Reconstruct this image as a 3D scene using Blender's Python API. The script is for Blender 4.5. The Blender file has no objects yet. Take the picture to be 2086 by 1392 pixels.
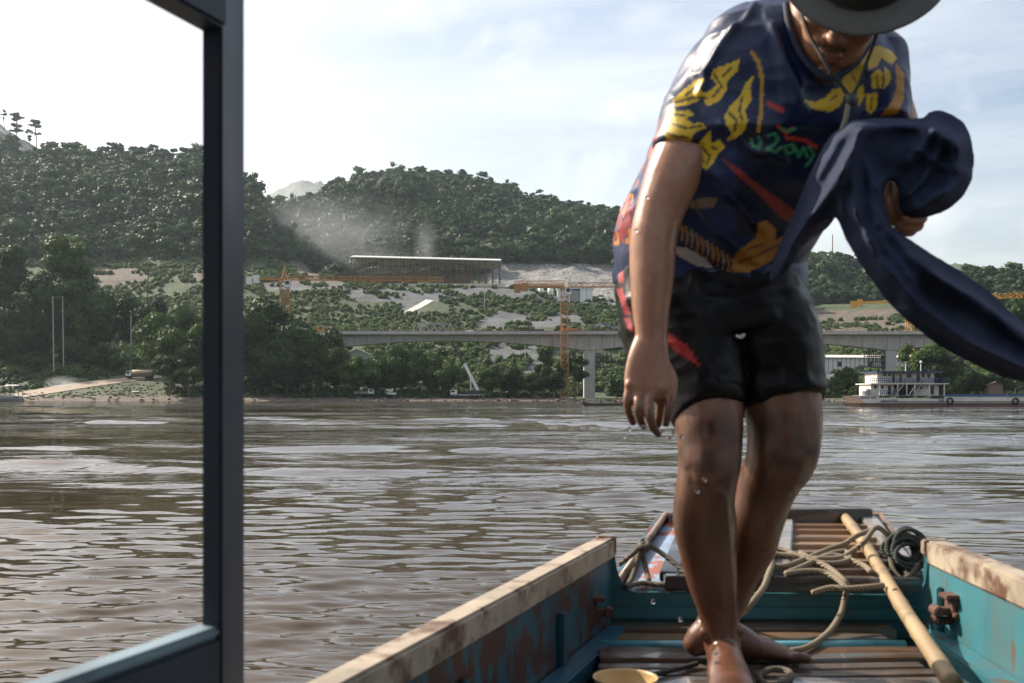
import bpy, bmesh, math, random
import numpy as np
from mathutils import Vector, Matrix, Quaternion
R = math.radians
rng = random.Random(7)

# ------------------------------------------------------------------ camera, sky, sun, exposure
S = bpy.context.scene
COL = S.collection
CAMZ, F, CX, HY = 1.7, 2028.0, 1043.0, 805.0     # eye height, focal length in photo pixels, centre column, horizon row
cam = bpy.data.cameras.new('camera')
cam.sensor_width = 36.0
cam.lens = F * 36.0 / 2086.0
cam.shift_y = (HY - 696.0) / 2086.0
cam.clip_start = 0.05
cam.clip_end = 20000
cam.dof.use_dof = True
cam.dof.focus_distance = 120.0
cam.dof.aperture_fstop = 8.0
camo = bpy.data.objects.new('camera', cam)
camo.location = (0, 0, CAMZ)
camo.rotation_euler = (R(90), 0, 0)
COL.objects.link(camo)
S.camera = camo

SUN_EL, SUN_AZ = 38.0, -58.0      # azimuth measured from the view direction, negative = left
sd = Vector((math.sin(R(SUN_AZ)) * math.cos(R(SUN_EL)), math.cos(R(SUN_AZ)) * math.cos(R(SUN_EL)), math.sin(R(SUN_EL))))
sun = bpy.data.lights.new('sun', 'SUN')
sun.energy = 5.0
sun.angle = R(0.6)
sun.color = (1.0, 0.90, 0.76)
suno = bpy.data.objects.new('sun', sun)
suno.rotation_euler = sd.to_track_quat('Z', 'Y').to_euler()
suno.location = sd * 300
COL.objects.link(suno)

w = bpy.data.worlds.new('World')
S.world = w
w.use_nodes = True
nt = w.node_tree
nt.nodes.clear()
def N(t, tree=None, **kw):
    n = (tree or nt).nodes.new(t)
    for k, v in kw.items():
        setattr(n, k, v)
    return n
out = N('ShaderNodeOutputWorld')
bg = N('ShaderNodeBackground')
sky = N('ShaderNodeTexSky')
sky.sky_type = 'NISHITA'
sky.sun_disc = False
sky.sun_elevation = R(SUN_EL)
sky.sun_rotation = R(SUN_AZ)
sky.air_density = 1.0
sky.dust_density = 4.0
sky.ozone_density = 1.0
bg.inputs['Strength'].default_value = 0.12
# thin high cloud and low cumulus, the same all round the sky
tc = N('ShaderNodeTexCoord')
mp = N('ShaderNodeMapping'); mp.inputs['Scale'].default_value = (1.0, 1.0, 1.7)
nt.links.new(tc.outputs['Generated'], mp.inputs['Vector'])
n1 = N('ShaderNodeTexNoise'); n1.inputs['Scale'].default_value = 4.2; n1.inputs['Detail'].default_value = 9; n1.inputs['Roughness'].default_value = 0.55
n1.inputs['Distortion'].default_value = 0.3
nt.links.new(mp.outputs['Vector'], n1.inputs['Vector'])
r1 = N('ShaderNodeValToRGB'); r1.color_ramp.elements[0].position = 0.47; r1.color_ramp.elements[1].position = 0.68
nt.links.new(n1.outputs['Fac'], r1.inputs['Fac'])
mp2 = N('ShaderNodeMapping'); mp2.inputs['Scale'].default_value = (1.0, 1.0, 7.0); mp2.inputs['Location'].default_value = (3, 1, 2)
nt.links.new(tc.outputs['Generated'], mp2.inputs['Vector'])
n2 = N('ShaderNodeTexNoise'); n2.inputs['Scale'].default_value = 1.6; n2.inputs['Detail'].default_value = 8; n2.inputs['Roughness'].default_value = 0.6
nt.links.new(mp2.outputs['Vector'], n2.inputs['Vector'])
r2 = N('ShaderNodeValToRGB'); r2.color_ramp.elements[0].position = 0.3; r2.color_ramp.elements[1].position = 0.75
nt.links.new(n2.outputs['Fac'], r2.inputs['Fac'])
mx = N('ShaderNodeMix', data_type='RGBA')
nt.links.new(sky.outputs['Color'], mx.inputs[6])
mx.inputs[7].default_value = (7.2, 7.2, 7.0, 1)
m1 = N('ShaderNodeMath', operation='MULTIPLY'); m1.inputs[1].default_value = 0.62
nt.links.new(r1.outputs['Color'], m1.inputs[0])
m2 = N('ShaderNodeMath', operation='MULTIPLY'); m2.inputs[1].default_value = 0.60
nt.links.new(r2.outputs['Color'], m2.inputs[0])
m3 = N('ShaderNodeMath', operation='MAXIMUM')
nt.links.new(m1.outputs[0], m3.inputs[0]); nt.links.new(m2.outputs[0], m3.inputs[1])
nt.links.new(m3.outputs[0], mx.inputs[0])
nt.links.new(mx.outputs[2], bg.inputs['Color'])
nt.links.new(bg.outputs[0], out.inputs['Surface'])

S.view_settings.view_transform = 'Standard'
S.view_settings.look = 'None'
S.view_settings.gamma = 1.0
S.view_settings.exposure = 0.68
S.render.engine = 'CYCLES'
S.cycles.use_denoising = True
S.cycles.max_bounces = 5
S.cycles.diffuse_bounces = 2
S.cycles.glossy_bounces = 3
S.cycles.transparent_max_bounces = 6
S.cycles.volume_bounces = 0
S.cycles.volume_step_rate = 3.0
S.cycles.volume_max_steps = 64
S.cycles.sample_clamp_indirect = 6.0
S.cycles.caustics_reflective = False
S.cycles.caustics_refractive = False

# ------------------------------------------------------------------ helpers
def at(px, py, Y):
    """the point at depth Y that shows at photo pixel (px, py)"""
    return Vector(((px - CX) / F * Y, Y, CAMZ + (HY - py) / F * Y))

def tag(o, label=None, cat=None, group=None, kind=None):
    if label: o['label'] = label
    if cat: o['category'] = cat
    if group: o['group'] = group
    if kind: o['kind'] = kind
    return o

def empty(name, loc, label=None, cat=None, group=None, rz=0.0):
    o = bpy.data.objects.new(name, None)
    o.empty_display_size = 0.1
    o.location = loc
    o.rotation_euler = (0, 0, rz)
    COL.objects.link(o)
    return tag(o, label, cat, group)

def mesh_obj(name, me, mat=None, parent=None, smooth=False, local=False):
    """link a mesh whose coordinates are in world space (or in the parent's space if local)"""
    o = bpy.data.objects.new(name, me)
    COL.objects.link(o)
    if mat is not None and len(me.materials) == 0:
        me.materials.append(mat)
    if smooth:
        me.polygons.foreach_set('use_smooth', [True] * len(me.polygons))
    if parent is not None:
        o.parent = parent
        if not local:
            o.matrix_parent_inverse = basis(parent).inverted()
    return o

def basis(o):
    m = Matrix.LocRotScale(o.location, o.rotation_euler, o.scale)
    if o.parent:
        return basis(o.parent) @ o.matrix_parent_inverse @ m
    return m

class MB:
    """collects shapes into one mesh"""
    def __init__(self):
        self.v = []; self.f = []
    def add(self, vs, fs):
        k = len(self.v)
        self.v.extend([tuple(p) for p in vs])
        self.f.extend([tuple(i + k for i in f) for f in fs])
        return self
    def box(self, c, s, rot=None, taper=None):
        hx, hy, hz = s[0] / 2, s[1] / 2, s[2] / 2
        P = [Vector((x, y, z)) for z in (-hz, hz) for x, y in ((-hx, -hy), (hx, -hy), (hx, hy), (-hx, hy))]
        if taper:
            for p in P[4:]:
                p.x *= taper; p.y *= taper
        if rot is not None:
            m = rot if isinstance(rot, Matrix) else Matrix.Rotation(rot, 3, 'Z')
            P = [m @ p for p in P]
        c = Vector(c)
        return self.add([p + c for p in P], [(3, 2, 1, 0), (4, 5, 6, 7), (0, 1, 5, 4), (1, 2, 6, 5), (2, 3, 7, 6), (3, 0, 4, 7)])
    def bbox(self, a, b):
        a = Vector(a); b = Vector(b)
        return self.box((a + b) / 2, (abs(b.x - a.x), abs(b.y - a.y), abs(b.z - a.z)))
    def beam(self, p0, p1, wd, ht=None, up=(0, 0, 1)):
        p0 = Vector(p0); p1 = Vector(p1); ht = ht or wd
        d = (p1 - p0)
        if d.length < 1e-6: return self
        d.normalize()
        u = Vector(up)
        if abs(d.dot(u)) > 0.98: u = Vector((0, 1, 0)) if abs(d.y) < 0.9 else Vector((1, 0, 0))
        s = d.cross(u).normalized(); t = s.cross(d).normalized()
        vs = []
        for p in (p0, p1):
            for a, b in ((-1, -1), (1, -1), (1, 1), (-1, 1)):
                vs.append(p + s * (a * wd / 2) + t * (b * ht / 2))
        return self.add(vs, [(3, 2, 1, 0), (4, 5, 6, 7), (0, 1, 5, 4), (1, 2, 6, 5), (2, 3, 7, 6), (3, 0, 4, 7)])
    def tube(self, pts, rad, n=8, cap=True):
        pts = [Vector(p) for p in pts]
        if not hasattr(rad, '__len__'): rad = [rad] * len(pts)
        k = len(pts)
        up = None; rings = []
        for i in range(k):
            d = (pts[min(i + 1, k - 1)] - pts[max(i - 1, 0)])
            d = d.normalized() if d.length > 1e-9 else Vector((0, 0, 1))
            if up is None:
                up = Vector((0, 0, 1)) if abs(d.z) < 0.9 else Vector((1, 0, 0))
            up = (up - d * up.dot(d))
            up = up.normalized() if up.length > 1e-6 else d.orthogonal().normalized()
            s = d.cross(up)
            r = rad[i]
            ra, rb = (r if hasattr(r, '__len__') else (r, r))
            rings.append([pts[i] + s * (math.cos(2 * math.pi * j / n) * ra) + up * (math.sin(2 * math.pi * j / n) * rb) for j in range(n)])
        vs = [p for r in rings for p in r]
        fs = [(i * n + j, i * n + (j + 1) % n, (i + 1) * n + (j + 1) % n, (i + 1) * n + j) for i in range(k - 1) for j in range(n)]
        if cap:
            fs.append(tuple(range(n - 1, -1, -1)))
            fs.append(tuple((k - 1) * n + j for j in range(n)))
        return self.add(vs, fs)
    def cyl(self, p0, p1, r, n=12, r2=None):
        return self.tube([p0, p1], [r, r if r2 is None else r2], n)
    def prism(self, poly, ext):
        """extrude a planar polygon (list of 3-D points) by vector ext"""
        n = len(poly); ext = Vector(ext)
        a = [Vector(p) for p in poly]
        vs = a + [p + ext for p in a]
        fs = [tuple(range(n - 1, -1, -1)), tuple(range(n, 2 * n))]
        fs += [(i, (i + 1) % n, n + (i + 1) % n, n + i) for i in range(n)]
        return self.add(vs, fs)
    def ball(self, c, r, seg=12, rings=8):
        c = Vector(c)
        rr = r if hasattr(r, '__len__') else (r, r, r)
        vs = [c + Vector((0, 0, -rr[2]))]
        for i in range(1, rings):
            a = -math.pi / 2 + math.pi * i / rings
            for j in range(seg):
                b = 2 * math.pi * j / seg
                vs.append(c + Vector((math.cos(a) * math.cos(b) * rr[0], math.cos(a) * math.sin(b) * rr[1], math.sin(a) * rr[2])))
        vs.append(c + Vector((0, 0, rr[2])))
        fs = [(0, 1 + (j + 1) % seg, 1 + j) for j in range(seg)]
        for i in range(rings - 2):
            for j in range(seg):
                fs.append((1 + i * seg + j, 1 + i * seg + (j + 1) % seg, 1 + (i + 1) * seg + (j + 1) % seg, 1 + (i + 1) * seg + j))
        t = len(vs) - 1; b0 = 1 + (rings - 2) * seg
        fs += [(b0 + j, b0 + (j + 1) % seg, t) for j in range(seg)]
        return self.add(vs, fs)
    def grid(self, fn, nu, nv, closed_u=False):
        vs = [fn(i / (nu if closed_u else nu - 1), j / (nv - 1)) for j in range(nv) for i in range(nu)]
        fs = []
        for j in range(nv - 1):
            for i in range(nu if closed_u else nu - 1):
                i2 = (i + 1) % nu
                fs.append((j * nu + i, j * nu + i2, (j + 1) * nu + i2, (j + 1) * nu + i))
        return self.add(vs, fs)
    def mesh(self, name, fix=True):
        me = bpy.data.meshes.new(name)
        me.from_pydata(self.v, [], self.f)
        if fix:
            bm = bmesh.new(); bm.from_mesh(me)
            bmesh.ops.recalc_face_normals(bm, faces=bm.faces)
            bm.to_mesh(me); bm.free()
        me.update()
        return me
    def build(self, name, mat, parent=None, smooth=False, bevel=0.0, local=False):
        me = self.mesh(name)
        if bevel:
            bm = bmesh.new(); bm.from_mesh(me)
            ed = [e for e in bm.edges if len(e.link_faces) == 2 and e.calc_face_angle(0) > 0.5]
            bmesh.ops.bevel(bm, geom=ed, offset=bevel, segments=2, affect='EDGES', clamp_overlap=True)
            bm.to_mesh(me); bm.free()
        return mesh_obj(name, me, mat, parent, smooth, local)

def copy_tree(o, parent=None):
    c = o.copy()
    COL.objects.link(c)
    if parent is not None: c.parent = parent
    for ch in [x for x in KIDS.get(o.name, [])]:
        copy_tree(ch, c)
    return c
KIDS = {}

# ------------------------------------------------------------------ materials
def new_mat(name):
    m = bpy.data.materials.new(name)
    m.use_nodes = True
    t = m.node_tree
    b = t.nodes['Principled BSDF']
    return m, t, b

def mat(name, c1, c2=None, rough=0.6, scale=8.0, detail=5.0, bump=0.0, bdist=0.01, metal=0.0, spec=0.5, c3=None, scale3=3.0, th3=(0.58, 0.66),
        stretch=(1, 1, 1), rvar=0.0, emis=None, bscale=None, coat=0.0, grime=None):
    """noise mix of two colours, a third one (rust, dirt) in patches, fine relief"""
    m, t, b = new_mat(name)
    L = t.links
    tcn = N('ShaderNodeTexCoord', t)
    mpn = N('ShaderNodeMapping', t); mpn.inputs['Scale'].default_value = stretch
    L.new(tcn.outputs['Object'], mpn.inputs['Vector'])
    a = N('ShaderNodeTexNoise', t); a.inputs['Scale'].default_value = scale; a.inputs['Detail'].default_value = detail; a.inputs['Roughness'].default_value = 0.6
    L.new(mpn.outputs[0], a.inputs['Vector'])
    c2 = c2 or tuple(x * 0.75 for x in c1)
    rp = N('ShaderNodeValToRGB', t)
    rp.color_ramp.elements[0].position = 0.32; rp.color_ramp.elements[1].position = 0.68
    rp.color_ramp.elements[0].color = (*c2, 1); rp.color_ramp.elements[1].color = (*c1, 1)
    L.new(a.outputs['Fac'], rp.inputs['Fac'])
    colout = rp.outputs['Color']
    if c3:
        a3 = N('ShaderNodeTexNoise', t); a3.inputs['Scale'].default_value = scale3; a3.inputs['Detail'].default_value = 8; a3.inputs['Roughness'].default_value = 0.65
        L.new(mpn.outputs[0], a3.inputs['Vector'])
        r3 = N('ShaderNodeValToRGB', t)
        r3.color_ramp.elements[0].position = th3[0]; r3.color_ramp.elements[1].position = th3[1]
        L.new(a3.outputs['Fac'], r3.inputs['Fac'])
        mxn = N('ShaderNodeMix', t, data_type='RGBA')
        L.new(r3.outputs['Color'], mxn.inputs[0]); L.new(colout, mxn.inputs[6]); mxn.inputs[7].default_value = (*c3, 1)
        colout = mxn.outputs[2]
    if grime:                       # (colour, scale, stretch, low, high): streaks and stains with a shape of their own
        mg = N('ShaderNodeMapping', t); mg.inputs['Scale'].default_value = grime[2]; mg.inputs['Location'].default_value = (5.3, 2.1, 7.7)
        L.new(tcn.outputs['Object'], mg.inputs['Vector'])
        ag = N('ShaderNodeTexNoise', t); ag.inputs['Scale'].default_value = grime[1]; ag.inputs['Detail'].default_value = 10; ag.inputs['Roughness'].default_value = .7
        L.new(mg.outputs[0], ag.inputs['Vector'])
        rg = N('ShaderNodeMapRange', t); rg.inputs['From Min'].default_value = grime[3]; rg.inputs['From Max'].default_value = grime[4]
        L.new(ag.outputs['Fac'], rg.inputs['Value'])
        mg2 = N('ShaderNodeMix', t, data_type='RGBA'); L.new(rg.outputs[0], mg2.inputs[0]); L.new(colout, mg2.inputs[6]); mg2.inputs[7].default_value = (*grime[0], 1)
        colout = mg2.outputs[2]
    L.new(colout, b.inputs['Base Color'])
    b.inputs['Roughness'].default_value = rough
    b.inputs['Metallic'].default_value = metal
    b.inputs['Specular IOR Level'].default_value = spec
    if coat: b.inputs['Coat Weight'].default_value = coat
    if rvar:
        mr = N('ShaderNodeMapRange', t)
        mr.inputs['To Min'].default_value = max(0.03, rough - rvar); mr.inputs['To Max'].default_value = min(1, rough + rvar)
        L.new(a.outputs['Fac'], mr.inputs['Value']); L.new(mr.outputs[0], b.inputs['Roughness'])
    if bump:
        bn = N('ShaderNodeBump', t); bn.inputs['Strength'].default_value = bump; bn.inputs['Distance'].default_value = bdist
        src = a
        if bscale:
            src = N('ShaderNodeTexNoise', t); src.inputs['Scale'].default_value = bscale; src.inputs['Detail'].default_value = 6
            L.new(mpn.outputs[0], src.inputs['Vector'])
        L.new(src.outputs['Fac'], bn.inputs['Height']); L.new(bn.outputs[0], b.inputs['Normal'])
    if emis:
        b.inputs['Emission Color'].default_value = (*emis, 1); b.inputs['Emission Strength'].default_value = 1
    return m

def foliage_mat(name, c_lo, c_hi, nscale=0.15, trans=0.25):
    m, t, b = new_mat(name)
    L = t.links
    g = N('ShaderNodeNewGeometry', t)
    oi = N('ShaderNodeObjectInfo', t)
    nz = N('ShaderNodeTexNoise', t); nz.inputs['Scale'].default_value = nscale; nz.inputs['Detail'].default_value = 3
    L.new(g.outputs['Position'], nz.inputs['Vector'])
    ad = N('ShaderNodeMath', t, operation='ADD')
    ml = N('ShaderNodeMath', t, operation='MULTIPLY'); ml.inputs[1].default_value = 0.55
    L.new(oi.outputs['Random'], ml.inputs[0])
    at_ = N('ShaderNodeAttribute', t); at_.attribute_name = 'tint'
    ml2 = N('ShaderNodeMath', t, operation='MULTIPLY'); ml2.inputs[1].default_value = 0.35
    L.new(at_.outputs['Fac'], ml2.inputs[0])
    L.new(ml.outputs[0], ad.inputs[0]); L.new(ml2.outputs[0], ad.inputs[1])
    ad2 = N('ShaderNodeMath', t, operation='ADD')
    sb = N('ShaderNodeMath', t, operation='SUBTRACT'); sb.inputs[1].default_value = 0.45
    L.new(nz.outputs['Fac'], sb.inputs[0])
    L.new(ad.outputs[0], ad2.inputs[0]); L.new(sb.outputs[0], ad2.inputs[1])
    rp = N('ShaderNodeValToRGB', t)
    rp.color_ramp.elements[0].color = (*c_lo, 1); rp.color_ramp.elements[1].color = (*c_hi, 1)
    L.new(ad2.outputs[0], rp.inputs['Fac'])
    L.new(rp.outputs[0], b.inputs['Base Color'])
    b.inputs['Roughness'].default_value = 0.55
    b.inputs['Specular IOR Level'].default_value = 0.15
    tr = N('ShaderNodeBsdfTranslucent', t)
    L.new(rp.outputs[0], tr.inputs['Color'])
    ms = N('ShaderNodeMixShader', t); ms.inputs[0].default_value = trans
    L.new(b.outputs[0], ms.inputs[1]); L.new(tr.outputs[0], ms.inputs[2])
    L.new(ms.outputs[0], t.nodes['Material Output'].inputs['Surface'])
    return m
HAZE = .000065
# ------------------------------------------------------------------ terrain: far bank, terraces and hills as one sheet
ROWS = {
 240: [(-900, 845), (3000, 845)],
 285: [(-900, 817), (200, 818), (600, 819), (1250, 822), (1640, 822), (3000, 820)],
 292: [(-900, 811), (60, 812), (200, 811), (420, 812), (600, 815), (1250, 819), (1640, 819), (1850, 815), (3000, 813)],
 320: [(-900, 794), (0, 797), (300, 792), (500, 795), (640, 800), (900, 803), (1140, 810), (1210, 815.5), (1260, 815), (1640, 811), (1850, 804), (3000, 800)],
 345: [(-900, 765), (0, 768), (300, 765), (500, 772), (640, 785), (900, 794), (1140, 801), (1210, 806), (1260, 804), (1640, 799), (1850, 793), (3000, 788)],
 380: [(-900, 730), (0, 733), (300, 738), (500, 742), (640, 752), (760, 765), (900, 766), (1140, 770), (1260, 775), (1640, 770), (1850, 768), (3000, 762)],
 420: [(-900, 690), (0, 693), (200, 702), (500, 700), (640, 702), (900, 714), (1140, 720), (1260, 735), (1640, 752), (1850, 748), (3000, 738)],
 460: [(-900, 640), (0, 648), (200, 667), (500, 655), (640, 664), (760, 668), (900, 671), (1140, 676), (1260, 692), (1640, 742), (1850, 730), (3000, 715)],
 500: [(-900, 590), (0, 605), (200, 645), (300, 632), (500, 618), (640, 630), (760, 638), (900, 636), (1000, 642), (1140, 652), (1260, 658), (1640, 705), (1850, 693), (3000, 680)],
 530: [(-900, 560), (0, 577), (200, 608), (500, 590), (640, 598), (760, 604), (860, 611), (1000, 613), (1140, 628), (1260, 632), (1640, 690), (1850, 672), (3000, 660)],
 560: [(-900, 530), (0, 550), (200, 568), (400, 564), (500, 576), (640, 580), (760, 583), (1000, 587), (1090, 594), (1140, 614), (1260, 616), (1640, 676), (1850, 657), (3000, 640)],
 600: [(-900, 480), (0, 510), (200, 544), (400, 538), (500, 546), (560, 552), (655, 557), (715, 579), (1015, 584), (1090, 594), (1140, 612), (1260, 606), (1640, 658), (1850, 642), (3000, 620)],
 660: [(-900, 430), (0, 460), (200, 478), (400, 458), (500, 478), (560, 514), (620, 550), (660, 582), (715, 592), (1015, 592), (1090, 580), (1150, 566), (1260, 570), (1640, 640), (1720, 626), (1850, 605), (3000, 590)],
 720: [(-900, 380), (0, 415), (200, 416), (400, 398), (500, 428), (560, 480), (600, 514), (640, 556), (700, 566), (860, 552), (1000, 538), (1150, 538), (1260, 552), (1640, 612), (1750, 614), (1850, 604), (3000, 590)],
 800: [(-900, 340), (0, 372), (150, 362), (300, 352), (400, 352), (500, 402), (560, 458), (620, 524), (700, 508), (860, 484), (1000, 496), (1150, 502), (1260, 520), (1400, 548), (1640, 566), (1750, 588), (1850, 610), (3000, 610)],
 880: [(-900, 300), (0, 352), (120, 346), (150, 342), (300, 337), (400, 348), (500, 426), (560, 484), (620, 476), (700, 456), (860, 420), (1000, 440), (1150, 470), (1260, 490), (1400, 526), (1640, 550), (1720, 552), (1800, 588), (1900, 620), (3000, 640)],
 960: [(-900, 120), (-100, 205), (0, 262), (60, 296), (115, 336), (160, 356), (400, 390), (500, 456), (560, 456), (620, 432), (700, 412), (760, 392), (860, 380), (960, 397), (1100, 440), (1260, 464), (1400, 516), (1640, 566), (1900, 640), (3000, 660)],
 1040: [(-900, 100), (-100, 190), (0, 253), (60, 288), (115, 345), (400, 430), (560, 450), (620, 424), (700, 400), (760, 381), (860, 368), (960, 385), (1100, 424), (1180, 436), (1260, 448), (1400, 508), (1640, 570), (1900, 660), (3000, 680)],
 1150: [(-900, 170), (0, 325), (400, 490), (560, 490), (700, 440), (860, 405), (1260, 490), (1640, 610), (3000, 690)],
 1400: [(-900, 560), (400, 640), (860, 600), (1640, 700), (3000, 720)],
 2000: [(-900, 740), (3000, 760)],
 6000: [(-900, 797), (3000, 797)],
}
_YS = sorted(ROWS)
def row_z(Y0, u):
    r = ROWS[Y0]
    py = np.interp(u, [a for a, _ in r], [b for _, b in r])
    return CAMZ + (HY - py) / F * Y0
def _hash_noise(x, y, seed=0):
    xi = np.floor(x).astype(np.int64); yi = np.floor(y).astype(np.int64)
    fx = x - xi; fy = y - yi
    def h(a, b):
        n = (a * 374761393 + b * 668265263 + seed * 974634777) & 0x7fffffff
        n = ((n ^ (n >> 13)) * 1274126177) & 0x7fffffff
        return ((n ^ (n >> 16)) & 0xffff) / 65535.0
    sx = fx * fx * (3 - 2 * fx); sy = fy * fy * (3 - 2 * fy)
    return (h(xi, yi) * (1 - sx) + h(xi + 1, yi) * sx) * (1 - sy) + (h(xi, yi + 1) * (1 - sx) + h(xi + 1, yi + 1) * sx) * sy
def fbm(x, y, seed=0, oct=4):
    s = 0; a = 1.0; t = 0
    x = np.asarray(x, float); y = np.asarray(y, float)
    for o in range(oct):
        s = s + a * _hash_noise(x * 2 ** o, y * 2 ** o, seed + o); t += a; a *= 0.5
    return s / t
def ground_z(x, Y):
    x = np.asarray(x, float); Y = np.asarray(Y, float)
    u = CX + x * F / np.maximum(Y, 1)
    zs = np.array([row_z(y0, u) for y0 in _YS])
    i = np.clip(np.searchsorted(_YS, Y) - 1, 0, len(_YS) - 2)
    ya = np.array(_YS)[i]; yb = np.array(_YS)[i + 1]
    t = np.clip((Y - ya) / (yb - ya), 0, 1)
    za = np.take_along_axis(zs, i[None], 0)[0] if zs.ndim > 1 else zs[i]
    zb = np.take_along_axis(zs, (i + 1)[None], 0)[0] if zs.ndim > 1 else zs[i + 1]
    z = za * (1 - t) + zb * t
    amp = np.clip((Y - 600) / 300, 0, 1) * 9.0 + np.clip((Y - 300) / 60, 0, 1) * 1.6
    amp = amp * np.clip((1500 - Y) / 300, 0, 1)
    return z + amp * (fbm(x / 42.0, Y / 42.0, 3) - 0.5) * 2 * 0.8
def gz(x, Y):
    return float(ground_z(np.array([x]), np.array([Y]))[0])
def gp(px, Y):
    """the point of the ground at depth Y in photo column px"""
    x = (px - CX) / F * Y
    return Vector((x, Y, gz(x, Y)))
def on_ground(px, py, lo=285, hi=1100):
    """the first ground point seen at photo pixel (px, py)"""
    Ys = np.linspace(lo, hi, 3000)
    x = (px - CX) / F * Ys
    z = ground_z(x, Ys)
    ppy = HY - (z - CAMZ) / Ys * F
    k = np.where(ppy <= py)[0]
    i = k[0] if len(k) else len(Ys) - 1
    return Vector((x[i], Ys[i], z[i]))

def zone(u, py, Y):
    """0 green ground, 1 grey gravel revetment, 2 red-brown soil, 3 pale broken rock"""
    z = np.zeros_like(u)
    j = (fbm(u / 30.0, py / 14.0, 11) - 0.5)
    def inside(u0, u1, p0, p1, feather=10):
        q = (u + j * 60 > u0) & (u + j * 60 < u1) & (py + j * feather > p0) & (py + j * feather < p1)
        return q
    Ym = (Y > 420) & (Y < 620)
    z = np.where(inside(500, 722, 573, 592) & Ym, 1, z)
    z = np.where(inside(715, 1110, 588, 614) & Ym, 1, z)
    z = np.where(inside(985, 1185, 636, 668) & Ym, 1, z)
    z = np.where(inside(800, 850, 612, 645) & Ym, 1, z)
    z = np.where(inside(185, 300, 545, 588) & Ym, 2, z)
    z = np.where(inside(170, 260, 632, 662) & Ym, 2, z)
    z = np.where(inside(380, 520, 555, 572) & (Y < 620), 2, z)
    z = np.where(inside(590, 680, 535, 580) & (Y > 560) & (Y < 700), 2, z)
    z = np.where(inside(1000, 1260, 538, 590) & (Y > 640) & (Y < 800), 3, z)
    z = np.where(inside(930, 1130, 488, 522) & (Y > 700) & (Y < 900), 2, z)
    z = np.where(inside(1150, 1280, 572, 622) & (Y > 540) & (Y < 720), 3, z)
    z = np.where(inside(1560, 1880, 632, 700) & (Y > 480) & (Y < 720), 2, z)
    z = np.where(inside(990, 1110, 690, 772) & (Y > 370) & (Y < 470), 1, z)
    z = np.where(inside(1640, 1740, 762, 806) & (Y > 310) & (Y < 400), 1, z)
    z = np.where((Y > 925) & (Y < 1120) & (u + j * 60 < 120), 3, z)
    z = np.where((Y < 300), 2, z)
    z = np.where((Y < 322) & (u > 560) & (u < 1700), 2, z)
    return z

def make_terrain():
    us = np.linspace(-900, 3000, 420)
    Ys = np.concatenate([np.linspace(240, 285, 5)[:-1], np.linspace(285, 620, 130)[:-1], np.linspace(620, 1150, 130)[:-1], np.linspace(1150, 2000, 22)[:-1], np.linspace(2000, 6000, 6)])
    U, YY = np.meshgrid(us, Ys)
    X = (U - CX) / F * YY
    Z = ground_z(X.ravel(), YY.ravel()).reshape(X.shape)
    PY = HY - (Z - CAMZ) / YY * F
    zn = zone(U.ravel(), PY.ravel(), YY.ravel()).reshape(X.shape)
    rough = np.where(zn == 3, 1.0, np.where(zn == 1, .35, 0.0))
    Z = Z + rough * (fbm(X.ravel() / 6, YY.ravel() / 6, 21, 3).reshape(X.shape) - 0.5) * 5.0
    nv, nu = X.shape
    vs = np.stack([X.ravel(), YY.ravel(), Z.ravel()], 1)
    idx = np.arange(nv * nu).reshape(nv, nu)
    fs = np.stack([idx[:-1, :-1].ravel(), idx[:-1, 1:].ravel(), idx[1:, 1:].ravel(), idx[1:, :-1].ravel()], 1)
    me = bpy.data.meshes.new('terrain')
    me.from_pydata(vs.tolist(), [], fs.tolist())
    for nm, val in (('gravel', 1), ('soil', 2), ('rock', 3)):
        a = me.attributes.new(nm, 'FLOAT', 'POINT')
        a.data.foreach_set('value', (zn.ravel() == val).astype(np.float32))
    m, t, b = new_mat('terrain_ground')
    L = t.links
    g = N('ShaderNodeNewGeometry', t)
    def noise(sc, det=6):
        n = N('ShaderNodeTexNoise', t); n.inputs['Scale'].default_value = sc; n.inputs['Detail'].default_value = det
        L.new(g.outputs['Position'], n.inputs['Vector']); return n.outputs['Fac']
    def ramp(fac, ca, cb, p0=.35, p1=.65):
        r = N('ShaderNodeValToRGB', t); r.color_ramp.elements[0].position = p0; r.color_ramp.elements[1].position = p1
        r.color_ramp.elements[0].color = (*ca, 1); r.color_ramp.elements[1].color = (*cb, 1)
        L.new(fac, r.inputs['Fac']); return r.outputs['Color']
    def mixa(name, a, bcol):
        q = N('ShaderNodeAttribute', t); q.attribute_name = name
        x = N('ShaderNodeMix', t, data_type='RGBA'); L.new(q.outputs['Fac'], x.inputs[0]); L.new(a, x.inputs[6]); L.new(bcol, x.inputs[7]); return x.outputs[2]
    c = ramp(noise(.18), (.028, .042, .018), (.060, .082, .032))
    c = mixa('gravel', c, ramp(noise(1.4), (.05, .054, .058), (.145, .15, .155)))
    c = mixa('soil', c, ramp(noise(.35), (.06, .047, .036), (.14, .108, .082)))
    c = mixa('rock', c, ramp(noise(.5), (.08, .078, .075), (.27, .26, .25)))
    L.new(c, b.inputs['Base Color']); b.inputs['Roughness'].default_value = .9
    bn = N('ShaderNodeBump', t); bn.inputs['Strength'].default_value = .8; bn.inputs['Distance'].default_value = .8
    L.new(noise(.9, 8), bn.inputs['Height']); L.new(bn.outputs[0], b.inputs['Normal'])
    o = mesh_obj('terrain', me, m, None, True)
    tag(o, 'far river bank with terraces, quarry faces and hills', kind='structure')
    return o
make_terrain()

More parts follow.
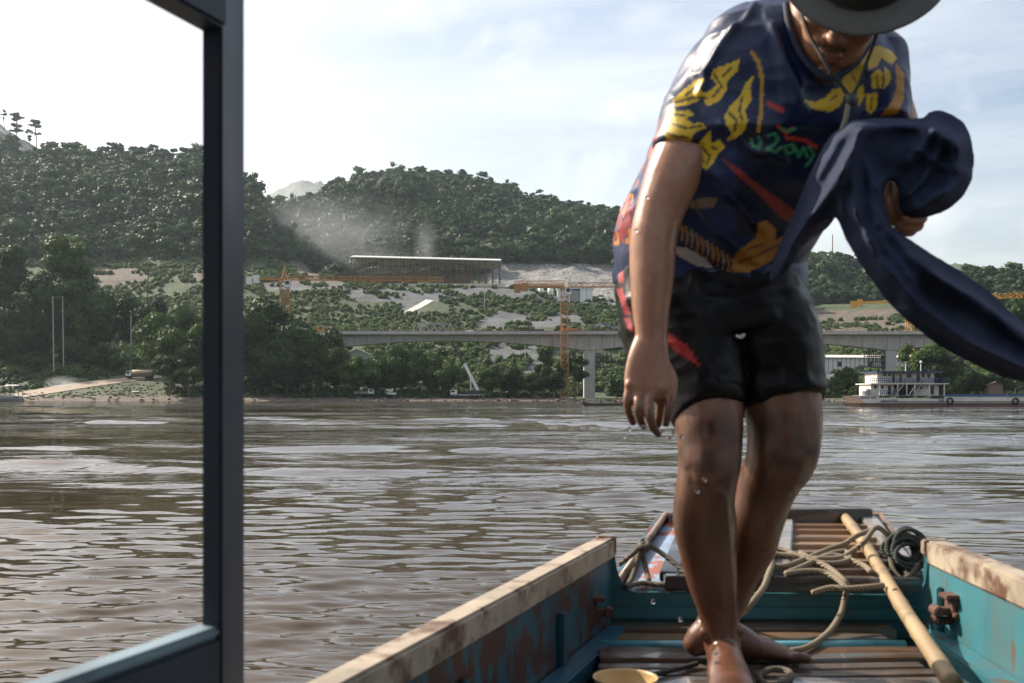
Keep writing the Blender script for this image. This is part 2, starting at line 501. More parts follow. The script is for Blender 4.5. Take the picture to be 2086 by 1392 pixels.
def hill(name, u0, u1, prof, Y, depth, seed):
    """a far wooded hill: ridge profile prof = [(px, py)], rounded front and back"""
    nu, nv = 160, 40
    us = np.linspace(u0, u1, nu); ts = np.linspace(-1, 1, nv)
    U, T = np.meshgrid(us, ts)
    py = np.interp(U, [a for a, _ in prof], [b for _, b in prof])
    H = (HY - py) / F * Y + CAMZ
    YY = Y + T * depth
    X = (U - CX) / F * Y
    Z = H * np.sqrt(np.clip(1 - T ** 2, 0, 1)) ** 1.3 - 2
    Z = Z + (fbm(X.ravel() / 16, YY.ravel() / 16, seed, 4).reshape(X.shape) - .5) * 22 * (H > 12)
    vs = np.stack([X.ravel(), YY.ravel(), Z.ravel()], 1)
    idx = np.arange(nv * nu).reshape(nv, nu)
    fs = np.stack([idx[:-1, :-1].ravel(), idx[:-1, 1:].ravel(), idx[1:, 1:].ravel(), idx[1:, :-1].ravel()], 1)
    me = bpy.data.meshes.new(name); me.from_pydata(vs.tolist(), [], fs.tolist())
    o = mesh_obj(name, me, M_farhill, None, True)
    return tag(o, 'far wooded hill rising pale behind the nearer hills', kind='structure')
M_farhill = mat('far_hill_woods', (.05, .085, .045), (.03, .05, .03), rough=.9, scale=.06, bump=1.0, bdist=6)
hill('hill', 470, 760, [(470, 470), (520, 430), (560, 392), (600, 372), (625, 367), (655, 376), (690, 398), (740, 450), (760, 480)], 1750, 160, 5)
hill('hill', 1540, 2300, [(1540, 590), (1600, 545), (1640, 538), (1760, 575), (1850, 552), (1930, 538), (1965, 548), (2010, 572), (2060, 606), (2150, 620), (2300, 660)], 1450, 170, 9)

# ------------------------------------------------------------------ river
def wave_field(X, Y, dY):
    """river wavelets: many short crests running towards the boat, faded where the sheet is too coarse to carry them"""
    r = np.random.default_rng(31)
    patch = 0.35 + 1.25 * np.clip((fbm(X.ravel() / 9.0, Y.ravel() / 4.0, 71, 3).reshape(X.shape) - .32) / .36, 0, 1)
    warp = (fbm(X.ravel() / 2.2, Y.ravel() / 1.6, 75, 3).reshape(X.shape) - .5) * 1.1
    Z = np.zeros_like(X)
    for i in range(70):
        lam = .11 * (7.0 ** r.random())
        th = r.normal(0, .26) + .06
        k = 2 * math.pi / lam
        amp = WAVE * lam ** 1.15 / math.sqrt(70)
        fade = np.clip((lam / (dY * 2.6) - .8) / 1.2, 0, 1)
        ph = k * (X * math.sin(th) + (Y + warp * min(1, lam)) * math.cos(th)) + r.uniform(0, 6.28)
        s = np.sin(ph)
        Z += amp * fade * (s - .22 * np.cos(2 * ph))
    Z2 = np.zeros_like(X)
    patch2 = .15 + 1.5 * np.clip((fbm(X.ravel() / 40.0, Y.ravel() / 16.0, 91, 4).reshape(X.shape) - .34) / .34, 0, 1)
    for i in range(34):                     # longer, lower waves that still show across the river
        lam = 1.4 * (9.0 ** r.random()); th = r.normal(0, .22); k = 2 * math.pi / lam
        fade = np.clip((lam / (dY * 2.4) - .8) / 1.0, 0, 1)
        ph = k * (X * math.sin(th) + Y * math.cos(th)) + r.uniform(0, 6.28) + 2.0 * warp
        Z2 += SWELL / math.sqrt(17) * lam / (2 * math.pi) * fade * np.sin(ph)
    return Z * patch + Z2 * patch2
def make_water():
    us = np.concatenate([np.linspace(-2600, -260, 30)[:-1], np.linspace(-260, 2340, 700), np.linspace(2340, 4600, 30)[1:]])
    pys = np.concatenate([np.linspace(3200, 1460, 60)[:-1], np.linspace(1460, 870, 480)[:-1], np.linspace(870, 812, 170)])
    Ys = CAMZ * F / (pys - HY)
    U, YY = np.meshgrid(us, Ys)
    X = (U - CX) / F * YY
    dY = np.abs(np.gradient(Ys))[:, None] * np.ones_like(X)
    Z = wave_field(X, YY, dY)
    vs = np.stack([X.ravel(), YY.ravel(), Z.ravel()], 1)
    nv, nu = X.shape
    idx = np.arange(nv * nu).reshape(nv, nu)
    fs = np.stack([idx[:-1, :-1].ravel(), idx[:-1, 1:].ravel(), idx[1:, 1:].ravel(), idx[1:, :-1].ravel()], 1)
    vs = vs.tolist(); fs = fs.tolist()
    k = len(vs); zl = -.14
    vs += [(-900, -60, zl), (1300, -60, zl), (1300, 430, zl), (-900, 430, zl)]
    fs.append((k, k + 1, k + 2, k + 3))
    me = bpy.data.meshes.new('river_water'); me.from_pydata(vs, [], fs)
    m, t, b = new_mat('muddy_river_water')
    L = t.links
    g = N('ShaderNodeNewGeometry', t)
    def noise(scale, stretch, det=3, rough=.5, dist=0.0, rot=0.0):
        mpn = N('ShaderNodeMapping', t); mpn.inputs['Scale'].default_value = stretch; mpn.inputs['Rotation'].default_value = (0, 0, rot)
        L.new(g.outputs['Position'], mpn.inputs['Vector'])
        n = N('ShaderNodeTexNoise', t); n.inputs['Scale'].default_value = scale; n.inputs['Detail'].default_value = det
        n.inputs['Roughness'].default_value = rough; n.inputs['Distortion'].default_value = dist
        L.new(mpn.outputs[0], n.inputs['Vector']); return n.outputs['Fac']
    def math_(op, a, bb):
        n = N('ShaderNodeMath', t, operation=op)
        for i, v in enumerate((a, bb)):
            if isinstance(v, (int, float)): n.inputs[i].default_value = v
            else: L.new(v, n.inputs[i])
        return n.outputs[0]
    def rng_(v, a, bb, c, d):
        n = N('ShaderNodeMapRange', t); L.new(v, n.inputs['Value'])
        for k2, q in zip(('From Min', 'From Max', 'To Min', 'To Max'), (a, bb, c, d)): n.inputs[k2].default_value = q
        return n.outputs[0]
    sep = N('ShaderNodeSeparateXYZ', t); L.new(g.outputs['Position'], sep.inputs[0])
    patch = rng_(noise(.05, (.45, 1.5, 1), 4, .6, .4), .40, .64, WP[0], WP[1])      # wind patches
    mids = rng_(sep.outputs['Y'], 9, 34, 0, 1)                                     # beyond the modelled wavelets the relief takes over
    far = rng_(sep.outputs['Y'], 110, 180, 0, .45)                                  # a breeze ruffles the water along the far bank
    gain = math_('MULTIPLY', math_('ADD', patch, far), mids)
    big = noise(.85, (.5, 1.35, 1), 2, .5, .25, .10)
    mid = noise(2.6, (.5, 1.3, 1), 3, .55, .3, -.06)
    fine = noise(9.0, (.6, 1.3, 1), 3, .55, .2)
    h = math_('MULTIPLY', math_('ADD', math_('MULTIPLY', big, WH[0]), math_('MULTIPLY', mid, WH[1])), gain)
    h = math_('ADD', h, math_('MULTIPLY', fine, WH[2]))
    bn = N('ShaderNodeBump', t); bn.inputs['Strength'].default_value = 1.0; bn.inputs['Distance'].default_value = 1.0
    L.new(h, bn.inputs['Height'])
    L.new(bn.outputs[0], b.inputs['Normal'])
    cr = N('ShaderNodeValToRGB', t)
    cr.color_ramp.elements[0].color = (.036, .024, .012, 1); cr.color_ramp.elements[1].color = (.054, .036, .018, 1)
    L.new(noise(.08, (.4, 1.4, 1), 5, .6), cr.inputs['Fac'])
    L.new(cr.outputs[0], b.inputs['Base Color'])
    b.inputs['Roughness'].default_value = .03
    b.inputs['IOR'].default_value = 1.55
    b.inputs['Specular Tint'].default_value = (1.0, .94, .86, 1)
    o = mesh_obj('river_water', me, m, None, True)
    return tag(o, 'brown rippled river water', kind='structure')
SWELL = .055
WAVE = .031
WH = (.15, .08, .0010)
WP = (.06, .75)
make_water()
bm = MB(); bm.add([(-900, -60, -3.2), (1300, -60, -3.2), (1300, 430, -3.2), (-900, 430, -3.2)], [(0, 1, 2, 3)])
tag(mesh_obj('river_bed', bm.mesh('river_bed'), mat('river_mud', (.12, .09, .06))), kind='structure')

# ------------------------------------------------------------------ plants
M_leaf_far = foliage_mat('hill_foliage', (.014, .031, .017), (.082, .122, .044), .035, .15)
M_leaf_near = foliage_mat('bank_foliage', (.007, .017, .006), (.075, .125, .028), .10)
M_leaf_bush = foliage_mat('bush_foliage', (.035, .065, .022), (.135, .185, .060), .05, .3)
M_leaf_ridge = foliage_mat('ridge_foliage', (.018, .034, .016), (.06, .09, .035), .05)
M_leaf_banana = foliage_mat('banana_leaf', (.06, .13, .03), (.13, .24, .05), .5, .35)
M_bark = mat('bark', (.16, .13, .10), (.08, .065, .05), rough=.9, scale=3)

def leaf_cloud(name, clumps, per, size, seed, matl, up_bias=.25, core=True):
    """foliage: leaf sprays spread over clumps [(x, y, z, rx, rz)], with a dark solid inside"""
    r = np.random.default_rng(seed)
    V = []; Fc = []; tint = []
    k = 0
    for (cx, cy, cz, rx, rz) in clumps:
        n = max(6, int(per * (rx * rx)))
        d = r.normal(size=(n, 3)); d[:, 2] += up_bias; d /= np.linalg.norm(d, axis=1)[:, None]
        rad = r.uniform(.72, 1.12, n)[:, None]
        p = d * rad * np.array([rx, rx, rz]) + np.array([cx, cy, cz])
        nrm = d + r.normal(scale=.38, size=(n, 3)); nrm /= np.linalg.norm(nrm, axis=1)[:, None]
        a = np.cross(nrm, r.normal(size=(n, 3))); a /= np.linalg.norm(a, axis=1)[:, None]
        b = np.cross(nrm, a)
        s = size * r.uniform(.55, 1.35, n)[:, None]
        ct = r.uniform(0, 1)
        q = np.stack([p - a * s - b * s * .35, p + a * s * .2 - b * s * .75, p + a * s + b * s * .3, p - a * s * .25 + b * s * .8], 1)
        V.append(q.reshape(-1, 3)); Fc.append(np.arange(n * 4).reshape(n, 4) + k); k += n * 4
        tint.append(np.repeat(np.clip(ct * .6 + r.uniform(0, .5, n), 0, 1), 4))
        if core:
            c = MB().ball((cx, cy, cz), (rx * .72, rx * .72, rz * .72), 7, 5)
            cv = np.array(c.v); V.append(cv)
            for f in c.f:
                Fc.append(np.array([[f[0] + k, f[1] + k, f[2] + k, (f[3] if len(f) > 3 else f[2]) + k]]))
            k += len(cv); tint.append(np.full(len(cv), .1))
    V = np.concatenate(V); Fc = np.concatenate(Fc); tint = np.concatenate(tint)
    me = bpy.data.meshes.new(name)
    me.from_pydata(V.tolist(), [], [tuple(dict.fromkeys(f)) for f in Fc.tolist()])
    at_ = me.attributes.new('tint', 'FLOAT', 'POINT'); at_.data.foreach_set('value', tint.astype(np.float32))
    me.materials.append(matl)
    return me

def clumps_round(seed, n, w, h0, h1, rmin, rmax, squash=.8, hollow=.35):
    """clumps filling a rounded crown of half-width w from height h0 to h1"""
    r = random.Random(seed); out = []
    for _ in range(n):
        while True:
            x, y, z = r.uniform(-1, 1), r.uniform(-1, 1), r.uniform(-1, 1)
            q = math.sqrt(x * x + y * y + z * z)
            if hollow < q < 1: break
        rr = r.uniform(rmin, rmax)
        out.append((x * (w - rr * .6), y * (w - rr * .6), (h0 + h1) / 2 + z * ((h1 - h0) / 2 - rr * .4), rr, rr * squash))
    return out
def clumps_umbrella(seed, tiers):
    """tall forest tree: flat sprays of leaves on bare limbs; tiers = [(z, spread, count, r)]"""
    r = random.Random(seed); out = []
    for z, s, n, rr in tiers:
        for i in range(n):
            a = r.uniform(0, 6.28); d = s * math.sqrt(r.random())
            out.append((math.cos(a) * d, math.sin(a) * d, z + r.uniform(-.6, .6), rr * r.uniform(.7, 1.2), rr * r.uniform(.4, .6)))
    return out
def trunk_mesh(name, h, r0, clumps, seed, limbs=6):
    r = random.Random(seed); b = MB()
    k = 5; pts = [Vector((r.uniform(-.03, .03) * h * (i > 0), r.uniform(-.03, .03) * h * (i > 0), -.8 + (h + .8) * i / k)) for i in range(k + 1)]
    b.tube(pts, [r0 * (1.15 - .85 * i / k) for i in range(k + 1)], 7)
    for c in r.sample(clumps, min(limbs, len(clumps))):
        e = Vector(c[:3]); s = pts[r.choice((2, 3, 4))]
        if e.z < s.z: s = pts[1]
        m = (s + e) / 2 + Vector((0, 0, -.08 * (e - s).length))
        b.tube([s, m, e], [r0 * .45, r0 * .3, r0 * .12], 5)
    me = b.mesh(name); me.materials.append(M_bark)
    return me

PROTO = {}
def proto(key, clumps, per, size, seed, matl, h, r0, limbs=6):
    PROTO[key] = (trunk_mesh('trunk', h, r0, clumps, seed, limbs), leaf_cloud('crown', clumps, per, size, seed, matl), h)
# bank trees (near 300 m), about 10 m high
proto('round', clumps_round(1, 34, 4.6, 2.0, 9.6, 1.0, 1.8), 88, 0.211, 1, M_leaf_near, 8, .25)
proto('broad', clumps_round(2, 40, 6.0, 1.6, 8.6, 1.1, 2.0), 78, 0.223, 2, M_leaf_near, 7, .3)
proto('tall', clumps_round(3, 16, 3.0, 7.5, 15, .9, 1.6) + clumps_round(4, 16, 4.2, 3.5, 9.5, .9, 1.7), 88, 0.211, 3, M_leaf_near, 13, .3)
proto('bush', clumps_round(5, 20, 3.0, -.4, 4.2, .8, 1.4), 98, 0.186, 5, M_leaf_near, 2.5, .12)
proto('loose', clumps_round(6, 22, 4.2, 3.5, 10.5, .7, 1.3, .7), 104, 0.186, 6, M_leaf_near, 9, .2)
# ridge trees (near 900 m): bare stems with leafy tops
proto('umbrella', clumps_umbrella(7, [(14, 3.4, 9, 1.5), (11.5, 3.0, 5, 1.2), (8, 2.2, 3, 1.0)]), 14, .5, 7, M_leaf_ridge, 13.5, .28, 9)
proto('ragged', clumps_umbrella(8, [(13, 2.0, 6, 1.4), (10.5, 3.2, 7, 1.5), (7, 3.0, 6, 1.5), (4, 2.5, 4, 1.5)]), 14, .5, 8, M_leaf_ridge, 12.5, .26, 9)
proto('slender', clumps_umbrella(9, [(15, 1.4, 4, 1.1), (12.5, 1.8, 4, 1.2), (9, 1.4, 3, .9)]), 14, .45, 9, M_leaf_ridge, 15, .22, 7)
proto('ridge_round', clumps_round(10, 18, 4.0, 2.5, 10, 1.2, 2.0), 14, .55, 10, M_leaf_ridge, 8, .25)

def tree(key, p, h, label, group=None, name='tree', rot=None, wide=1.0, cat='tree'):
    tr, cr, h0 = PROTO[key]
    top = max(v.co.z for v in cr.vertices) if ('top', key) not in PROTO else PROTO[('top', key)]
    PROTO[('top', key)] = top
    s = h / top
    o = empty(name, (p[0], p[1], p[2]), label, cat, group, rz=rng.uniform(0, 6.28) if rot is None else rot)
    o.scale = (s * wide, s * wide, s)
    a = bpy.data.objects.new('trunk', tr); a.parent = o; COL.objects.link(a)
    b = bpy.data.objects.new('crown', cr); b.parent = o; COL.objects.link(b)
    return o

# ---- the woods on the hills and the scrub on the terraces: masses, scattered with geometry nodes
def scatter(name, pts, protos, label):
    """pts: array of x, y, z, scale, rot, kind"""
    me = bpy.data.meshes.new(name)
    me.from_pydata(pts[:, :3].tolist(), [], [])
    for nm, col in (('sc', 3), ('rt', 4), ('kd', 5)):
        a = me.attributes.new(nm, 'FLOAT', 'POINT'); a.data.foreach_set('value', pts[:, col].astype(np.float32))
    o = bpy.data.objects.new(name, me); COL.objects.link(o)
    for p in protos: me.materials.append(p.materials[0])
    ng = bpy.data.node_groups.new(name, 'GeometryNodeTree')
    ng.interface.new_socket('Geometry', in_out='INPUT', socket_type='NodeSocketGeometry')
    ng.interface.new_socket('Geometry', in_out='OUTPUT', socket_type='NodeSocketGeometry')
    gi = ng.nodes.new('NodeGroupInput'); go = ng.nodes.new('NodeGroupOutput')
    jn = ng.nodes.new('GeometryNodeJoinGeometry')
    def attr(nm):
        a = ng.nodes.new('GeometryNodeInputNamedAttribute'); a.data_type = 'FLOAT'; a.inputs['Name'].default_value = nm
        return a.outputs[0]
    sc, rt, kd = attr('sc'), attr('rt'), attr('kd')
    cb = ng.nodes.new('ShaderNodeCombineXYZ'); ng.links.new(rt, cb.inputs['Z'])
    for i, pm in enumerate(protos):
        po = bpy.data.objects.new(name + '_source', pm)          # mesh holder, not linked to the scene
        oi = ng.nodes.new('GeometryNodeObjectInfo'); oi.inputs['Object'].default_value = po; oi.transform_space = 'ORIGINAL'
        cp = ng.nodes.new('FunctionNodeCompare'); cp.data_type = 'FLOAT'; cp.operation = 'EQUAL'
        cp.inputs['Epsilon'].default_value = .1
        ng.links.new(kd, cp.inputs[0]); cp.inputs[1].default_value = float(i)
        ins = ng.nodes.new('GeometryNodeInstanceOnPoints')
        ng.links.new(gi.outputs[0], ins.inputs['Points']); ng.links.new(cp.outputs[0], ins.inputs['Selection'])
        ng.links.new(oi.outputs['Geometry'], ins.inputs['Instance'])
        ng.links.new(cb.outputs[0], ins.inputs['Rotation']); ng.links.new(sc, ins.inputs['Scale'])
        ng.links.new(ins.outputs[0], jn.inputs[0])
    ng.links.new(jn.outputs[0], go.inputs[0])
    md = o.modifiers.new('scatter', 'NODES'); md.node_group = ng
    return tag(o, label, kind='stuff')

r_ = np.random.default_rng(12)
def sample(n, u0, u1, y0, y1):
    Y = np.sqrt(r_.uniform(y0 ** 2, y1 ** 2, n)); u = r_.uniform(u0, u1, n)
    x = (u - CX) / F * Y
    z = ground_z(x, Y)
    return u, x, Y, z, HY - (z - CAMZ) / Y * F
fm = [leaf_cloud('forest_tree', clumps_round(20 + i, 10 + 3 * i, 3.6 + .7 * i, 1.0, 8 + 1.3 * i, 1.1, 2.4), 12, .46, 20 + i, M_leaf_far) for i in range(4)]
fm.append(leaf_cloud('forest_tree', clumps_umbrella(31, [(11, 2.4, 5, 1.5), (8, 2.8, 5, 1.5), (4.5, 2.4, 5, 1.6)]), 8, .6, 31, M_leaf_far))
u, x, Y, z, py = sample(26000, -700, 2500, 590, 1160)
zn = zone(u, py, Y)
keep = (zn == 0) & ~((u > 690) & (u < 1110) & (Y < 690)) & ~((u > 1080) & (u < 1300) & (Y < 650)) & ~((u > 1560) & (u < 1880) & (Y < 690))
keep &= ~((u < 640) & (Y < 640) & (py > 530))
keep &= (fbm(x / 60, Y / 60, 44) > .22)
n = keep.sum()
pts = np.stack([x[keep], Y[keep], z[keep] - .8, np.exp(r_.normal(-.05, .34, n)) * (0.75 + .6 * fbm(x[keep] / 80, Y[keep] / 80, 45)), r_.uniform(0, 6.28, n), r_.integers(0, 5, n)], 1)
scatter('hill_forest', pts, fm, 'hazy green forest covering the hills beyond the river')

bmx = [leaf_cloud('scrub', clumps_round(40 + i, 9, 2.0, -.5, 2.6, .7, 1.2), 15, .34, 40 + i, M_leaf_bush) for i in range(3)]
u, x, Y, z, py = sample(26000, -500, 2500, 345, 625)
zn = zone(u, py, Y)
d = fbm(x / 14, Y / 9, 50)
keep = (zn == 0) & (d > .40) & ~((u > 690) & (u < 1100) & (Y > 566))
keep |= (zn > 0) & (d > .57) & (Y < 600)
# the concrete ramp stays clear
keep &= ~((u > 815) & (u < 895) & (py > 603) & (py < 640))
n = keep.sum()
sz = np.where(py[keep] > 690, 1.1, .85) * r_.uniform(.5, 1.25, n)
pts = np.stack([x[keep], Y[keep], z[keep] - .2, sz, r_.uniform(0, 6.28, n), r_.integers(0, 3, n)], 1)
scatter('terrace_scrub', pts, bmx, 'bright green scrub growing in bands on the terraces')
# low growth along the water's edge
u, x, Y, z, py = sample(9000, -400, 2500, 296, 352)
d = fbm(x / 8, Y / 5, 52)
rt_ = np.interp(u, [25, 120, 200, 330], [804, 786, 776, 764]); rb_ = np.interp(u, [25, 120, 200, 330], [814, 800, 787, 770])
road = (u < 340) & (py > rt_ - 2) & (py < rb_ + 2)
low = (u < 340) & (py >= rb_)                     # only short growth between the dirt road and the water
keep = (z > .8) & (d > .42) & ~road & ~((u > 1185) & (u < 1240))
n = keep.sum()
pts = np.stack([x[keep], Y[keep], z[keep] - .3, r_.uniform(.35, .8, n) * np.where(low[keep], .38, np.where(u[keep] < 340, .8, 1.0)), r_.uniform(0, 6.28, n), r_.integers(0, 3, n)], 1)
bmn = [leaf_cloud('undergrowth', clumps_round(60 + i, 9, 2.0, -.5, 2.4, .7, 1.2), 22, .28, 60 + i, M_leaf_near) for i in range(3)]
scatter('bank_undergrowth', pts, bmn, 'dark green undergrowth along the foot of the river bank')

# ---- haze: still air over the whole valley, and mist lying in the saddle between the hills
def vol_mat(name, col, dens, aniso=.35):
    m = bpy.data.materials.new(name); m.use_nodes = True
    t = m.node_tree; t.nodes.clear()
    o = N('ShaderNodeOutputMaterial', t); v = N('ShaderNodeVolumePrincipled', t)
    v.inputs['Color'].default_value = (*col, 1); v.inputs['Density'].default_value = dens; v.inputs['Anisotropy'].default_value = aniso
    t.links.new(v.outputs[0], o.inputs['Volume'])
    return m
bm = MB().bbox((-1600, -80, -4.4), (2700, 6100, 400))
tag(bm.build('haze', vol_mat('haze_air', (.72, .88, .95), HAZE), None), 'pale blue summer haze filling the valley', kind='stuff')
# ------------------------------------------------------------------ roads, yard, ramp on the far bank
M_dirt = mat('dirt_road', (.36, .29, .22), (.26, .20, .15), rough=.95, scale=.6, bump=.4, bdist=.1)
M_conc = mat('concrete', (.52, .48, .45), (.38, .36, .34), rough=.85, scale=.5, bump=.2, bdist=.05, c3=(.16, .15, .14), scale3=.25, th3=(.6, .75), stretch=(1, 1, .35))
M_concp = mat('pale_concrete', (.58, .55, .51), (.46, .44, .41), rough=.9, scale=.8)
M_rust = mat('rusty_steel', (.20, .10, .06), (.10, .055, .04), rough=.8, scale=2)
M_yellow = mat('crane_orange_paint', (.42, .20, .045), (.30, .14, .04), rough=.55, scale=1.2)
M_yellow2 = mat('crane_bright_yellow_paint', (.62, .33, .03), (.50, .24, .03), rough=.5, scale=1.2)
M_white = mat('white_paint', (.72, .72, .70), (.60, .60, .58), rough=.6, scale=2, c3=(.30, .22, .16), scale3=1.2, th3=(.62, .72))
M_grey = mat('grey_steel', (.30, .30, .30), (.20, .20, .20), rough=.6, scale=2)
M_dark = mat('dark_steel', (.035, .035, .04), (.02, .02, .02), rough=.6, scale=2)
M_roofpale = mat('pale_sheet_roof', (.60, .58, .55), (.46, .45, .44), rough=.6, scale=1.5, c3=(.33, .26, .20), scale3=.4, th3=(.6, .8))
M_glass = mat('dark_glass', (.03, .04, .05), (.02, .02, .03), rough=.08, scale=2)
M_tyre = mat('rubber', (.02, .02, .02), rough=.8)
M_blue = mat('blue_tarpaulin', (.05, .16, .42), (.03, .10, .30), rough=.5, scale=1)
M_orange = mat('orange_paint', (.55, .20, .04), (.42, .15, .03), rough=.5, scale=2)
M_wood = mat('weathered_timber', (.20, .15, .11), (.12, .09, .07), rough=.85, scale=3)
M_canvas = mat('tan_canvas', (.50, .40, .28), (.40, .31, .21), rough=.9, scale=2)

def ground_strip(name, top, bot, matl, label, lift=.18, lo=285, n=26):
    """a strip on the ground between two image-edge lines, traced at ground depth"""
    a = MB(); P = []
    for ln in (top, bot):
        xs = np.linspace(0, len(ln) - 1, n)
        P.append([on_ground(np.interp(t, range(len(ln)), [p[0] for p in ln]), np.interp(t, range(len(ln)), [p[1] for p in ln]), lo) for t in xs])
    vs = []
    for i in range(n):
        for k in range(5):
            q = P[1][i].lerp(P[0][i], k / 4)
            vs.append((q.x, q.y, max(gz(q.x, q.y), 0) + lift))
    fs = [(i * 5 + k, i * 5 + k + 1, (i + 1) * 5 + k + 1, (i + 1) * 5 + k) for i in range(n - 1) for k in range(4)]
    a.add(vs, fs)
    o = a.build(name, matl, None, True)
    return tag(o, label, kind='structure')
ground_strip('road', [(25, 804), (120, 786), (200, 776), (330, 764)], [(25, 814), (120, 800), (200, 787), (330, 770)], M_dirt, 'pale dirt road along the foot of the left bank')
ground_strip('road', [(292, 694), (312, 706), (340, 722)], [(296, 706), (312, 728), (320, 742)], M_dirt, 'pale dirt track climbing the left bank')
ground_strip('path', [(868, 611), (840, 627), (822, 637)], [(884, 613), (858, 628), (834, 639)], M_concp, 'white concrete ramp across the green terraces')
y0 = MB(); y0.box(((870 - CX) / F * 622, 622, gz((870 - CX) / F * 600, 600) - 1.0), (98, 62, 3.2))
tag(y0.build('concrete_yard', mat('dusty_yard', (.66, .56, .50), (.55, .46, .41), rough=.9, scale=.2)), 'dusty pale yard floor under the long shed', kind='structure')

# ------------------------------------------------------------------ bridge
BY = 332.0
ZT = CAMZ + (HY - 680.5) / F * BY
def bx(px, Y=BY): return (px - CX) / F * Y
def make_bridge():
    root = empty('bridge', (bx(1200), BY, 0), 'unfinished grey concrete bridge on tall piers beyond the river', 'bridge')
    piers = [630, 1200, 1810, 2420]
    def depth(px):
        d = min(abs(px - p) for p in piers) / 300.0
        return 1.95 + 3.3 * max(0, 1 - d) ** 2.0
    seg = 25.0
    px = 600.0
    while px < 2350:
        a, b_ = px + .35, px + seg - .35
        m = MB()
        da, db = depth(a), depth(b_)
        xa, xb = bx(a), bx(b_)
        zt = ZT - .45
        pr = []
        for x, d in ((xa, da), (xb, db)):
            pr.append([(x, BY - 3.2, zt), (x, BY + 3.2, zt), (x, BY + 2.5, zt - d), (x, BY - 2.5, zt - d)])
        m.add(pr[0] + pr[1], [(0, 1, 2, 3), (7, 6, 5, 4), (0, 4, 5, 1), (1, 5, 6, 2), (2, 6, 7, 3), (3, 7, 4, 0)])
        m.build('girder_segment', M_conc, root)
        px += seg
    m = MB(); m.bbox((bx(600), BY - 5.4, ZT - .45), (bx(2350), BY + 5.4, ZT))
    m.build('deck_slab', M_conc, root)
    for s in (-1, 1):
        m = MB(); m.bbox((bx(600), BY + s * 5.3 - .12, ZT + .002), (bx(2350), BY + s * 5.3 + .12, ZT + .55))
        m.build('parapet', M_conc, root)
        m = MB()
        for q in np.arange(610, 2350, 12):
            m.beam((bx(q), BY + s * 5.2, ZT + .55), (bx(q), BY + s * 5.2, ZT + 1.35), .1)
        m.beam((bx(600), BY + s * 5.2, ZT + 1.3), (bx(2350), BY + s * 5.2, ZT + 1.3), .09)
        m.build('railing', M_rust, root)
    for p in piers[:3]:
        m = MB()
        for i, (z0, z1) in enumerate(((-3, 6.6), (6.64, 11.4), (11.44, ZT - .45 - depth(p)))):
            m.bbox((bx(p) - 1.8, BY - 2.2, z0), (bx(p) + 1.8, BY + 2.2, z1))
        m.bbox((bx(p) - 1.72, BY - 2.1, -3), (bx(p) + 1.72, BY + 2.1, ZT - 3))
        m.build('pier', M_conc, root)
        m = MB(); m.bbox((bx(p) - 2.6, BY - 3, -3.1), (bx(p) + 2.6, BY + 3, .5))
        m.build('pile_cap', M_conc, root)
    # work platforms hung beside the piers
    for p, s in ((1200, 1), (1810, -1)):
        m = MB(); x0 = bx(p) + s * 1.9
        for z in (ZT - 7.6, ZT - 9.4, ZT - 11.2):
            m.bbox((min(x0, x0 + s * 5.5), BY - 2.6, z), (max(x0, x0 + s * 5.5), BY + 2.6, z + .22))
        for i in range(5):
            xx = x0 + s * (.3 + i * 1.25)
            m.beam((xx, BY - 2.5, ZT - 5.5), (xx, BY - 2.5, ZT - 11.2), .2); m.beam((xx, BY + 2.5, ZT - 5.5), (xx, BY + 2.5, ZT - 11.2), .2)
            m.beam((xx, BY - 2.5, ZT - 7.6), (xx + s, BY - 2.5, ZT - 11.2), .16)
        m.build('work_platform', M_dark, root)
    return root
make_bridge()

def on_deck(px, off=0): return Vector((bx(px), BY + off, ZT))
# things standing on the bridge deck
def form_traveller(px0, px1):
    c = on_deck((px0 + px1) / 2)
    r = empty('form_traveller', c, 'grey steel truss frame standing on the bridge deck', 'truss')
    x0, x1 = bx(px0), bx(px1); n = 5
    for s in (-3, 3):
        m = MB(); zb = ZT + .25
        xs = np.linspace(x0, x1, 2 * n + 1)
        m.beam((x0, BY + s, zb), (x1, BY + s, zb), .3)
        for i in range(n):
            a = (xs[2 * i], BY + s, zb); b = (xs[2 * i + 1], BY + s, zb + 3.2); c2 = (xs[2 * i + 2], BY + s, zb)
            m.beam(a, b, .24); m.beam(b, c2, .24)
            if i: m.beam((xs[2 * i - 1], BY + s, zb + 3.2), b, .24)
        m.build('side_truss', M_grey, r)
    m = MB()
    for i in range(n):
        xx = x0 + (x1 - x0) * (i + .5) / n
        m.beam((xx, BY - 3, ZT + 3.4), (xx, BY + 3, ZT + 3.4), .25)
    m.build('cross_bracing', M_grey, r)
form_traveller(842, 926)

def block_load(px0, px1):
    c = on_deck((px0 + px1) / 2)
    r = empty('steel_formwork', c, 'black row of formwork panels laid on the bridge deck', 'formwork')
    k = 7
    for i in range(k):
        m = MB(); a = bx(px0) + (bx(px1) - bx(px0)) * i / k; b = bx(px0) + (bx(px1) - bx(px0)) * (i + 1) / k - .12
        m.bbox((a, BY - 3.4, ZT + .56), (b, BY - 1.2, ZT + 1.35))
        m.build('panel', M_dark, r)
    m = MB(); m.bbox((bx(px0), BY - 3.2, ZT + .003), (bx(px1), BY - 1.4, ZT + .55)); m.build('bearer', M_wood, r)
block_load(1066, 1108)

def wheel_pair(m, x, y0, y1, z, r=.45):
    for y in (y0, y1): m.cyl((x, y - .12, z), (x, y + .12, z), r, 12)

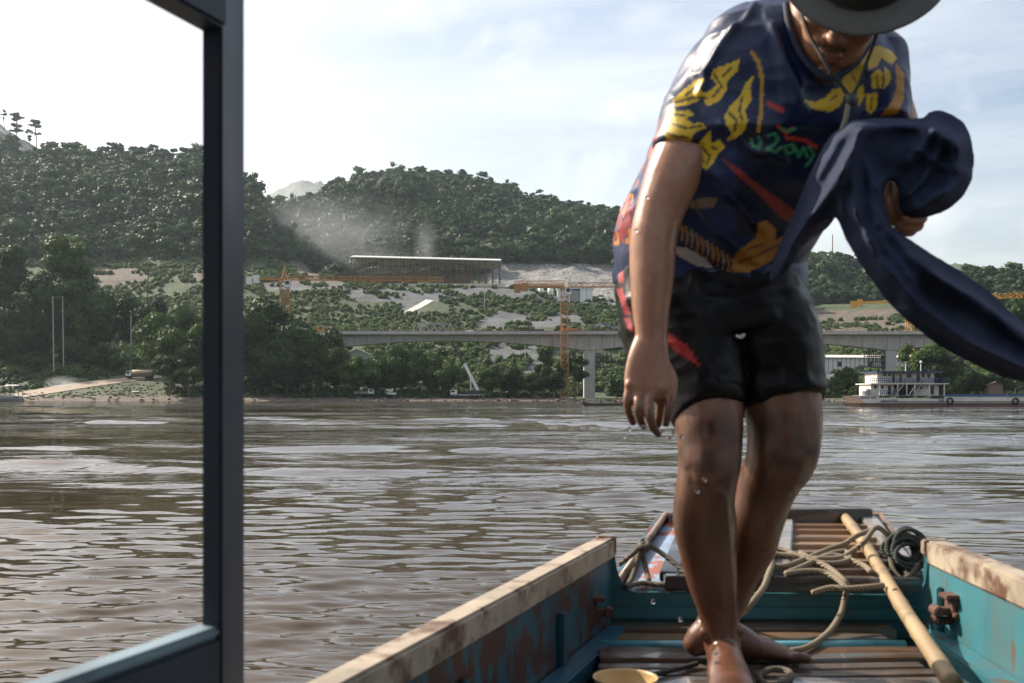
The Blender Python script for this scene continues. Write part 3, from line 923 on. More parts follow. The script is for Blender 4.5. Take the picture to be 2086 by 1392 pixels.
def small_truck(name, base, L, cab_mat, bed_mat, label, face=1, H=2.6, W=2.2, load=None, canopy=None, rz=0.0, cat='truck'):
    """side view truck along x; face=1: cab to the right"""
    r = empty(name, base, label, cat, rz=rz)
    P = lambda x, y, z: (x * face, y, z)
    h = H / 2.6
    def bb(m, a, b): m.bbox((min(a[0] * face, b[0] * face), a[1], a[2]), (max(a[0] * face, b[0] * face), b[1], b[2]))
    m = MB(); bb(m, (-L / 2, -W * .4, .55 * h), (L / 2, W * .4, .8 * h)); m.build('chassis', M_dark, r, local=True)
    m = MB(); cx0, cx1 = L / 2 - 1.7 * h, L / 2
    prof = [(cx0, .8 * h), (cx1, .8 * h), (cx1, 1.5 * h), (cx1 - .35 * h, 2.3 * h), (cx0, 2.4 * h)]
    m.prism([P(x, -W / 2, z) for x, z in prof], (0, W, 0)); cab = m.build('cab', cab_mat, r, local=True)
    m = MB(); prof = [(cx0 + .45 * h, 1.5 * h), (cx1 - .14 * h, 1.5 * h), (cx1 - .42 * h, 2.2 * h), (cx0 + .45 * h, 2.2 * h)]
    m.prism([P(x, -W / 2 - .02, z) for x, z in prof], (0, W + .04, 0)); m.build('window', M_glass, r, local=True)
    m = MB(); z0 = .82 * h
    bb(m, (-L / 2, -W / 2, z0), (cx0 - .12, W / 2, z0 + .12 * h))
    for y in (-W / 2, W / 2 - .08): bb(m, (-L / 2, y, z0 + .12 * h), (cx0 - .12, y + .08, z0 + .7 * h))
    for x in (-L / 2, cx0 - .2): bb(m, (x, -W / 2 + .08, z0 + .12 * h), (x + .08, W / 2 - .08, z0 + .7 * h))
    m.build('bed', bed_mat, r, local=True)
    if canopy:
        m = MB(); n = 10; x0, x1 = -L / 2 - .1, cx0 - .1
        def fn(u, v):
            a = math.pi * u
            return P(x0 + (x1 - x0) * v, -math.cos(a) * W / 2, z0 + .75 * h + math.sin(a) * 1.1 * h)
        m.grid(fn, n, 4)
        o = m.build('canopy', canopy, r, True, local=True)
        sm = o.modifiers.new('thick', 'SOLIDIFY'); sm.thickness = .08
        m = MB()
        for x in (x0, (x0 + x1) / 2, x1):
            for y in (-W / 2 + .03, W / 2 - .03): m.beam(P(x, y, z0 + .1), P(x, y, z0 + .8 * h), .08)
        m.build('canopy_frame', M_dark, r, local=True)
    for x in (-L / 2 + .8 * h, -L / 2 + 1.7 * h, L / 2 - .9 * h):
        for y in (-W / 2 + .02, W / 2 - .02):
            m = MB(); m.cyl(P(x, y - .13, .45 * h), P(x, y + .13, .45 * h), .45 * h, 12); m.build('wheel', M_tyre, r, local=True)
    if load:
        m = MB(); m.ball(P(-L * .15, 0, z0 + .5 * h), (L * .25, W * .4, .55 * h), 10, 6); m.build('load', load, r, True, local=True)
    return r
small_truck('truck', on_deck(1160, -2), 5.2, M_orange, M_orange, 'orange truck on the bridge deck behind the tall crane mast', -1, 2.9)
small_truck('van', on_deck(957, -2), 2.6, M_white, M_white, 'small white pickup on the bridge deck right of the steel truss', 1, 1.7, 1.5, cat='pickup')
small_truck('truck', on_deck(648, -2), 4.4, M_orange, M_orange, 'orange truck at the left end of the bridge', 1, 2.5)

def tarp_tent():
    c = on_deck(1231, -1)
    r = empty('work_shelter', c, 'open shelter with blue tarpaulin roof on the bridge deck', 'shelter')
    x0, x1 = bx(1208) - c.x, bx(1254) - c.x
    m = MB(); n = 9
    def fn(u, v):
        return (x0 + (x1 - x0) * u, -2.3 + 4.6 * v, 2.1 + 1.2 * math.sin(math.pi * min(1, u * 1.05)) - .25 * abs(math.sin(u * 9)) )
    m.grid(fn, 14, 5)
    o = m.build('roof', M_blue, r, True, local=True); o.modifiers.new('t', 'SOLIDIFY').thickness = .06
    for i in range(5):
        xx = x0 + (x1 - x0) * (.06 + .22 * i)
        for y in (-2.2, 2.2):
            m = MB(); m.beam((xx, y, 0), (xx, y, 2.15 + 1.0 * math.sin(math.pi * (.06 + .22 * i))), .12); m.build('post', M_rust, r, local=True)
tarp_tent()
def site_cabin(px0, px1, py):
    c = on_deck((px0 + px1) / 2, -1); w_ = bx(px1) - bx(px0); h = (680.5 - py) / F * BY
    r = empty('site_cabin', c, 'low cream site cabin on the bridge deck', 'cabin')
    MB().bbox((-w_ / 2, -1.5, 0), (w_ / 2, 1.5, h)).build('wall', M_white, r, local=True)
    MB().bbox((-w_ / 2 - .2, -1.7, h + .002), (w_ / 2 + .2, 1.7, h + .15)).build('roof', M_roofpale, r, local=True)
    for i in range(3):
        MB().bbox((-w_ / 2 + .5 + i * w_ / 3, -1.53, h * .4), (-w_ / 2 + .5 + i * w_ / 3 + .8, -1.48, h * .8)).build('window', M_glass, r, local=True)
site_cabin(1644, 1675, 672)
def mini_person(base, h, shirt, trousers, label, name='person', seated=False, cat='person', rz=0.0):
    """a small far figure: one continuous body with clothing colour by height"""
    m = MB(); k = h / 1.7
    if seated:
        for s in (-1, 1):
            m.tube([(s * .1 * k, 0, .12 * k), (s * .12 * k, -.4 * k, .34 * k), (s * .11 * k, -.48 * k, .0)], [.09 * k, .075 * k, .05 * k], 8)
        b0 = .1
    else:
        for s in (-1, 1): m.tube([(s * .07 * k, -.05 * k, 0), (s * .09 * k, 0, .45 * k), (s * .09 * k, 0, .9 * k)], [.05 * k, .06 * k, .095 * k], 8)
        b0 = .88
    m.tube([(0, 0, b0 * k), (0, .02 * k, (b0 + .25) * k), (0, 0, (b0 + .5) * k), (0, -.01 * k, (b0 + .56) * k)], [(.16 * k, .11 * k), (.15 * k, .10 * k), (.20 * k, .11 * k), (.07 * k, .06 * k)], 10)
    m.tube([(0, -.01 * k, (b0 + .54) * k), (0, -.02 * k, (b0 + .64) * k)], [.05 * k, .05 * k], 8)
    m.ball((0, -.03 * k, (b0 + .72) * k), (.085 * k, .1 * k, .12 * k), 10, 8)
    for s in (-1, 1):
        m.tube([(s * .19 * k, 0, (b0 + .48) * k), (s * .25 * k, -.03 * k, (b0 + .22) * k), (s * .18 * k, -.24 * k, (b0 + .12) * k)], [.055 * k, .045 * k, .035 * k], 7)
    o = m.build(name, M_dark, None, True)
    o.location = base; o.rotation_euler = (0, 0, rz)
    rem = o.modifiers.new('join', 'REMESH'); rem.mode = 'VOXEL'; rem.voxel_size = .03 * k; rem.use_smooth_shade = True
    o.data.materials[0] = person_mat(shirt, trousers, (b0 + .02) * k, (b0 + .56) * k)
    return tag(o, label, cat)
_pm = {}
def person_mat(shirt, trousers, z0, z1):
    key = (shirt, trousers, round(z0, 2))
    if key in _pm: return _pm[key]
    m, t, b = new_mat('small_figure_clothes'); L = t.links
    tcn = N('ShaderNodeTexCoord', t); sp = N('ShaderNodeSeparateXYZ', t); L.new(tcn.outputs['Object'], sp.inputs[0])
    rp = N('ShaderNodeValToRGB', t); rp.color_ramp.interpolation = 'CONSTANT'
    mr = N('ShaderNodeMapRange', t); mr.inputs['From Max'].default_value = 2.0; L.new(sp.outputs['Z'], mr.inputs['Value']); L.new(mr.outputs[0], rp.inputs['Fac'])
    e = rp.color_ramp.elements
    e[0].position = 0; e[0].color = (*trousers, 1); e[1].position = z0 / 2; e[1].color = (*shirt, 1)
    x = e.new(z1 / 2); x.color = (.22, .12, .08, 1)
    x = e.new(min(.99, (z1 + .24) / 2)); x.color = (.015, .013, .012, 1)
    L.new(rp.outputs[0], b.inputs['Base Color']); b.inputs['Roughness'].default_value = .8
    _pm[key] = m
    return m
for px_, lab, sh in ((1222, 'worker in orange vest under the blue tarpaulin', (.6, .18, .04)), (1243, 'worker in dark clothes under the right end of the blue tarpaulin', (.06, .07, .1)),
                     (1178, 'worker in dark clothes between the orange truck and blue tarpaulin', (.05, .05, .06)), (816, 'worker in white shirt left of the steel truss on the bridge', (.6, .6, .58))):
    mini_person(on_deck(px_, -3.5) + Vector((0, 0, .55)), 1.65, sh, (.05, .05, .07), lab)

# ------------------------------------------------------------------ tower cranes
def lattice(m, p0, p1, wd, chord, diag, n, up=(0, 0, 1), tri=False):
    p0 = Vector(p0); p1 = Vector(p1); d = (p1 - p0).normalized()
    u = Vector(up)
    if abs(d.dot(u)) > .9: u = Vector((0, 1, 0))
    s = d.cross(u).normalized(); t = s.cross(d).normalized()
    cs = [(-.5, 0), (.5, 0), (0, .9)] if tri else [(-.5, -.5), (.5, -.5), (.5, .5), (-.5, .5)]
    off = [(s * a + t * b) * wd for a, b in cs]
    for o in off: m.beam(p0 + o, p1 + o, chord)
    k = len(off)
    for i in range(n):
        a = p0.lerp(p1, i / n); b = p0.lerp(p1, (i + 1) / n)
        for j in range(k):
            o1, o2 = off[j], off[(j + 1) % k]
            if i % 2: o1, o2 = o2, o1
            m.beam(a + o1, b + o2, diag)
            m.beam(a + off[j], a + off[(j + 1) % k], diag)
def tower_crane(px, Y, py_jib, ang, Lc, Lj, label, matl, base_z=None, apex=7.0, mw=2.2, jd=1.5, mat_cw=None, lattice_back=False):
    b = gp(px, Y)
    zb = b.z - .5 if base_z is None else base_z
    z = CAMZ + (HY - py_jib) / F * Y
    r = empty('tower_crane', (b.x, Y, zb), label, 'crane')
    c = Vector((b.x, Y, 0)); d = Vector((math.cos(ang), math.sin(ang), 0))
    m = MB(); lattice(m, c + Vector((0, 0, zb)), c + Vector((0, 0, z - .8)), mw, .26, .17, max(4, int((z - zb) / 2.3)))
    m.build('mast', matl, r)
    m = MB(); m.cyl(c + Vector((0, 0, z - .8)), c + Vector((0, 0, z + .1)), 1.4, 14); m.build('slewing_ring', matl, r)
    m = MB(); lattice(m, c + d * 1.2 + Vector((0, 0, z + .1)), c + d * Lj + Vector((0, 0, z + .1)), jd, .2, .13, int(Lj / 1.8), tri=True); m.build('jib', matl, r)
    m = MB(); q = c - d * Lc
    for s in (-.7, .7):
        o = Vector((-d.y, d.x, 0)) * s
        m.beam(c + o + Vector((0, 0, z + .3)), q + o + Vector((0, 0, z + .3)), .5, .8)
    if lattice_back: lattice(m, c + Vector((0, 0, z + 1.1)), q + Vector((0, 0, z + 1.1)), 1.2, .16, .12, int(Lc / 1.6), tri=True)
    m.build('counter_jib', matl, r)
    for i in range(2):
        m = MB(); m.box(q + d * (1.2 + 2.2 * i) + Vector((0, 0, z - .3 + .5 * i)), (1.9, 2.0, 2.6), ang); m.build('counterweight', mat_cw or matl, r)
    m = MB(); sidev = Vector((-d.y, d.x, 0)); cc = c + d * 1.2 - sidev * 1.9 + Vector((0, 0, z - 1.4))
    m.box(cc, (1.9, 1.6, 2.2), ang); cab = m.build('cab', M_white, r)
    m = MB(); m.box(cc + d * .95 + Vector((0, 0, .3)), (.06, 1.3, 1.2), ang); m.box(cc - sidev * .8 + Vector((0, 0, .3)), (1.3, .06, 1.2), ang); m.build('window', M_glass, cab)
    if apex:
        m = MB(); top = c + Vector((0, 0, z + apex))
        for a in (-.8, .8):
            for e in (-.8, .8): m.beam(c + d * a + sidev * e + Vector((0, 0, z + .2)), top, .2)
        for i in range(1, 5):
            f = i / 5
            for a, e in ((-.8, -.8), (.8, -.8), (.8, .8), (-.8, .8)):
                p = c + d * a + sidev * e + Vector((0, 0, z + .2)); m.beam(p.lerp(top, f), (c - d * a + sidev * e + Vector((0, 0, z + .2))).lerp(top, f), .12)
        m.build('apex', matl, r)
        m = MB()
        m.beam(top, q + d * 2 + Vector((0, 0, z + .6)), .09); m.beam(top, c + d * Lj * .45 + Vector((0, 0, z + 1.3)), .07); m.beam(top, c + d * Lj * .85 + Vector((0, 0, z + 1.3)), .07)
        m.build('tie_rod', M_dark, r)
    m = MB(); tp = c + d * Lj * .55 + Vector((0, 0, z - .5)); m.box(tp, (1.6, 1.4, .6), ang); tr = m.build('trolley', matl, r)
    m = MB(); m.beam(tp, tp - Vector((0, 0, 3)), .08); m.box(tp - Vector((0, 0, 3.2)), (.5, .3, .7), ang); m.build('hook', M_dark, tr)
    return r
tower_crane(580, 326, 571, R(4), 12.5, 52, 'rusty orange tower crane rising above the dark trees at left', M_yellow, apex=4.8, mat_cw=M_white, mw=2.6)
tower_crane(1150, 318, 586, R(-3), 16.2, 56, 'tall orange tower crane standing at the shore before the bridge pier', M_yellow, apex=0, lattice_back=True, base_z=-1)
tower_crane(1853, 372, 615, R(-24), 21.0, 70, 'yellow tower crane half hidden behind the blowing cloth', M_yellow2, apex=0, jd=1.9)

# ------------------------------------------------------------------ long shed with conveyors, batching plant, long building
def make_shed():
    Y0, Y1 = 592.0, 626.0
    x0, x1 = (716 - CX) / F * Y0, (1017 - CX) / F * Y0
    ze0 = CAMZ + (HY - 523.5) / F * Y0; ze1 = CAMZ + (HY - 531.0) / F * Y0
    zf = gz((870 - CX) / F * 600, 600) + .3
    r = empty('open_shed', ((x0 + x1) / 2, Y0, zf), 'long open steel shed with pale roof on the terrace', 'shed')
    m = MB(); ym = (Y0 + Y1) / 2
    def sl(y, a): return [(x0 - 1, y, ze0 + a), (x1 + 1, y, ze1 + a)]
    A, B_, C_ = sl(Y0 - 1.2, 0), sl(ym, 3.2), sl(Y1 + 1.2, 0)
    for P, Q in ((A, B_), (B_, C_)):
        m.add([P[0], P[1], Q[1], Q[0]] + [(p[0], p[1], p[2] - .5) for p in (P[0], P[1], Q[1], Q[0])], [(0, 1, 2, 3), (7, 6, 5, 4), (0, 4, 5, 1), (1, 5, 6, 2), (2, 6, 7, 3), (3, 7, 4, 0)])
    m.build('roof', M_roofpale, r)
    n = 22
    for row, y in enumerate((Y0, ym, Y1)):
        for i in range(n):
            f = i / (n - 1); x = x0 + (x1 - x0) * f
            mm = MB(); mm.beam((x, y, zf - .5), (x, y, ze0 + (ze1 - ze0) * f - .4 + (3 if row == 1 else 0)), .42); mm.build('column', M_rust, r)
    m = MB()
    for i in range(n - 1):
        f = i / (n - 1); g_ = (i + 1) / (n - 1); xa = x0 + (x1 - x0) * f; xb = x0 + (x1 - x0) * g_
        za = ze0 + (ze1 - ze0) * f; zc = ze0 + (ze1 - ze0) * g_
        m.beam((xa, Y0, za - .8), (xb, Y0, zc - .8), .4); m.beam((xa, Y0, za - 2.4), (xb, Y0, zc - 2.4), .25)
        m.beam((xa, Y0, za - 2.4), (xb, Y0, zc - .8), .18)
        m.beam((xa, Y1, za - .8), (xb, Y1, zc - .8), .3)
        if i % 3 == 1:
            m.beam((xa, Y0, zf), (xb, Y0, zc - 2.4), .16)
    m.build('bracing', M_rust, r)
    for (pa, qa, pb, qb, yy) in ((700, 556, 770, 534, Y0 + 8), (745, 552, 865, 540, Y0 + 14), (980, 545, 860, 536, Y0 + 10), (760, 562, 900, 556, Y0 + 4)):
        p = at(pa, qa, yy); q = at(pb, qb, yy)
        m = MB(); lattice(m, p, q, 1.6, .3, .2, 16); m.build('conveyor', M_rust, r)
    for (pa, pb, z0_, hh) in ((770, 790, 0, 8), (900, 935, 0, 5), (938, 958, 0, 8.5), (835, 850, 0, 7)):
        a = at(pa, 570, Y0 + 16); b = at(pb, 570, Y0 + 16)
        m = MB(); m.bbox((a.x, Y0 + 13, zf + 2), (b.x, Y0 + 20, zf + 2 + hh * .6))
        for xx in (a.x + .3, b.x - .3):
            for yy in (Y0 + 13.3, Y0 + 19.7): m.beam((xx, yy, zf - .5), (xx, yy, zf + 2.1), .4)
        m.build('hopper', M_rust, r)
make_shed()
def make_plant():
    Y0 = 556.0
    def X(p): return (p - CX) / F * Y0
    def Z(p): return CAMZ + (HY - p) / F * Y0
    zg = Z(634)
    r = empty('batching_plant', (X(1175), Y0, zg), 'white panelled plant building on thin columns behind the orange crane', 'building')
    for a, b in ((1136, 1148.5), (1149, 1161), (1182, 1194.5), (1195, 1207)):
        MB().bbox((X(a), Y0, Z(616)), (X(b), Y0 + 8, Z(589))).build('panel', M_white, r)
    MB().bbox((X(1162), Y0 + .6, Z(614)), (X(1181.4), Y0 + 7, Z(591))).build('recess', M_grey, r)
    for p in np.linspace(1138, 1205, 12):
        MB().beam((X(p), Y0 + 1, zg - 3), (X(p), Y0 + 1, Z(616)), .45).build('column', M_conc, r)
    m = MB(); m.bbox((X(1090), Y0 + 1, zg - 2), (X(1135), Y0 + 7, Z(603))); m.build('side_wall', M_concp, r)
    for p in (1102, 1122): MB().cyl((X(p), Y0 + 4, Z(603)), (X(p), Y0 + 4, Z(585)), 1.6, 14).build('silo', M_white, r, True)
    MB().bbox((X(1134), Y0 - .4, Z(589) + .02), (X(1209), Y0 + 8.4, Z(588) + .3)).build('roof', M_roofpale, r)
make_plant()
def long_building():
    Y0 = 395.0
    def X(p): return (p - CX) / F * Y0
    def Z(p): return CAMZ + (HY - p) / F * Y0
    r = empty('long_building', (X(1750), Y0, Z(750)), 'long low pale building with sheet roof under the bridge', 'building')
    MB().bbox((X(1560), Y0, Z(765)), (X(1900), Y0 + 14, Z(729))).build('wall', M_white, r)
    for p in np.arange(1570, 1895, 9):
        MB().bbox((X(p), Y0 - .12, Z(764)), (X(p) + .25, Y0 + .02, Z(729.5))).build('pilaster', M_grey, r)
    m = MB(); m.add([(X(1555), Y0 - 1, Z(728.5)), (X(1905), Y0 - 1, Z(730.5)), (X(1905), Y0 + 7, Z(724)), (X(1555), Y0 + 7, Z(722)),
                     (X(1555), Y0 - 1, Z(727.5)), (X(1905), Y0 - 1, Z(729.5)), (X(1905), Y0 + 7, Z(723)), (X(1555), Y0 + 7, Z(721))],
                    [(0, 1, 2, 3), (4, 5, 6, 7), (0, 1, 5, 4), (1, 2, 6, 5), (2, 3, 7, 6), (3, 0, 4, 7)])
    m.build('roof', M_roofpale, r)
    for p in (1596, 1660, 1706, 1770): MB().bbox((X(p), Y0 - .06, Z(747)), (X(p) + 1.6, Y0 + .02, Z(737))).build('window', M_glass, r)
long_building()

# ------------------------------------------------------------------ poles, masts, pylon
M_pole = mat('grey_pole', (.42, .40, .37), (.30, .29, .27), rough=.9, scale=2)
def pole(px, pyb, pyt, Y, label, matl=M_pole, lamp=False, r0=.16, arm=False, lean=0.0, name='utility_pole'):
    b = at(px, pyb, Y); t = at(px + lean, pyt, Y)
    r = empty(name, b, label, 'pole')
    foot = Vector((b.x, b.y, min(b.z - 1.5, gz(b.x, b.y) - .4))); r.location.z = max(foot.z, gz(b.x, b.y))
    MB().tube([foot, b.lerp(t, .5), t], [r0 * 1.2, r0, r0 * .8], 8).build('shaft', matl, r)
    if lamp: MB().ball(t + Vector((0, 0, .2)), (.5, .5, .4), 10, 7).build('lamp_head', M_white, r, True)
    if arm: MB().beam(t + Vector((-.9, 0, -.3)), t + Vector((.9, 0, -.3)), .14).build('cross_arm', M_wood, r)
    return r
def hframe():
    a, b = at(110, 702, 347), at(130, 684, 350); at_, bt = at(107.5, 604, 347), at(127.5, 604, 350)
    a.z = gz(a.x, a.y); b.z = gz(b.x, b.y)
    r = empty('utility_pole', a, 'pair of pale poles joined by a cross arm at far left', 'pole')
    MB().tube([a - Vector((0, 0, 3)), at_], [.22, .16], 8).build('shaft', M_pole, r)
    MB().tube([b - Vector((0, 0, 3)), bt], [.22, .16], 8).build('shaft', M_pole, r)
    MB().beam(at_ + Vector((-.6, 0, -.3)), bt + Vector((.6, 0, -.3)), .22).build('cross_arm', M_wood, r)
hframe()
pole(211, 640, 583, 440, 'thin dark lamp pole with white top above the terrace scrub', M_dark, True)
pole(298, 615, 528, 430, 'tall dark leaning lamp pole with white top on left bank', M_dark, True, .22, lean=7)
pole(373, 570, 541, 560, 'pale utility pole with cross arm beside the dark window post', M_pole, False, .22, True)
pole(267, 672, 642, 350, 'short pale pole among trees above the banana plant', M_pole)
pole(301, 560, 536, 600, 'small faint pole on upper left terrace', M_pole, False, .2)
pole(514, 572, 539, 560, 'thin pale pole just right of the dark window post', M_pole, False, .2)
pole(987, 622, 587, 505, 'thin pale lamp pole on the gravel slope below the shed', M_pole, False, .16)
pole(893, 616, 588, 512, 'thin pale lamp pole on the gravel slope right of the white ramp', M_pole, False, .16)
pole(1022, 722, 694, 400, 'thin pale pole under the bridge between the trees', M_pole, False, .14)
pole(1070, 726, 700, 400, 'thin pale pole under the bridge left of the orange crane', M_pole, False, .14)
pole(1696, 566, 478, 860, 'tall thin antenna mast on the skyline seen under the cloth', mat('red_mast', (.30, .14, .11), (.22, .12, .1), rough=.7), False, .5, name='antenna_mast')
pole(701, 556, 532, 640, 'thin dark pole with cross arm left of the long shed', M_dark, False, .22, True)
pole(2050, 806, 772, 300, 'left of two pale posts on the bank at far right', M_pole, False, .22)
pole(2068, 806, 776, 301, 'right of two pale posts on the bank at far right', M_pole, False, .22)
def pylon():
    b = gp(147, 690); Y = 690
    z1 = CAMZ + (HY - 398) / F * Y; z0 = CAMZ + (HY - 492) / F * Y
    r = empty('transmission_pylon', (b.x, Y, z0), 'pale lattice power pylon standing in the forest on left hill', 'pylon')
    m = MB(); n = 9
    def w(f): return 3.4 * (1 - f) ** 1.3 + .5
    for i in range(n):
        f, g_ = i / n, (i + 1) / n
        za, zb = z0 + (z1 - z0) * f, z0 + (z1 - z0) * g_
        A = [(b.x + sx * w(f), Y + sy * w(f), za) for sx, sy in ((-1, -1), (1, -1), (1, 1), (-1, 1))]
        B_ = [(b.x + sx * w(g_), Y + sy * w(g_), zb) for sx, sy in ((-1, -1), (1, -1), (1, 1), (-1, 1))]
        for j in range(4):
            m.beam(A[j], B_[j], .38); m.beam(A[j], B_[(j + 1) % 4], .22); m.beam(A[(j + 1) % 4], B_[j], .22); m.beam(B_[j], B_[(j + 1) % 4], .2)
    m.build('tower_body', M_pole, r)
    for f, wd in ((.62, 6.5), (.76, 5.5), (.9, 4.5)):
        z = z0 + (z1 - z0) * f; m = MB()
        m.beam((b.x - wd, Y, z), (b.x + wd, Y, z), .3); m.beam((b.x - wd, Y, z), (b.x, Y, z + 1.8), .2); m.beam((b.x + wd, Y, z), (b.x, Y, z + 1.8), .2)
        m.build('cross_arm', M_pole, r)
pylon()
# ------------------------------------------------------------------ individual trees on the bank and on the ridges
def bank_tree(key, px, pyb, pyt, Y, label, wide=1.0, name='tree', group=None):
    x = (px - CX) / F * Y
    z = max(gz(x, Y), .3)
    top = CAMZ + (HY - pyt) / F * Y
    return tree(key, (x, Y, z - .2), max(2.0, top - z), label, group, name=name, wide=wide)
BT = [
 # left bank
 ('tall', 148, 700, 474, 322, 'tallest dark tree of the left bank, its ragged crown above the scrub', .95),
 ('broad', 98, 700, 545, 321, 'broad dark tree overlapping the tallest tree on its left', .8),
 ('round', 178, 720, 585, 323, 'dark tree directly behind the pair of pale poles on their right', .9),
 ('tall', 0, 740, 492, 316, 'dark tree cut by the left edge of the picture', .9),
 ('broad', 45, 740, 612, 314, 'wide dark tree near the left edge below the terraces', .9),
 ('round', 82, 750, 640, 310, 'rounded dark tree left of the pair of pale poles', .95),
 ('round', 15, 770, 690, 304, 'low dark rounded tree at the left edge above the moored boat', 1.1),
 ('broad', 75, 780, 712, 302, 'wide low dark tree above the dirt road at far left', 1.0),
 ('round', 150, 770, 680, 306, 'dark rounded tree behind the lower half of the pale poles', 1.0),
 ('broad', 205, 775, 700, 303, 'dark wide tree left of the banana plant', 1.0),
 ('round', 293, 745, 596, 330, 'dense dark tree standing below the tall leaning lamp pole', .85),
 ('round', 330, 730, 630, 326, 'dark tree right of the tree under the leaning lamp pole', .9),
 ('broad', 372, 740, 615, 324, 'dark tree touching the left side of the window post', .85),
 ('round', 395, 750, 652, 318, 'dark rounded tree close beside the window post', .9),
 ('round', 372, 755, 678, 308, 'round lighter green bush-like tree right of the upper dirt track', 1.0),
 ('round', 240, 790, 722, 299, 'dark green tree below the banana plant', 1.0),
 ('loose', 345, 790, 722, 297, 'loose light green tree beside the canvas truck', 1.05),
 ('loose', 385, 795, 745, 295, 'loose low green tree at the foot of the window post', 1.1),
 # between the post and the orange crane
 ('broad', 536, 760, 602, 318, 'big dark tree rising just right of the window post', 1.05),
 ('broad', 604, 770, 642, 316, 'big dark tree under the left crane mast', 1.0),
 ('round', 645, 780, 660, 312, 'dark tree in front of the left end of the bridge', 1.0),
 ('round', 540, 790, 668, 308, 'dark tree with light green top right of the window post', 1.0),
 ('broad', 585, 800, 690, 306, 'wide dark tree low on the bank under the left crane', 1.0),
 ('round', 690, 795, 706, 308, 'dark rounded tree left of the tallest tree under the bridge span', 1.1),
 ('round', 525, 800, 742, 300, 'green tree at the water right of the window post', 1.1),
 ('loose', 640, 808, 762, 299, 'small lighter green tree at the water below the left crane', 1.2),
 ('round', 730, 800, 722, 304, 'dark tree left of the tallest tree beneath the bridge', 1.1),
 ('broad', 805, 800, 697, 312, 'tallest dark tree under the bridge span', .9),
 ('broad', 768, 800, 720, 308, 'dark tree overlapping the tallest tree under the bridge span', .9),
 ('round', 872, 795, 706, 314, 'dark rounded tree left of the mobile crane', .95),
 ('broad', 905, 798, 722, 310, 'dark tree right behind the mobile crane boom', .9),
 ('round', 1000, 800, 740, 312, 'dark tree just right of the mobile crane', 1.0),
 ('broad', 1045, 802, 742, 314, 'dark green tree midway between mobile crane and orange tower crane', .9),
 ('tall', 1108, 800, 702, 316, 'slim dark climber-covered tree left of the orange tower crane', .75),
 ('round', 1128, 805, 742, 312, 'dark tree touching the foot of the orange tower crane', .9),
 ('round', 1090, 806, 757, 309, 'low dark tree left of the orange crane foot', 1.1),
 ('loose', 1172, 806, 722, 322, 'lighter green tree between orange crane mast and bridge pier', .8),
 # right bank
 ('round', 1875, 800, 694, 305, 'rounded bright green tree right of the second bridge pier', .95),
 ('broad', 1915, 805, 708, 302, 'dark green tree behind the wheelhouse of the cargo ship', .9),
 ('broad', 1960, 806, 738, 299, 'bright green tree over the blue hatch covers of the ship', 1.0),
 ('round', 2005, 806, 756, 297, 'green tree left of the small hut on right bank', 1.0),
 ('broad', 2078, 806, 600, 330, 'tall tree at the right edge behind the cloth', .8),
 ('round', 1700, 800, 765, 322, 'small green tree on the gravel slope left of the ship', 1.0),
 ('round', 1722, 806, 744, 326, 'green tree in front of the long pale building', .9),
 ('loose', 1670, 806, 782, 318, 'small green tree beside the dark shorts on the right shore', 1.2),
 ('round', 1258, 806, 770, 326, 'dark tree left of the hanging hand', 1.0),
 ('round', 1940, 808, 765, 296, 'low green tree right behind the stern house of the ship', 1.1),
 ('round', 2040, 808, 752, 300, 'dark green tree above the small hut roof', 1.1),
]
for b_ in BT:
    b_ = list(b_)
    if b_[1] <= 332: b_[4] = 352 + (b_[4] - 298) * .8        # these stand behind the dirt road
    bank_tree(*b_[:6], wide=b_[6])
ORD = ['first', 'second', 'third', 'fourth', 'fifth', 'sixth', 'seventh', 'eighth', 'ninth', 'tenth', 'eleventh', 'twelfth', 'thirteenth', 'fourteenth', 'fifteenth', 'sixteenth', 'seventeenth', 'eighteenth', 'nineteenth', 'twentieth']
def ridge(pts, Y, what, group):
    for i, (px, pyt, key) in enumerate(sorted(pts)):
        x = (px - CX) / F * Y; z = gz(x, Y); top = CAMZ + (HY - pyt) / F * Y
        tree(key, (x, Y, z - .5), max(6, top - z), f'{ORD[i]} tree from the left {what}', group)
ridge([(8, 222, 'slender'), (34, 228, 'ragged'), (74, 242, 'umbrella'), (60, 262, 'ragged'), (92, 290, 'ridge_round')], 985, 'on the rocky quarry hilltop', 'trees on the quarry hilltop')
ridge([(172, 300, 'ridge_round'), (205, 312, 'ragged'), (228, 288, 'umbrella'), (246, 290, 'slender'), (268, 297, 'umbrella'), (283, 330, 'ragged'), (312, 292, 'ragged'), (330, 300, 'ridge_round'), (352, 302, 'umbrella'), (376, 303, 'ragged'), (398, 312, 'umbrella'), (145, 318, 'ridge_round')], 880, 'on the skyline left of the window post', 'trees on the left skyline')
ridge([(506, 376, 'umbrella'), (520, 392, 'ragged'), (537, 398, 'slender'), (552, 420, 'ridge_round')], 800, 'on the falling ridge right of the window post', 'trees on the falling ridge')
ridge([(604, 402, 'ridge_round'), (640, 392, 'ridge_round'), (668, 384, 'ridge_round'), (700, 378, 'ragged'), (738, 366, 'slender'), (770, 356, 'umbrella'), (796, 352, 'ridge_round'), (822, 347, 'ridge_round'), (846, 349, 'ragged'), (867, 348, 'umbrella'),
       (905, 356, 'ragged'), (948, 364, 'ragged'), (1000, 378, 'ridge_round'), (1026, 382, 'umbrella'), (1048, 386, 'ragged'), (1090, 398, 'ridge_round'), (1135, 404, 'ragged'), (1178, 412, 'ridge_round'), (1226, 420, 'ragged'), (1254, 424, 'ridge_round')], 1040, 'along the crest of the central hill', 'trees on the central hill crest')
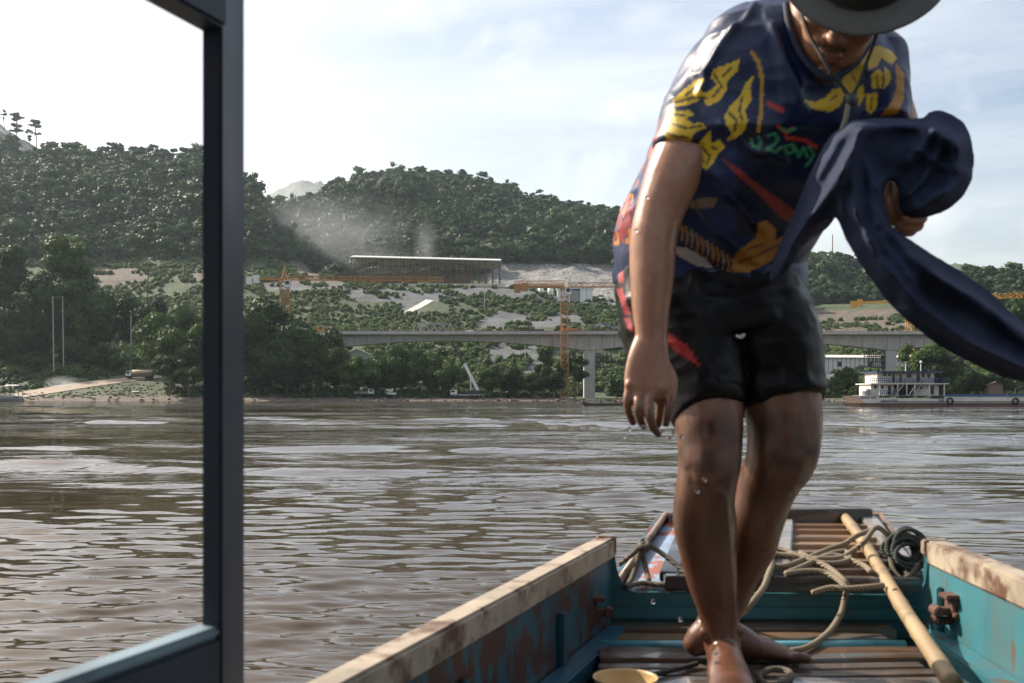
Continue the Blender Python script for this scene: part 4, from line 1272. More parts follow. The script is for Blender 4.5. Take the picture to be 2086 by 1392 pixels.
ridge([(1632, 532, 'ragged'), (1656, 534, 'ridge_round'), (1680, 540, 'umbrella'), (1704, 546, 'ragged'), (1730, 552, 'ridge_round'), (1752, 560, 'ragged')], 870, 'on the hill seen under the cloth', 'trees on the right hill')

# banana plant
def banana(px, pyb, pyt, Y):
    p = at(px, pyb, Y); top = at(px, pyt, Y); H = top.z - p.z
    r = empty('banana_plant', p, 'bright green banana plant with big arching leaves on left bank', 'plant')
    MB().tube([p - Vector((0, 0, .5)), p + Vector((.1, 0, H * .35)), p + Vector((0, 0, H * .62))], [.3, .24, .12], 8).build('stem', mat('banana_stem', (.14, .16, .07)), r)
    rr = random.Random(4)
    for i in range(15):
        a = i * 2.4 + rr.uniform(-.3, .3); L_ = H * rr.uniform(.45, .62); lift = rr.uniform(.35, 1.0) if i < 12 else 1.5
        s = p + Vector((0, 0, H * (.25 + .37 * rr.random())))
        d = Vector((math.cos(a), math.sin(a), 0)); sd_ = Vector((-d.y, d.x, 0))
        m = MB()
        def fn(u, v):
            c = s + d * (L_ * v * (1 - .15 * v)) + Vector((0, 0, L_ * (lift * v - (lift * .55 + .45) * v * v)))
            wv = .5 * math.sin(math.pi * min(1, v * .92 + .08)) ** .6
            return c + sd_ * ((u - .5) * 2 * wv) + Vector((0, 0, -abs(u - .5) * .35))
        m.grid(fn, 3, 8)
        m.build('leaf', M_leaf_banana, r, True)
banana(265, 757, 672, 349)
# ------------------------------------------------------------------ vessels and vehicles by the far bank
M_navy = mat('navy_paint', (.03, .06, .14), (.02, .04, .10), rough=.5, scale=2)
M_hullwhite = mat('stained_white_hull', (.66, .64, .60), (.52, .49, .45), rough=.6, scale=.8, c3=(.26, .15, .09), scale3=.9, th3=(.60, .74), stretch=(1, 1, .4))
M_hullred = mat('brown_antifouling', (.16, .09, .07), (.10, .06, .05), rough=.8, scale=1)
M_bluehatch = mat('blue_hatch_paint', (.05, .11, .24), (.03, .07, .17), rough=.55, scale=1)
def text_mesh(txt, size, depth=.03):
    cu = bpy.data.curves.new('lettering', 'FONT'); cu.body = txt; cu.size = size; cu.extrude = depth / 2; cu.align_x = 'LEFT'
    o = bpy.data.objects.new('lettering', cu); COL.objects.link(o)
    dg = bpy.context.evaluated_depsgraph_get(); dg.update()
    me = bpy.data.meshes.new_from_object(o.evaluated_get(dg))
    bpy.data.objects.remove(o); bpy.data.curves.remove(cu)
    return me
def make_ship():
    Y = 150.0
    X = lambda p: (p - CX) / F * Y
    Z = lambda p: CAMZ + (HY - p) / F * Y
    r = empty('cargo_ship', (X(1900), Y, 0), 'rusty white river cargo ship with two-deck wheelhouse moored at right', 'ship')
    W = 7.0; y0 = Y - W / 2; y1 = Y + W / 2
    sheer = [(1730, 806.5), (1773, 806.5), (1774, 811), (1800, 812), (1900, 813), (2086, 810), (2500, 806), (2620, 800)]
    def hull(za_f, zb_f, name, matl, push):
        m = MB()
        for yy in (y0 - push, y1 + push):
            pass
        ps = [(p, z) for p, z in sheer]
        top = [(X(p), za_f(p, z)) for p, z in ps]; bot = [(X(p) + (1.2 if p < 1740 else (-2 if p > 2600 else 0)), zb_f(p, z)) for p, z in ps]
        poly = top + bot[::-1]
        m.prism([(x, y0 - push, z) for x, z in poly], (0, W + 2 * push, 0))
        return m.build(name, matl, r)
    hull(lambda p, z: Z(z), lambda p, z: Z(821), 'hull', M_hullwhite, 0)
    hull(lambda p, z: Z(821) - .004, lambda p, z: -.8, 'hull_bottom', M_hullred, -.03)
    MB().bbox((X(1774), y0 - .1, Z(819)), (X(2600), y0 - .001, Z(817.5))).build('rubbing_strake', M_hullred, r)
    # decks
    d1, d2 = Z(806), Z(781.5)
    MB().bbox((X(1752), y0 + .2, Z(807) + .02), (X(1905), y1 - .2, Z(806))).build('main_deck', M_grey, r)
    MB().bbox((X(1758), y0 + .2, d2 - .16), (X(1914), y1 - .2, d2)).build('upper_deck', M_hullwhite, r)
    MB().bbox((X(1768), y0 - .2, Z(760)), (X(1902), y1 + .2, Z(757.5))).build('wheelhouse_roof', M_navy, r)
    lower = MB().bbox((X(1762), y0 + 1.0, d1 + .01), (X(1808), y1 - 1, d2 - .17)).build('lower_house', M_hullwhite, r)
    l2 = MB().bbox((X(1850), y0 + 1.4, d1 + .01), (X(1900), y1 - 1, d2 - .17)).build('engine_house', M_hullwhite, r)
    MB().bbox((X(1812), y0 + 2.2, d1 + .01), (X(1846), y1 - 1, d2 - .18)).build('dark_recess', M_dark, r)
    up = MB().bbox((X(1774), y0 + .9, d2 + .01), (X(1888), y1 - 1, Z(760.2))).build('wheelhouse', M_hullwhite, r)
    for a, b, t, bo, nm in ((1786, 1792, 761.5, 767, 'window'), (1796, 1801, 761.5, 767, 'window'), (1804, 1809, 762, 780, 'door'), (1819, 1823, 763, 779, 'door'), (1833, 1842, 762, 770, 'window'), (1853, 1859, 762, 779, 'door'), (1863, 1869, 762, 769, 'window'), (1874, 1880, 762, 770, 'window')):
        MB().bbox((X(a), y0 + .84, Z(bo)), (X(b), y0 + .93, Z(t))).build(nm, M_glass, up)
    for a, b, t, bo, nm in ((1768, 1773, 786, 792, 'window'), (1782, 1787, 786, 792, 'window'), (1796, 1802, 786, 804, 'door')):
        MB().bbox((X(a), y0 + .94, Z(bo)), (X(b), y0 + 1.02, Z(t))).build(nm, M_glass, lower)
    for a, b, t, bo, nm in ((1862, 1867, 787, 793, 'window'), (1884, 1890, 787, 804, 'door')):
        MB().bbox((X(a), y0 + 1.34, Z(bo)), (X(b), y0 + 1.42, Z(t))).build(nm, M_glass, l2)
    def rail(a, b, z, h, name='railing'):
        m = MB()
        for p in np.arange(a, b + .1, 4.0): m.beam((X(p), y0 + .3, z), (X(p), y0 + .3, z + h), .06)
        for f in (.5, 1.0): m.beam((X(a), y0 + .3, z + h * f), (X(b), y0 + .3, z + h * f), .06)
        m.build(name, M_navy, r)
    rail(1758, 1914, d2, .75); rail(1778, 1812, d1, .7)
    for a, b in ((1826, 1806), (1860, 1842)):
        m = MB(); p0 = Vector((X(b), y0 + .55, d1)); p1 = Vector((X(a), y0 + .55, d2))
        for s in (-.3, .3): m.beam(p0 + Vector((0, s, 0)), p1 + Vector((0, s, 0)), .14)
        for i in range(8): q = p0.lerp(p1, (i + .5) / 8); m.beam(q + Vector((0, -.3, 0)), q + Vector((0, .3, 0)), .2, .04)
        m.beam(p0 + Vector((0, -.3, .7)), p1 + Vector((0, -.3, .7)), .06)
        m.build('stairs', M_grey, r)
    for p in (1776, 1812, 1830, 1846, 1875, 1905): MB().beam((X(p), y0 + .35, d1), (X(p), y0 + .35, d2 - .16), .16).build('stanchion', M_hullwhite, r)
    m = MB(); a0 = Vector((X(1834), y0 + .45, d1)); m.beam(a0, (X(1848), y0 + .45, d2 - .3), .12); m.beam((X(1862), y0 + .45, d1), (X(1875), y0 + .45, d2 - .9), .12); m.build('brace', M_hullwhite, r)
    m = MB(); m.beam((X(1845), Y, Z(757.5)), (X(1845), Y, Z(741)), .12); m.beam((X(1845) - .6, Y, Z(745)), (X(1845) + .6, Y, Z(745)), .07); m.build('mast', M_white, r)
    m = MB(); m.beam((X(1876), Y, Z(757.5)), (X(1876), Y, Z(739)), .1); m.ball((X(1876), Y, Z(738)), .22, 8, 6); m.build('radar_mast', M_white, r)
    MB().bbox((X(1779), y0 + .3, d1 + .012), (X(1789), y0 + .9, Z(797))).build('locker', M_white, r)
    m = MB(); m.cyl((X(1750), y0 + .8, Z(806)), (X(1750), y0 + .8, Z(797)), .5, 12); m.cyl((X(1757), y0 + 1.2, Z(806)), (X(1757), y0 + 1.2, Z(793)), .3, 10); m.build('winch', M_grey, r)
    # cargo hold with blue covers
    MB().bbox((X(1906), y0 + .5, Z(812)), (X(2560), y1 - .5, Z(808))).build('coaming', M_hullwhite, r)
    for i, p in enumerate(np.arange(1908, 2540, 42)):
        MB().bbox((X(p), y0 + .35, Z(808) + .01), (X(p + 41), y1 - .35, Z(803.5))).build('hatch_cover', M_bluehatch, r)
    for p in (1914, 2044, 2170):
        m = MB(); n = 14
        c = Vector((X(p), y0 - .12, Z(817)))
        m.tube([c + Vector((math.cos(2 * math.pi * i / n) * .42, 0, math.sin(2 * math.pi * i / n) * .42)) for i in range(n + 1)], .13, 8)
        m.build('fender_tyre', M_tyre, r, True)
    for i in range(3):
        x = X(1893 + i * 4); m = MB(); m.prism([(x, y0 - .012, Z(820)), (x + .16, y0 - .012, Z(820)), (x + .02, y0 - .012, Z(813.5)), (x - .14, y0 - .012, Z(813.5))], (0, .01, 0)); m.build('stripe_mark', M_dark, r)
    for px_, py_, sz in ((1736.5, 812.2, .52), (1777.5, 818.5, .52)):
        me = text_mesh('NAVA 009', sz); me.materials.append(M_navy)
        o = bpy.data.objects.new('lettering', me); COL.objects.link(o); o.parent = r
        o.matrix_parent_inverse = basis(r).inverted()
        o.location = (X(px_), y0 - .035, Z(py_)); o.rotation_euler = (R(90), 0, 0)
make_ship()

def long_boat(px0, px1, Y):
    x0, x1 = (px0 - CX) / F * Y, (px1 - CX) / F * Y
    L_ = x1 - x0
    r = empty('long_boat', (x0, Y, 0), 'low dark wooden longboat carrying three people near the bridge pier', 'boat')
    m = MB(); n = 24; prof = []
    def sec(f):
        w = .55 * min(1, (math.sin(math.pi * min(1, max(.02, f * .97 + .03)))) ** .45)
        zt = .42 + .55 * max(0, (.22 - f) / .22) ** 2 + .25 * max(0, (f - .85) / .15) ** 2
        zb = -.18 + .5 * max(0, (.15 - f) / .15) ** 2
        return w, zt, zb
    vs = []; fs = []
    for i in range(n):
        f = i / (n - 1); w, zt, zb = sec(f); x = x0 + L_ * f
        vs += [(x, Y - w, zt), (x, Y - w * .7, zb), (x, Y + w * .7, zb), (x, Y + w, zt), (x, Y + w - .06, zt), (x, Y + w * .7 - .05, zb + .06), (x, Y - w * .7 + .05, zb + .06), (x, Y - w + .06, zt)]
    for i in range(n - 1):
        for j in range(8): fs.append((i * 8 + j, i * 8 + (j + 1) % 8, (i + 1) * 8 + (j + 1) % 8, (i + 1) * 8 + j))
    fs += [tuple(range(8)), tuple((n - 1) * 8 + j for j in range(7, -1, -1))]
    m.add(vs, fs); m.build('hull', mat('dark_boat_wood', (.07, .05, .04), (.04, .03, .025), rough=.6, scale=3), r, True)
    for f in (.3, .5, .7, .85): MB().box((x0 + L_ * f, Y, .32), (.22, .96, .05)).build('thwart', M_wood, r)
    m = MB(); m.cyl((x1 - .3, Y, .6), (x1 + .8, Y, .2), .04, 8); m.box((x1 - .1, Y, .7), (.4, .3, .35)); m.build('motor', M_dark, r)
    for px_, sh, lab, rz in ((1222, (.10, .10, .13), 'person in dark clothes seated in the longboat nearest its bow', 1.2), (1252, (.05, .05, .07), 'person in black seated in the middle of the longboat', 1.4), (1263, (.30, .13, .10), 'person in reddish shirt seated towards the stern of the longboat', 1.6)):
        mini_person(((px_ - CX) / F * Y, Y, .30), 1.65, sh, (.06, .06, .08), lab, seated=True, rz=rz)
long_boat(1184, 1292, 158.0)

def shore_boat(px0, px1, pyw, pyt, label, roof_mat, hull_mat, npost=4, bow=1):
    Y = CAMZ * F / (pyw - HY)
    x0, x1 = (px0 - CX) / F * Y, (px1 - CX) / F * Y
    L_ = x1 - x0; H = CAMZ + (HY - pyt) / F * Y
    r = empty('moored_boat', ((x0 + x1) / 2, Y, 0), label, 'boat')
    m = MB(); W = min(3.0, L_ * .35)
    def fn(u, v):
        f = u; w = W / 2 * min(1, math.sin(math.pi * min(1, f * .9 + .1)) ** .5 + .02)
        a = math.pi * v
        return (x0 + L_ * f if bow < 0 else x1 - L_ * f, Y - math.cos(a) * w, H * (.30 + .10 * (1 - f) ** 2) - math.sin(a) * (H * .35 + .25))
    m.grid(fn, 16, 7); o = m.build('hull', hull_mat, r, True); o.modifiers.new('t', 'SOLIDIFY').thickness = .08
    MB().bbox((x0 + L_ * .1, Y - W * .36, H * .2), (x1 - L_ * .1, Y + W * .36, H * .26)).build('floor', M_wood, r)
    xa, xb = (x0 + L_ * .45, x1 - L_ * .05) if bow < 0 else (x0 + L_ * .08, x1 - L_ * .45)
    m = MB()
    def rf(u, v): return (xa + (xb - xa) * u, Y + (v - .5) * W, H * (.93 + .07 * math.sin(math.pi * v)))
    m.grid(rf, 6, 7); o = m.build('roof', roof_mat, r, True); o.modifiers.new('t', 'SOLIDIFY').thickness = .12
    for i in range(npost):
        for s in (-.42, .42):
            xx = xa + (xb - xa) * (i + .2) / (npost - .6)
            MB().beam((xx, Y + s * W, H * .2), (xx, Y + s * W, H * .95), .12).build('post', M_wood, r)
    return r
shore_boat(-12, 46, 817.0, 784, 'grey roofed boat moored at the far left edge', M_roofpale, M_grey, 4, -1)
shore_boat(236, 270, 816.5, 794, 'small roofed boat moored left of its twin below the dirt road', M_wood, M_wood, 4, 1)
shore_boat(268, 300, 816.2, 797, 'second small roofed boat moored below the dirt road', M_roofpale, M_wood, 3, 1)
shore_boat(582, 630, 815.8, 803, 'grey open barge drawn up at the bank below the left crane', M_grey, M_grey, 3, -1)

def ground_truck(px, py, L_, **kw):
    p = on_ground(px, py); return small_truck('truck', p + Vector((0, 0, .25)), L_, **kw)
ground_truck(285, 773, 9.0, cab_mat=M_white, bed_mat=M_wood, label='truck with arched tan canvas cover parked by the dirt road', face=-1, H=2.9, canopy=M_canvas)
ground_truck(398, 746, 6.0, cab_mat=M_yellow2, bed_mat=M_white, label='white and yellow truck half hidden by the window post', face=1, H=2.6)
ground_truck(293, 690, 5.0, cab_mat=M_white, bed_mat=M_white, label='small white truck at the top of the pale track', face=1, H=2.4)
p_ = Vector(((742 - CX) / F * 305, 305, gz((742 - CX) / F * 305, 305) + .2))
small_truck('truck', p_, 6.0, M_white, M_grey, 'pale truck parked under the trees below the bridge', 1, 2.6)
p_ = Vector(((796 - CX) / F * 304, 304, gz((796 - CX) / F * 304, 304) + .2))
small_truck('van', p_, 3.4, M_white, M_white, 'white pickup parked under the tallest tree below the bridge', -1, 2.2, 1.7, cat='pickup')

def mobile_crane():
    Y = 303.0
    X = lambda p: (p - CX) / F * Y
    Z = lambda p: CAMZ + (HY - p) / F * Y
    zg = gz(X(955), Y) + .1
    r = empty('mobile_crane', (X(955), Y, zg), 'mobile crane with long black and white boom raised beside the trees', 'crane')
    MB().bbox((X(918), Y - 1.2, zg + .7), (X(985), Y + 1.2, zg + 1.2)).build('chassis', M_grey, r)
    MB().bbox((X(918), Y - 1.2, zg + 1.21), (X(931), Y + 1.2, zg + 2.5)).build('cab', M_white, r)
    MB().bbox((X(919), Y - 1.25, zg + 1.75), (X(927), Y - 1.19, zg + 2.35)).build('window', M_glass, r)
    MB().bbox((X(952), Y - 1.1, zg + 1.21), (X(982), Y + 1.1, zg + 2.4)).build('upper_body', M_dark, r)
    for p in (923, 933, 962, 972, 980):
        for s in (-1.1, 1.1): MB().cyl((X(p), Y + s - .15, zg + .5), (X(p), Y + s + .15, zg + .5), .52, 12).build('wheel', M_tyre, r)
    a = Vector((X(974), Y, zg + 2.3)); b = Vector((X(946), Y, Z(741))); c = Vector((X(919), Y, Z(697)))
    bo = MB().beam(a, b, .9, .9).build('boom', M_white, r)
    MB().beam(b - (c - b).normalized() * .6, c, .62, .62).build('boom_extension', M_dark, bo)
    MB().cyl(Vector((X(959), Y, zg + 1.9)), a.lerp(b, .55), .22, 10).build('lift_ram', M_white, r)
    m = MB(); m.beam(c, c - Vector((0, 0, 2.2)), .07); m.box(c - Vector((0, 0, 2.4)), (.4, .3, .6)); m.build('hook', M_dark, r)
mobile_crane()

def hut(px0, px1, pyb, pyt, Y, label, wall, roof):
    X = lambda p: (p - CX) / F * Y
    x0, x1 = X(px0), X(px1); zt = CAMZ + (HY - pyt) / F * Y; zb = min(CAMZ + (HY - pyb) / F * Y, gz((x0 + x1) / 2, Y) - .3)
    H = zt - zb; dpt = 4.0; ze = zt - (x1 - x0) * .18
    r = empty('hut', ((x0 + x1) / 2, Y, zb), label, 'hut')
    MB().prism([(x0 + .4, Y, zb), (x1 - .4, Y, zb), (x1 - .4, Y, ze), ((x0 + x1) / 2, Y, zt - .25), (x0 + .4, Y, ze)], (0, dpt, 0)).build('wall', wall, r)
    xm = (x0 + x1) / 2
    for xa, xb in ((x0 - .1, xm), (x1 + .1, xm)):
        m = MB(); z_a = ze - .15
        m.prism([(xa, Y - .5, z_a), (xb, Y - .5, zt), (xb, Y - .5, zt + .12), (xa, Y - .5, z_a + .12)], (0, dpt + 1, 0)); m.build('roof', roof, r)
    MB().bbox((xm - .4, Y - .05, zb), (xm + .4, Y + .02, zb + min(1.9, H * .55))).build('door', M_dark, r)
hut(2012, 2046, 806, 778, 292, 'small hut with brown gable roof on the right bank', M_wood, mat('thatch', (.16, .11, .08), (.1, .07, .05), rough=.95))
hut(192, 228, 706, 676, 398, 'low house with grey roof left of the banana plant', M_wood, M_roofpale)
hut(706, 752, 735, 712, 372, 'pale roofed shed behind the trees under the left bridge span', M_grey, M_roofpale)

def rubble(px, py, w_, label, n=7, seed=0, matl=None):
    p = on_ground(px, py); r = random.Random(seed)
    m = MB()
    for i in range(n):
        c = p + Vector((r.uniform(-w_, w_), r.uniform(-1, 1), r.uniform(.1, .8)))
        k = MB().ball(c, (r.uniform(.5, 1.1), r.uniform(.5, 1), r.uniform(.4, .8)), 6, 5)
        k.v = [(a + r.uniform(-.15, .15), b + r.uniform(-.15, .15), c_ + r.uniform(-.15, .15)) for a, b, c_ in k.v]
        m.add(k.v, k.f)
    o = m.build('rubble', matl or M_conc)
    return tag(o, label, kind='stuff')
rubble(1070, 792, 4.5, 'pale heap of broken concrete by the water', 14, 1)
rubble(1022, 803, 2.2, 'small pale heap by the water', 6, 2, M_concp)
# boulders and drift along the waterline
def shore_stones():
    r = random.Random(9); m = MB()
    for i in range(900):
        px = r.uniform(-150, 1720 if i % 4 else 2300); Y = r.uniform(287, 322)
        x = (px - CX) / F * Y; z = gz(x, Y)
        if not -.3 < z < 2.2: continue
        s = r.uniform(.15, .6)
        k = MB().ball((x, Y, z + .1), (s * r.uniform(.8, 1.6), s, s * .7), 5, 4)
        k.v = [(a + r.uniform(-.3, .3) * s, b + r.uniform(-.3, .3) * s, c_ + r.uniform(-.2, .2) * s) for a, b, c_ in k.v]
        m.add(k.v, k.f)
    tag(m.build('shore_stones', mat('shore_stone', (.17, .14, .12), (.08, .07, .06), rough=.9, scale=.5)), 'scattered stones along the far waterline', kind='stuff')
shore_stones()
# mist in the saddle between the hills, dust above the shed
def mist(px, py, Y, rad, dens, label):
    """a soft bank of mist: dense at its middle, gone at its rim"""
    mt = bpy.data.materials.new('mist_air'); mt.use_nodes = True
    t = mt.node_tree; t.nodes.clear(); L = t.links
    o = N('ShaderNodeOutputMaterial', t); v = N('ShaderNodeVolumePrincipled', t)
    v.inputs['Color'].default_value = (.9, .94, .97, 1); v.inputs['Anisotropy'].default_value = .2
    tcn = N('ShaderNodeTexCoord', t); ln = N('ShaderNodeVectorMath', t, operation='LENGTH'); L.new(tcn.outputs['Object'], ln.inputs[0])
    nz = N('ShaderNodeTexNoise', t); nz.inputs['Scale'].default_value = 2.2; nz.inputs['Detail'].default_value = 4; L.new(tcn.outputs['Object'], nz.inputs['Vector'])
    ad = N('ShaderNodeMath', t, operation='MULTIPLY_ADD'); L.new(nz.outputs['Fac'], ad.inputs[0]); ad.inputs[1].default_value = .45; L.new(ln.outputs['Value'], ad.inputs[2])
    mr = N('ShaderNodeMapRange', t); mr.interpolation_type = 'SMOOTHSTEP'; L.new(ad.outputs[0], mr.inputs['Value'])
    mr.inputs['From Min'].default_value = 1.12; mr.inputs['From Max'].default_value = .15; mr.inputs['To Max'].default_value = dens
    L.new(mr.outputs[0], v.inputs['Density']); L.new(v.outputs[0], o.inputs['Volume'])
    ob = MB().ball((0, 0, 0), 1.0, 20, 14).build('mist', mt, None, True)
    ob.location = at(px, py, Y); ob.scale = rad
    tag(ob, label, kind='stuff')
mist(650, 500, 740, (100, 75, 48), .0065, 'pale mist lying in the saddle between the hills')
mist(610, 425, 1330, (150, 120, 66), .010, 'pale mist below the far hill')
mist(868, 505, 690, (12, 18, 30), .012, 'thin smoke rising behind the long shed')
mist(770, 535, 680, (36, 26, 16), .008, 'dust hanging behind the left end of the shed')
mist(125, 780, 300, (7, 5, 3), .09, 'pale dust over the dirt road')
mist(1700, 560, 1100, (190, 150, 46), .006, 'pale mist before the far hill at right')
# ------------------------------------------------------------------ the boat we stand in: bow, gunwales, plank floor, window frame
D = CAMZ - .60                      # floor level
def bp(px, py, zr=0.0):
    """the point at height zr above the boat floor that shows at photo pixel (px, py)"""
    return at(px, py, F * (CAMZ - D - zr) / (py - HY))
def bw(x, Y, zr): return Vector((x, Y, D + zr))
def painted(name, base, base2, rust=(.10, .045, .03), sc=5.0, th=(.56, .62), rough=.45, sc3=9.0, stretch=(1, 1, 1), bump=.35, grime=None):
    return mat(name, base, base2, rough=rough, scale=sc, bump=bump, bdist=.004, c3=rust, scale3=sc3, th3=th, stretch=stretch, rvar=.15, grime=grime or (tuple(x * .28 for x in base), 3.0, (2.2, 2.2, .7), .50, .78))
M_hull = painted('blue_hull_paint', (.022, .105, .140), (.016, .075, .105), rust=(.062, .024, .017), th=(.475, .53), sc3=15, stretch=(1, 1, .5))
M_hullr = painted('teal_hull_paint', (.050, .20, .235), (.035, .145, .18), rust=(.13, .065, .04), th=(.60, .66), sc3=12, stretch=(1, 1, .4), grime=((.10, .13, .12), 4.0, (2.5, 2.5, .8), .46, .70))
M_ledge = painted('blue_stringer_paint', (.030, .115, .170), (.02, .08, .13), th=(.64, .68), rough=.35)
M_cap = painted('cream_gunwale_paint', (.44, .37, .28), (.29, .24, .18), rust=(.11, .05, .03), th=(.49, .60), sc3=8, rough=.6)
M_bulk = painted('teal_bulkhead_paint', (.030, .135, .155), (.020, .095, .115), rust=(.10, .045, .025), th=(.60, .65), sc3=8, stretch=(1, 1, 2.5))
M_bowplate = painted('flaking_bow_paint', (.34, .42, .52), (.22, .32, .44), rust=(.34, .11, .06), th=(.49, .53), sc3=11, rough=.3)
M_frame = painted('navy_window_frame_paint', (.022, .036, .058), (.015, .026, .045), rust=(.03, .03, .032), th=(.66, .72), rough=.5, bump=.15)
M_rail_skylit = painted('skylit_rail_paint', (.20, .28, .33), (.15, .22, .27), rust=(.1, .1, .1), th=(.7, .76), rough=.4, bump=.15)  # pale colour stands for sky light on the rail's top face
M_irony = mat('rusted_iron', (.15, .07, .045), (.06, .03, .022), rough=.75, scale=30, bump=.6, bdist=.003)
M_bilge = mat('wet_bilge', (.02, .022, .025), (.012, .013, .015), rough=.25, scale=8)
def plank_mat(name, c1, c2, rough=.18, grime=(.10, .13, .15)):
    return mat(name, c1, c2, rough=rough, scale=9, detail=9, bump=.5, bdist=.003, c3=tuple(x * .35 for x in c1), scale3=5, th3=(.54, .72), stretch=(.35, 5, 5), rvar=.18, grime=(grime, 2.6, (.8, 5, 5), .54, .66) if grime else None, coat=.45)
PLK = [plank_mat('plank_brown', (.15, .092, .058), (.065, .040, .027)), plank_mat('plank_grey', (.17, .135, .115), (.075, .06, .053), .22), plank_mat('plank_dark', (.12, .085, .065), (.06, .045, .036), .28), plank_mat('plank_tan', (.26, .165, .095), (.13, .08, .048))]
M_bowplk = [plank_mat('bow_plank_sunlit', (.36, .25, .155), (.20, .125, .075), .35), plank_mat('bow_plank_red', (.27, .155, .095), (.14, .08, .05), .3)]  # bow planks: sunlight put into a lighter, warmer wood colour
M_tube = painted('light_blue_tube_paint', (.12, .38, .46), (.09, .30, .38), th=(.66, .70), rough=.3)
M_deadwood = plank_mat('black_wet_beam', (.035, .030, .028), (.02, .018, .016), .3)
M_silver = plank_mat('silvered_beam', (.28, .26, .24), (.17, .155, .145), .4)

boat = empty('river_boat', bw(.45, 2.0, 0), 'weathered blue wooden boat with plank floor that the man stands in', 'boat')
LA, LB = bp(1250, 1097, .22), bp(700, 1392, .22)
LD = (LB - LA); LD.z = 0; LD.normalize()
LC = LA + LD * 2.75
RA, RB = bp(1895, 1105, .22), bp(2086, 1183, .22)
RD = (RB - RA); RD.z = 0; RD.normalize()
RC = RA + RD * 2.5
def along(A, d, s, off, zr):
    nrm = Vector((d.y, -d.x, 0))
    p = A + d * s + nrm * off
    return Vector((p.x, p.y, D + zr))
def plank_run(name, A, d, s0, s1, off0, off1, z0, z1, matl, parent, bevel=.004, n=1):
    m = MB()
    P = [along(A, d, s, o, z) for s in (s0, s1) for o, z in ((off0, z0), (off1, z0), (off1, z1), (off0, z1))]
    m.add(P, [(0, 1, 2, 3), (7, 6, 5, 4), (0, 4, 5, 1), (1, 5, 6, 2), (2, 6, 7, 3), (3, 7, 4, 0)])
    return m.build(name, matl, parent, bevel=bevel)
# for the left side LD points to us, its normal (d.y, -d.x) points left (outboard); on the right it points inboard
nl = Vector((LD.y, -LD.x, 0)); SL = 1 if nl.x < 0 else -1
nr = Vector((RD.y, -RD.x, 0)); SR = 1 if nr.x > 0 else -1
g1 = plank_run('gunwale', LA, LD, -.02, 2.75, -.004 * SL, .048 * SL, .168, .222, M_cap, boat, .006)
g1['label'] = 'cream gunwale with worn rusty paint'
g2 = plank_run('gunwale', RA, RD, -.02, 2.5, -.004 * SR, .05 * SR, .160, .222, M_cap, boat, .006)
plank_run('hull_side', LA, LD, -.02, 2.75, .004 * SL, .034 * SL, -1.25, .1675, M_hull, boat, .002)
plank_run('hull_side', RA, RD, -.02, 2.5, .004 * SR, .034 * SR, -1.25, .1595, M_hullr, boat, .002)
plank_run('stringer', LA, LD, .06, 2.7, .003 * SL, -.050 * SL, -.045, .004, M_ledge, boat, .005)
plank_run('stringer', RA, RD, .06, 2.4, .003 * SR, -.055 * SR, -.05, .010, M_hullr, boat, .005)
plank_run('stringer', LA, LD, .05, 2.7, .002 * SL, -.105 * SL, -.16, -.075, M_bilge, boat, .004)
plank_run('stringer', RA, RD, .05, 2.4, .002 * SR, -.120 * SR, -.15, -.055, M_ledge, boat, .004)
for s in (.45, 1.0, 1.55):      # ribs inside the left side stay low, behind the stringer
    plank_run('rib', LA, LD, s, s + .03, .003 * SL, -.012 * SL, .004, .12, M_hull, boat, .003)
for s in (.05, .62, 1.2): plank_run('rib', RA, RD, s, s + .035, .003 * SR, -.013 * SR, .010, .12, M_hullr, boat, .003)
# bottom of the boat under the floor
m = MB(); zb = D - .30
m.add([(LA.x - .02, LA.y + .02, zb), (RA.x + .02, RA.y + .02, zb), (RC.x, RC.y, zb), (LC.x, LC.y, zb)], [(0, 1, 2, 3)])
o = m.build('bilge_floor', M_bilge, boat); o.modifiers.new('t', 'SOLIDIFY').thickness = .03
# floor planks, bow to stern
def xl(Y): return .236 - (2.509 - Y) * .141
def xr(Y): return .945 + .03 * (Y - 2.2)
rows = [(1268, 1283, 0), (1285, 1301, 3), (1319, 1345, 0), (1347.5, 1360, 1), (1362, 1376, 2), (1378.5, 1402, 1)]
Yp = [(1216.8 / (b - HY), 1216.8 / (a - HY), k) for a, b, k in rows]
y_ = 2.03
rp_ = random.Random(5)
while y_ > .75:
    wd_ = rp_.uniform(.075, .1); Yp.append((y_ - wd_, y_, rp_.choice((0, 1, 2, 1)))); y_ -= wd_ + .012
for ya, yb, k in Yp:
    ym = (ya + yb) / 2; j = rp_.uniform(-.004, .003); skew = .012 * rp_.uniform(-.6, 1)
    x0 = xl(ym) + rp_.uniform(-.012, .012); x1 = xr(ym) + rp_.uniform(-.03, .03)
    m = MB(); nseg = 9; vs = []
    for i in range(nseg):
        f = i / (nseg - 1); x = x0 + (x1 - x0) * f; wz = j + .002 * math.sin(7 * f + ya * 9); e = skew * (f - .5)
        vs += [bw(x, ya + e, -.028 + wz), bw(x, yb + e, -.028 + wz), bw(x, yb + e - .003, wz - .001), bw(x, ya + e + .003, wz)]
    fs = [(0, 1, 2, 3), tuple(range(4 * nseg - 1, 4 * nseg - 5, -1))]
    for i in range(nseg - 1):
        for q in range(4): fs.append((i * 4 + q, (i + 1) * 4 + q, (i + 1) * 4 + (q + 1) % 4, i * 4 + (q + 1) % 4))
    m.add(vs, fs); m.build('floor_plank', PLK[k], boat, bevel=.003)
ty = 1216.8 / (1310 - HY)
MB().tube([bw(xl(ty) - .01, ty, -.006), bw(.6, ty, -.008), bw(xr(ty), ty, -.006)], .013, 12).build('cross_tube', M_tube, boat, True)
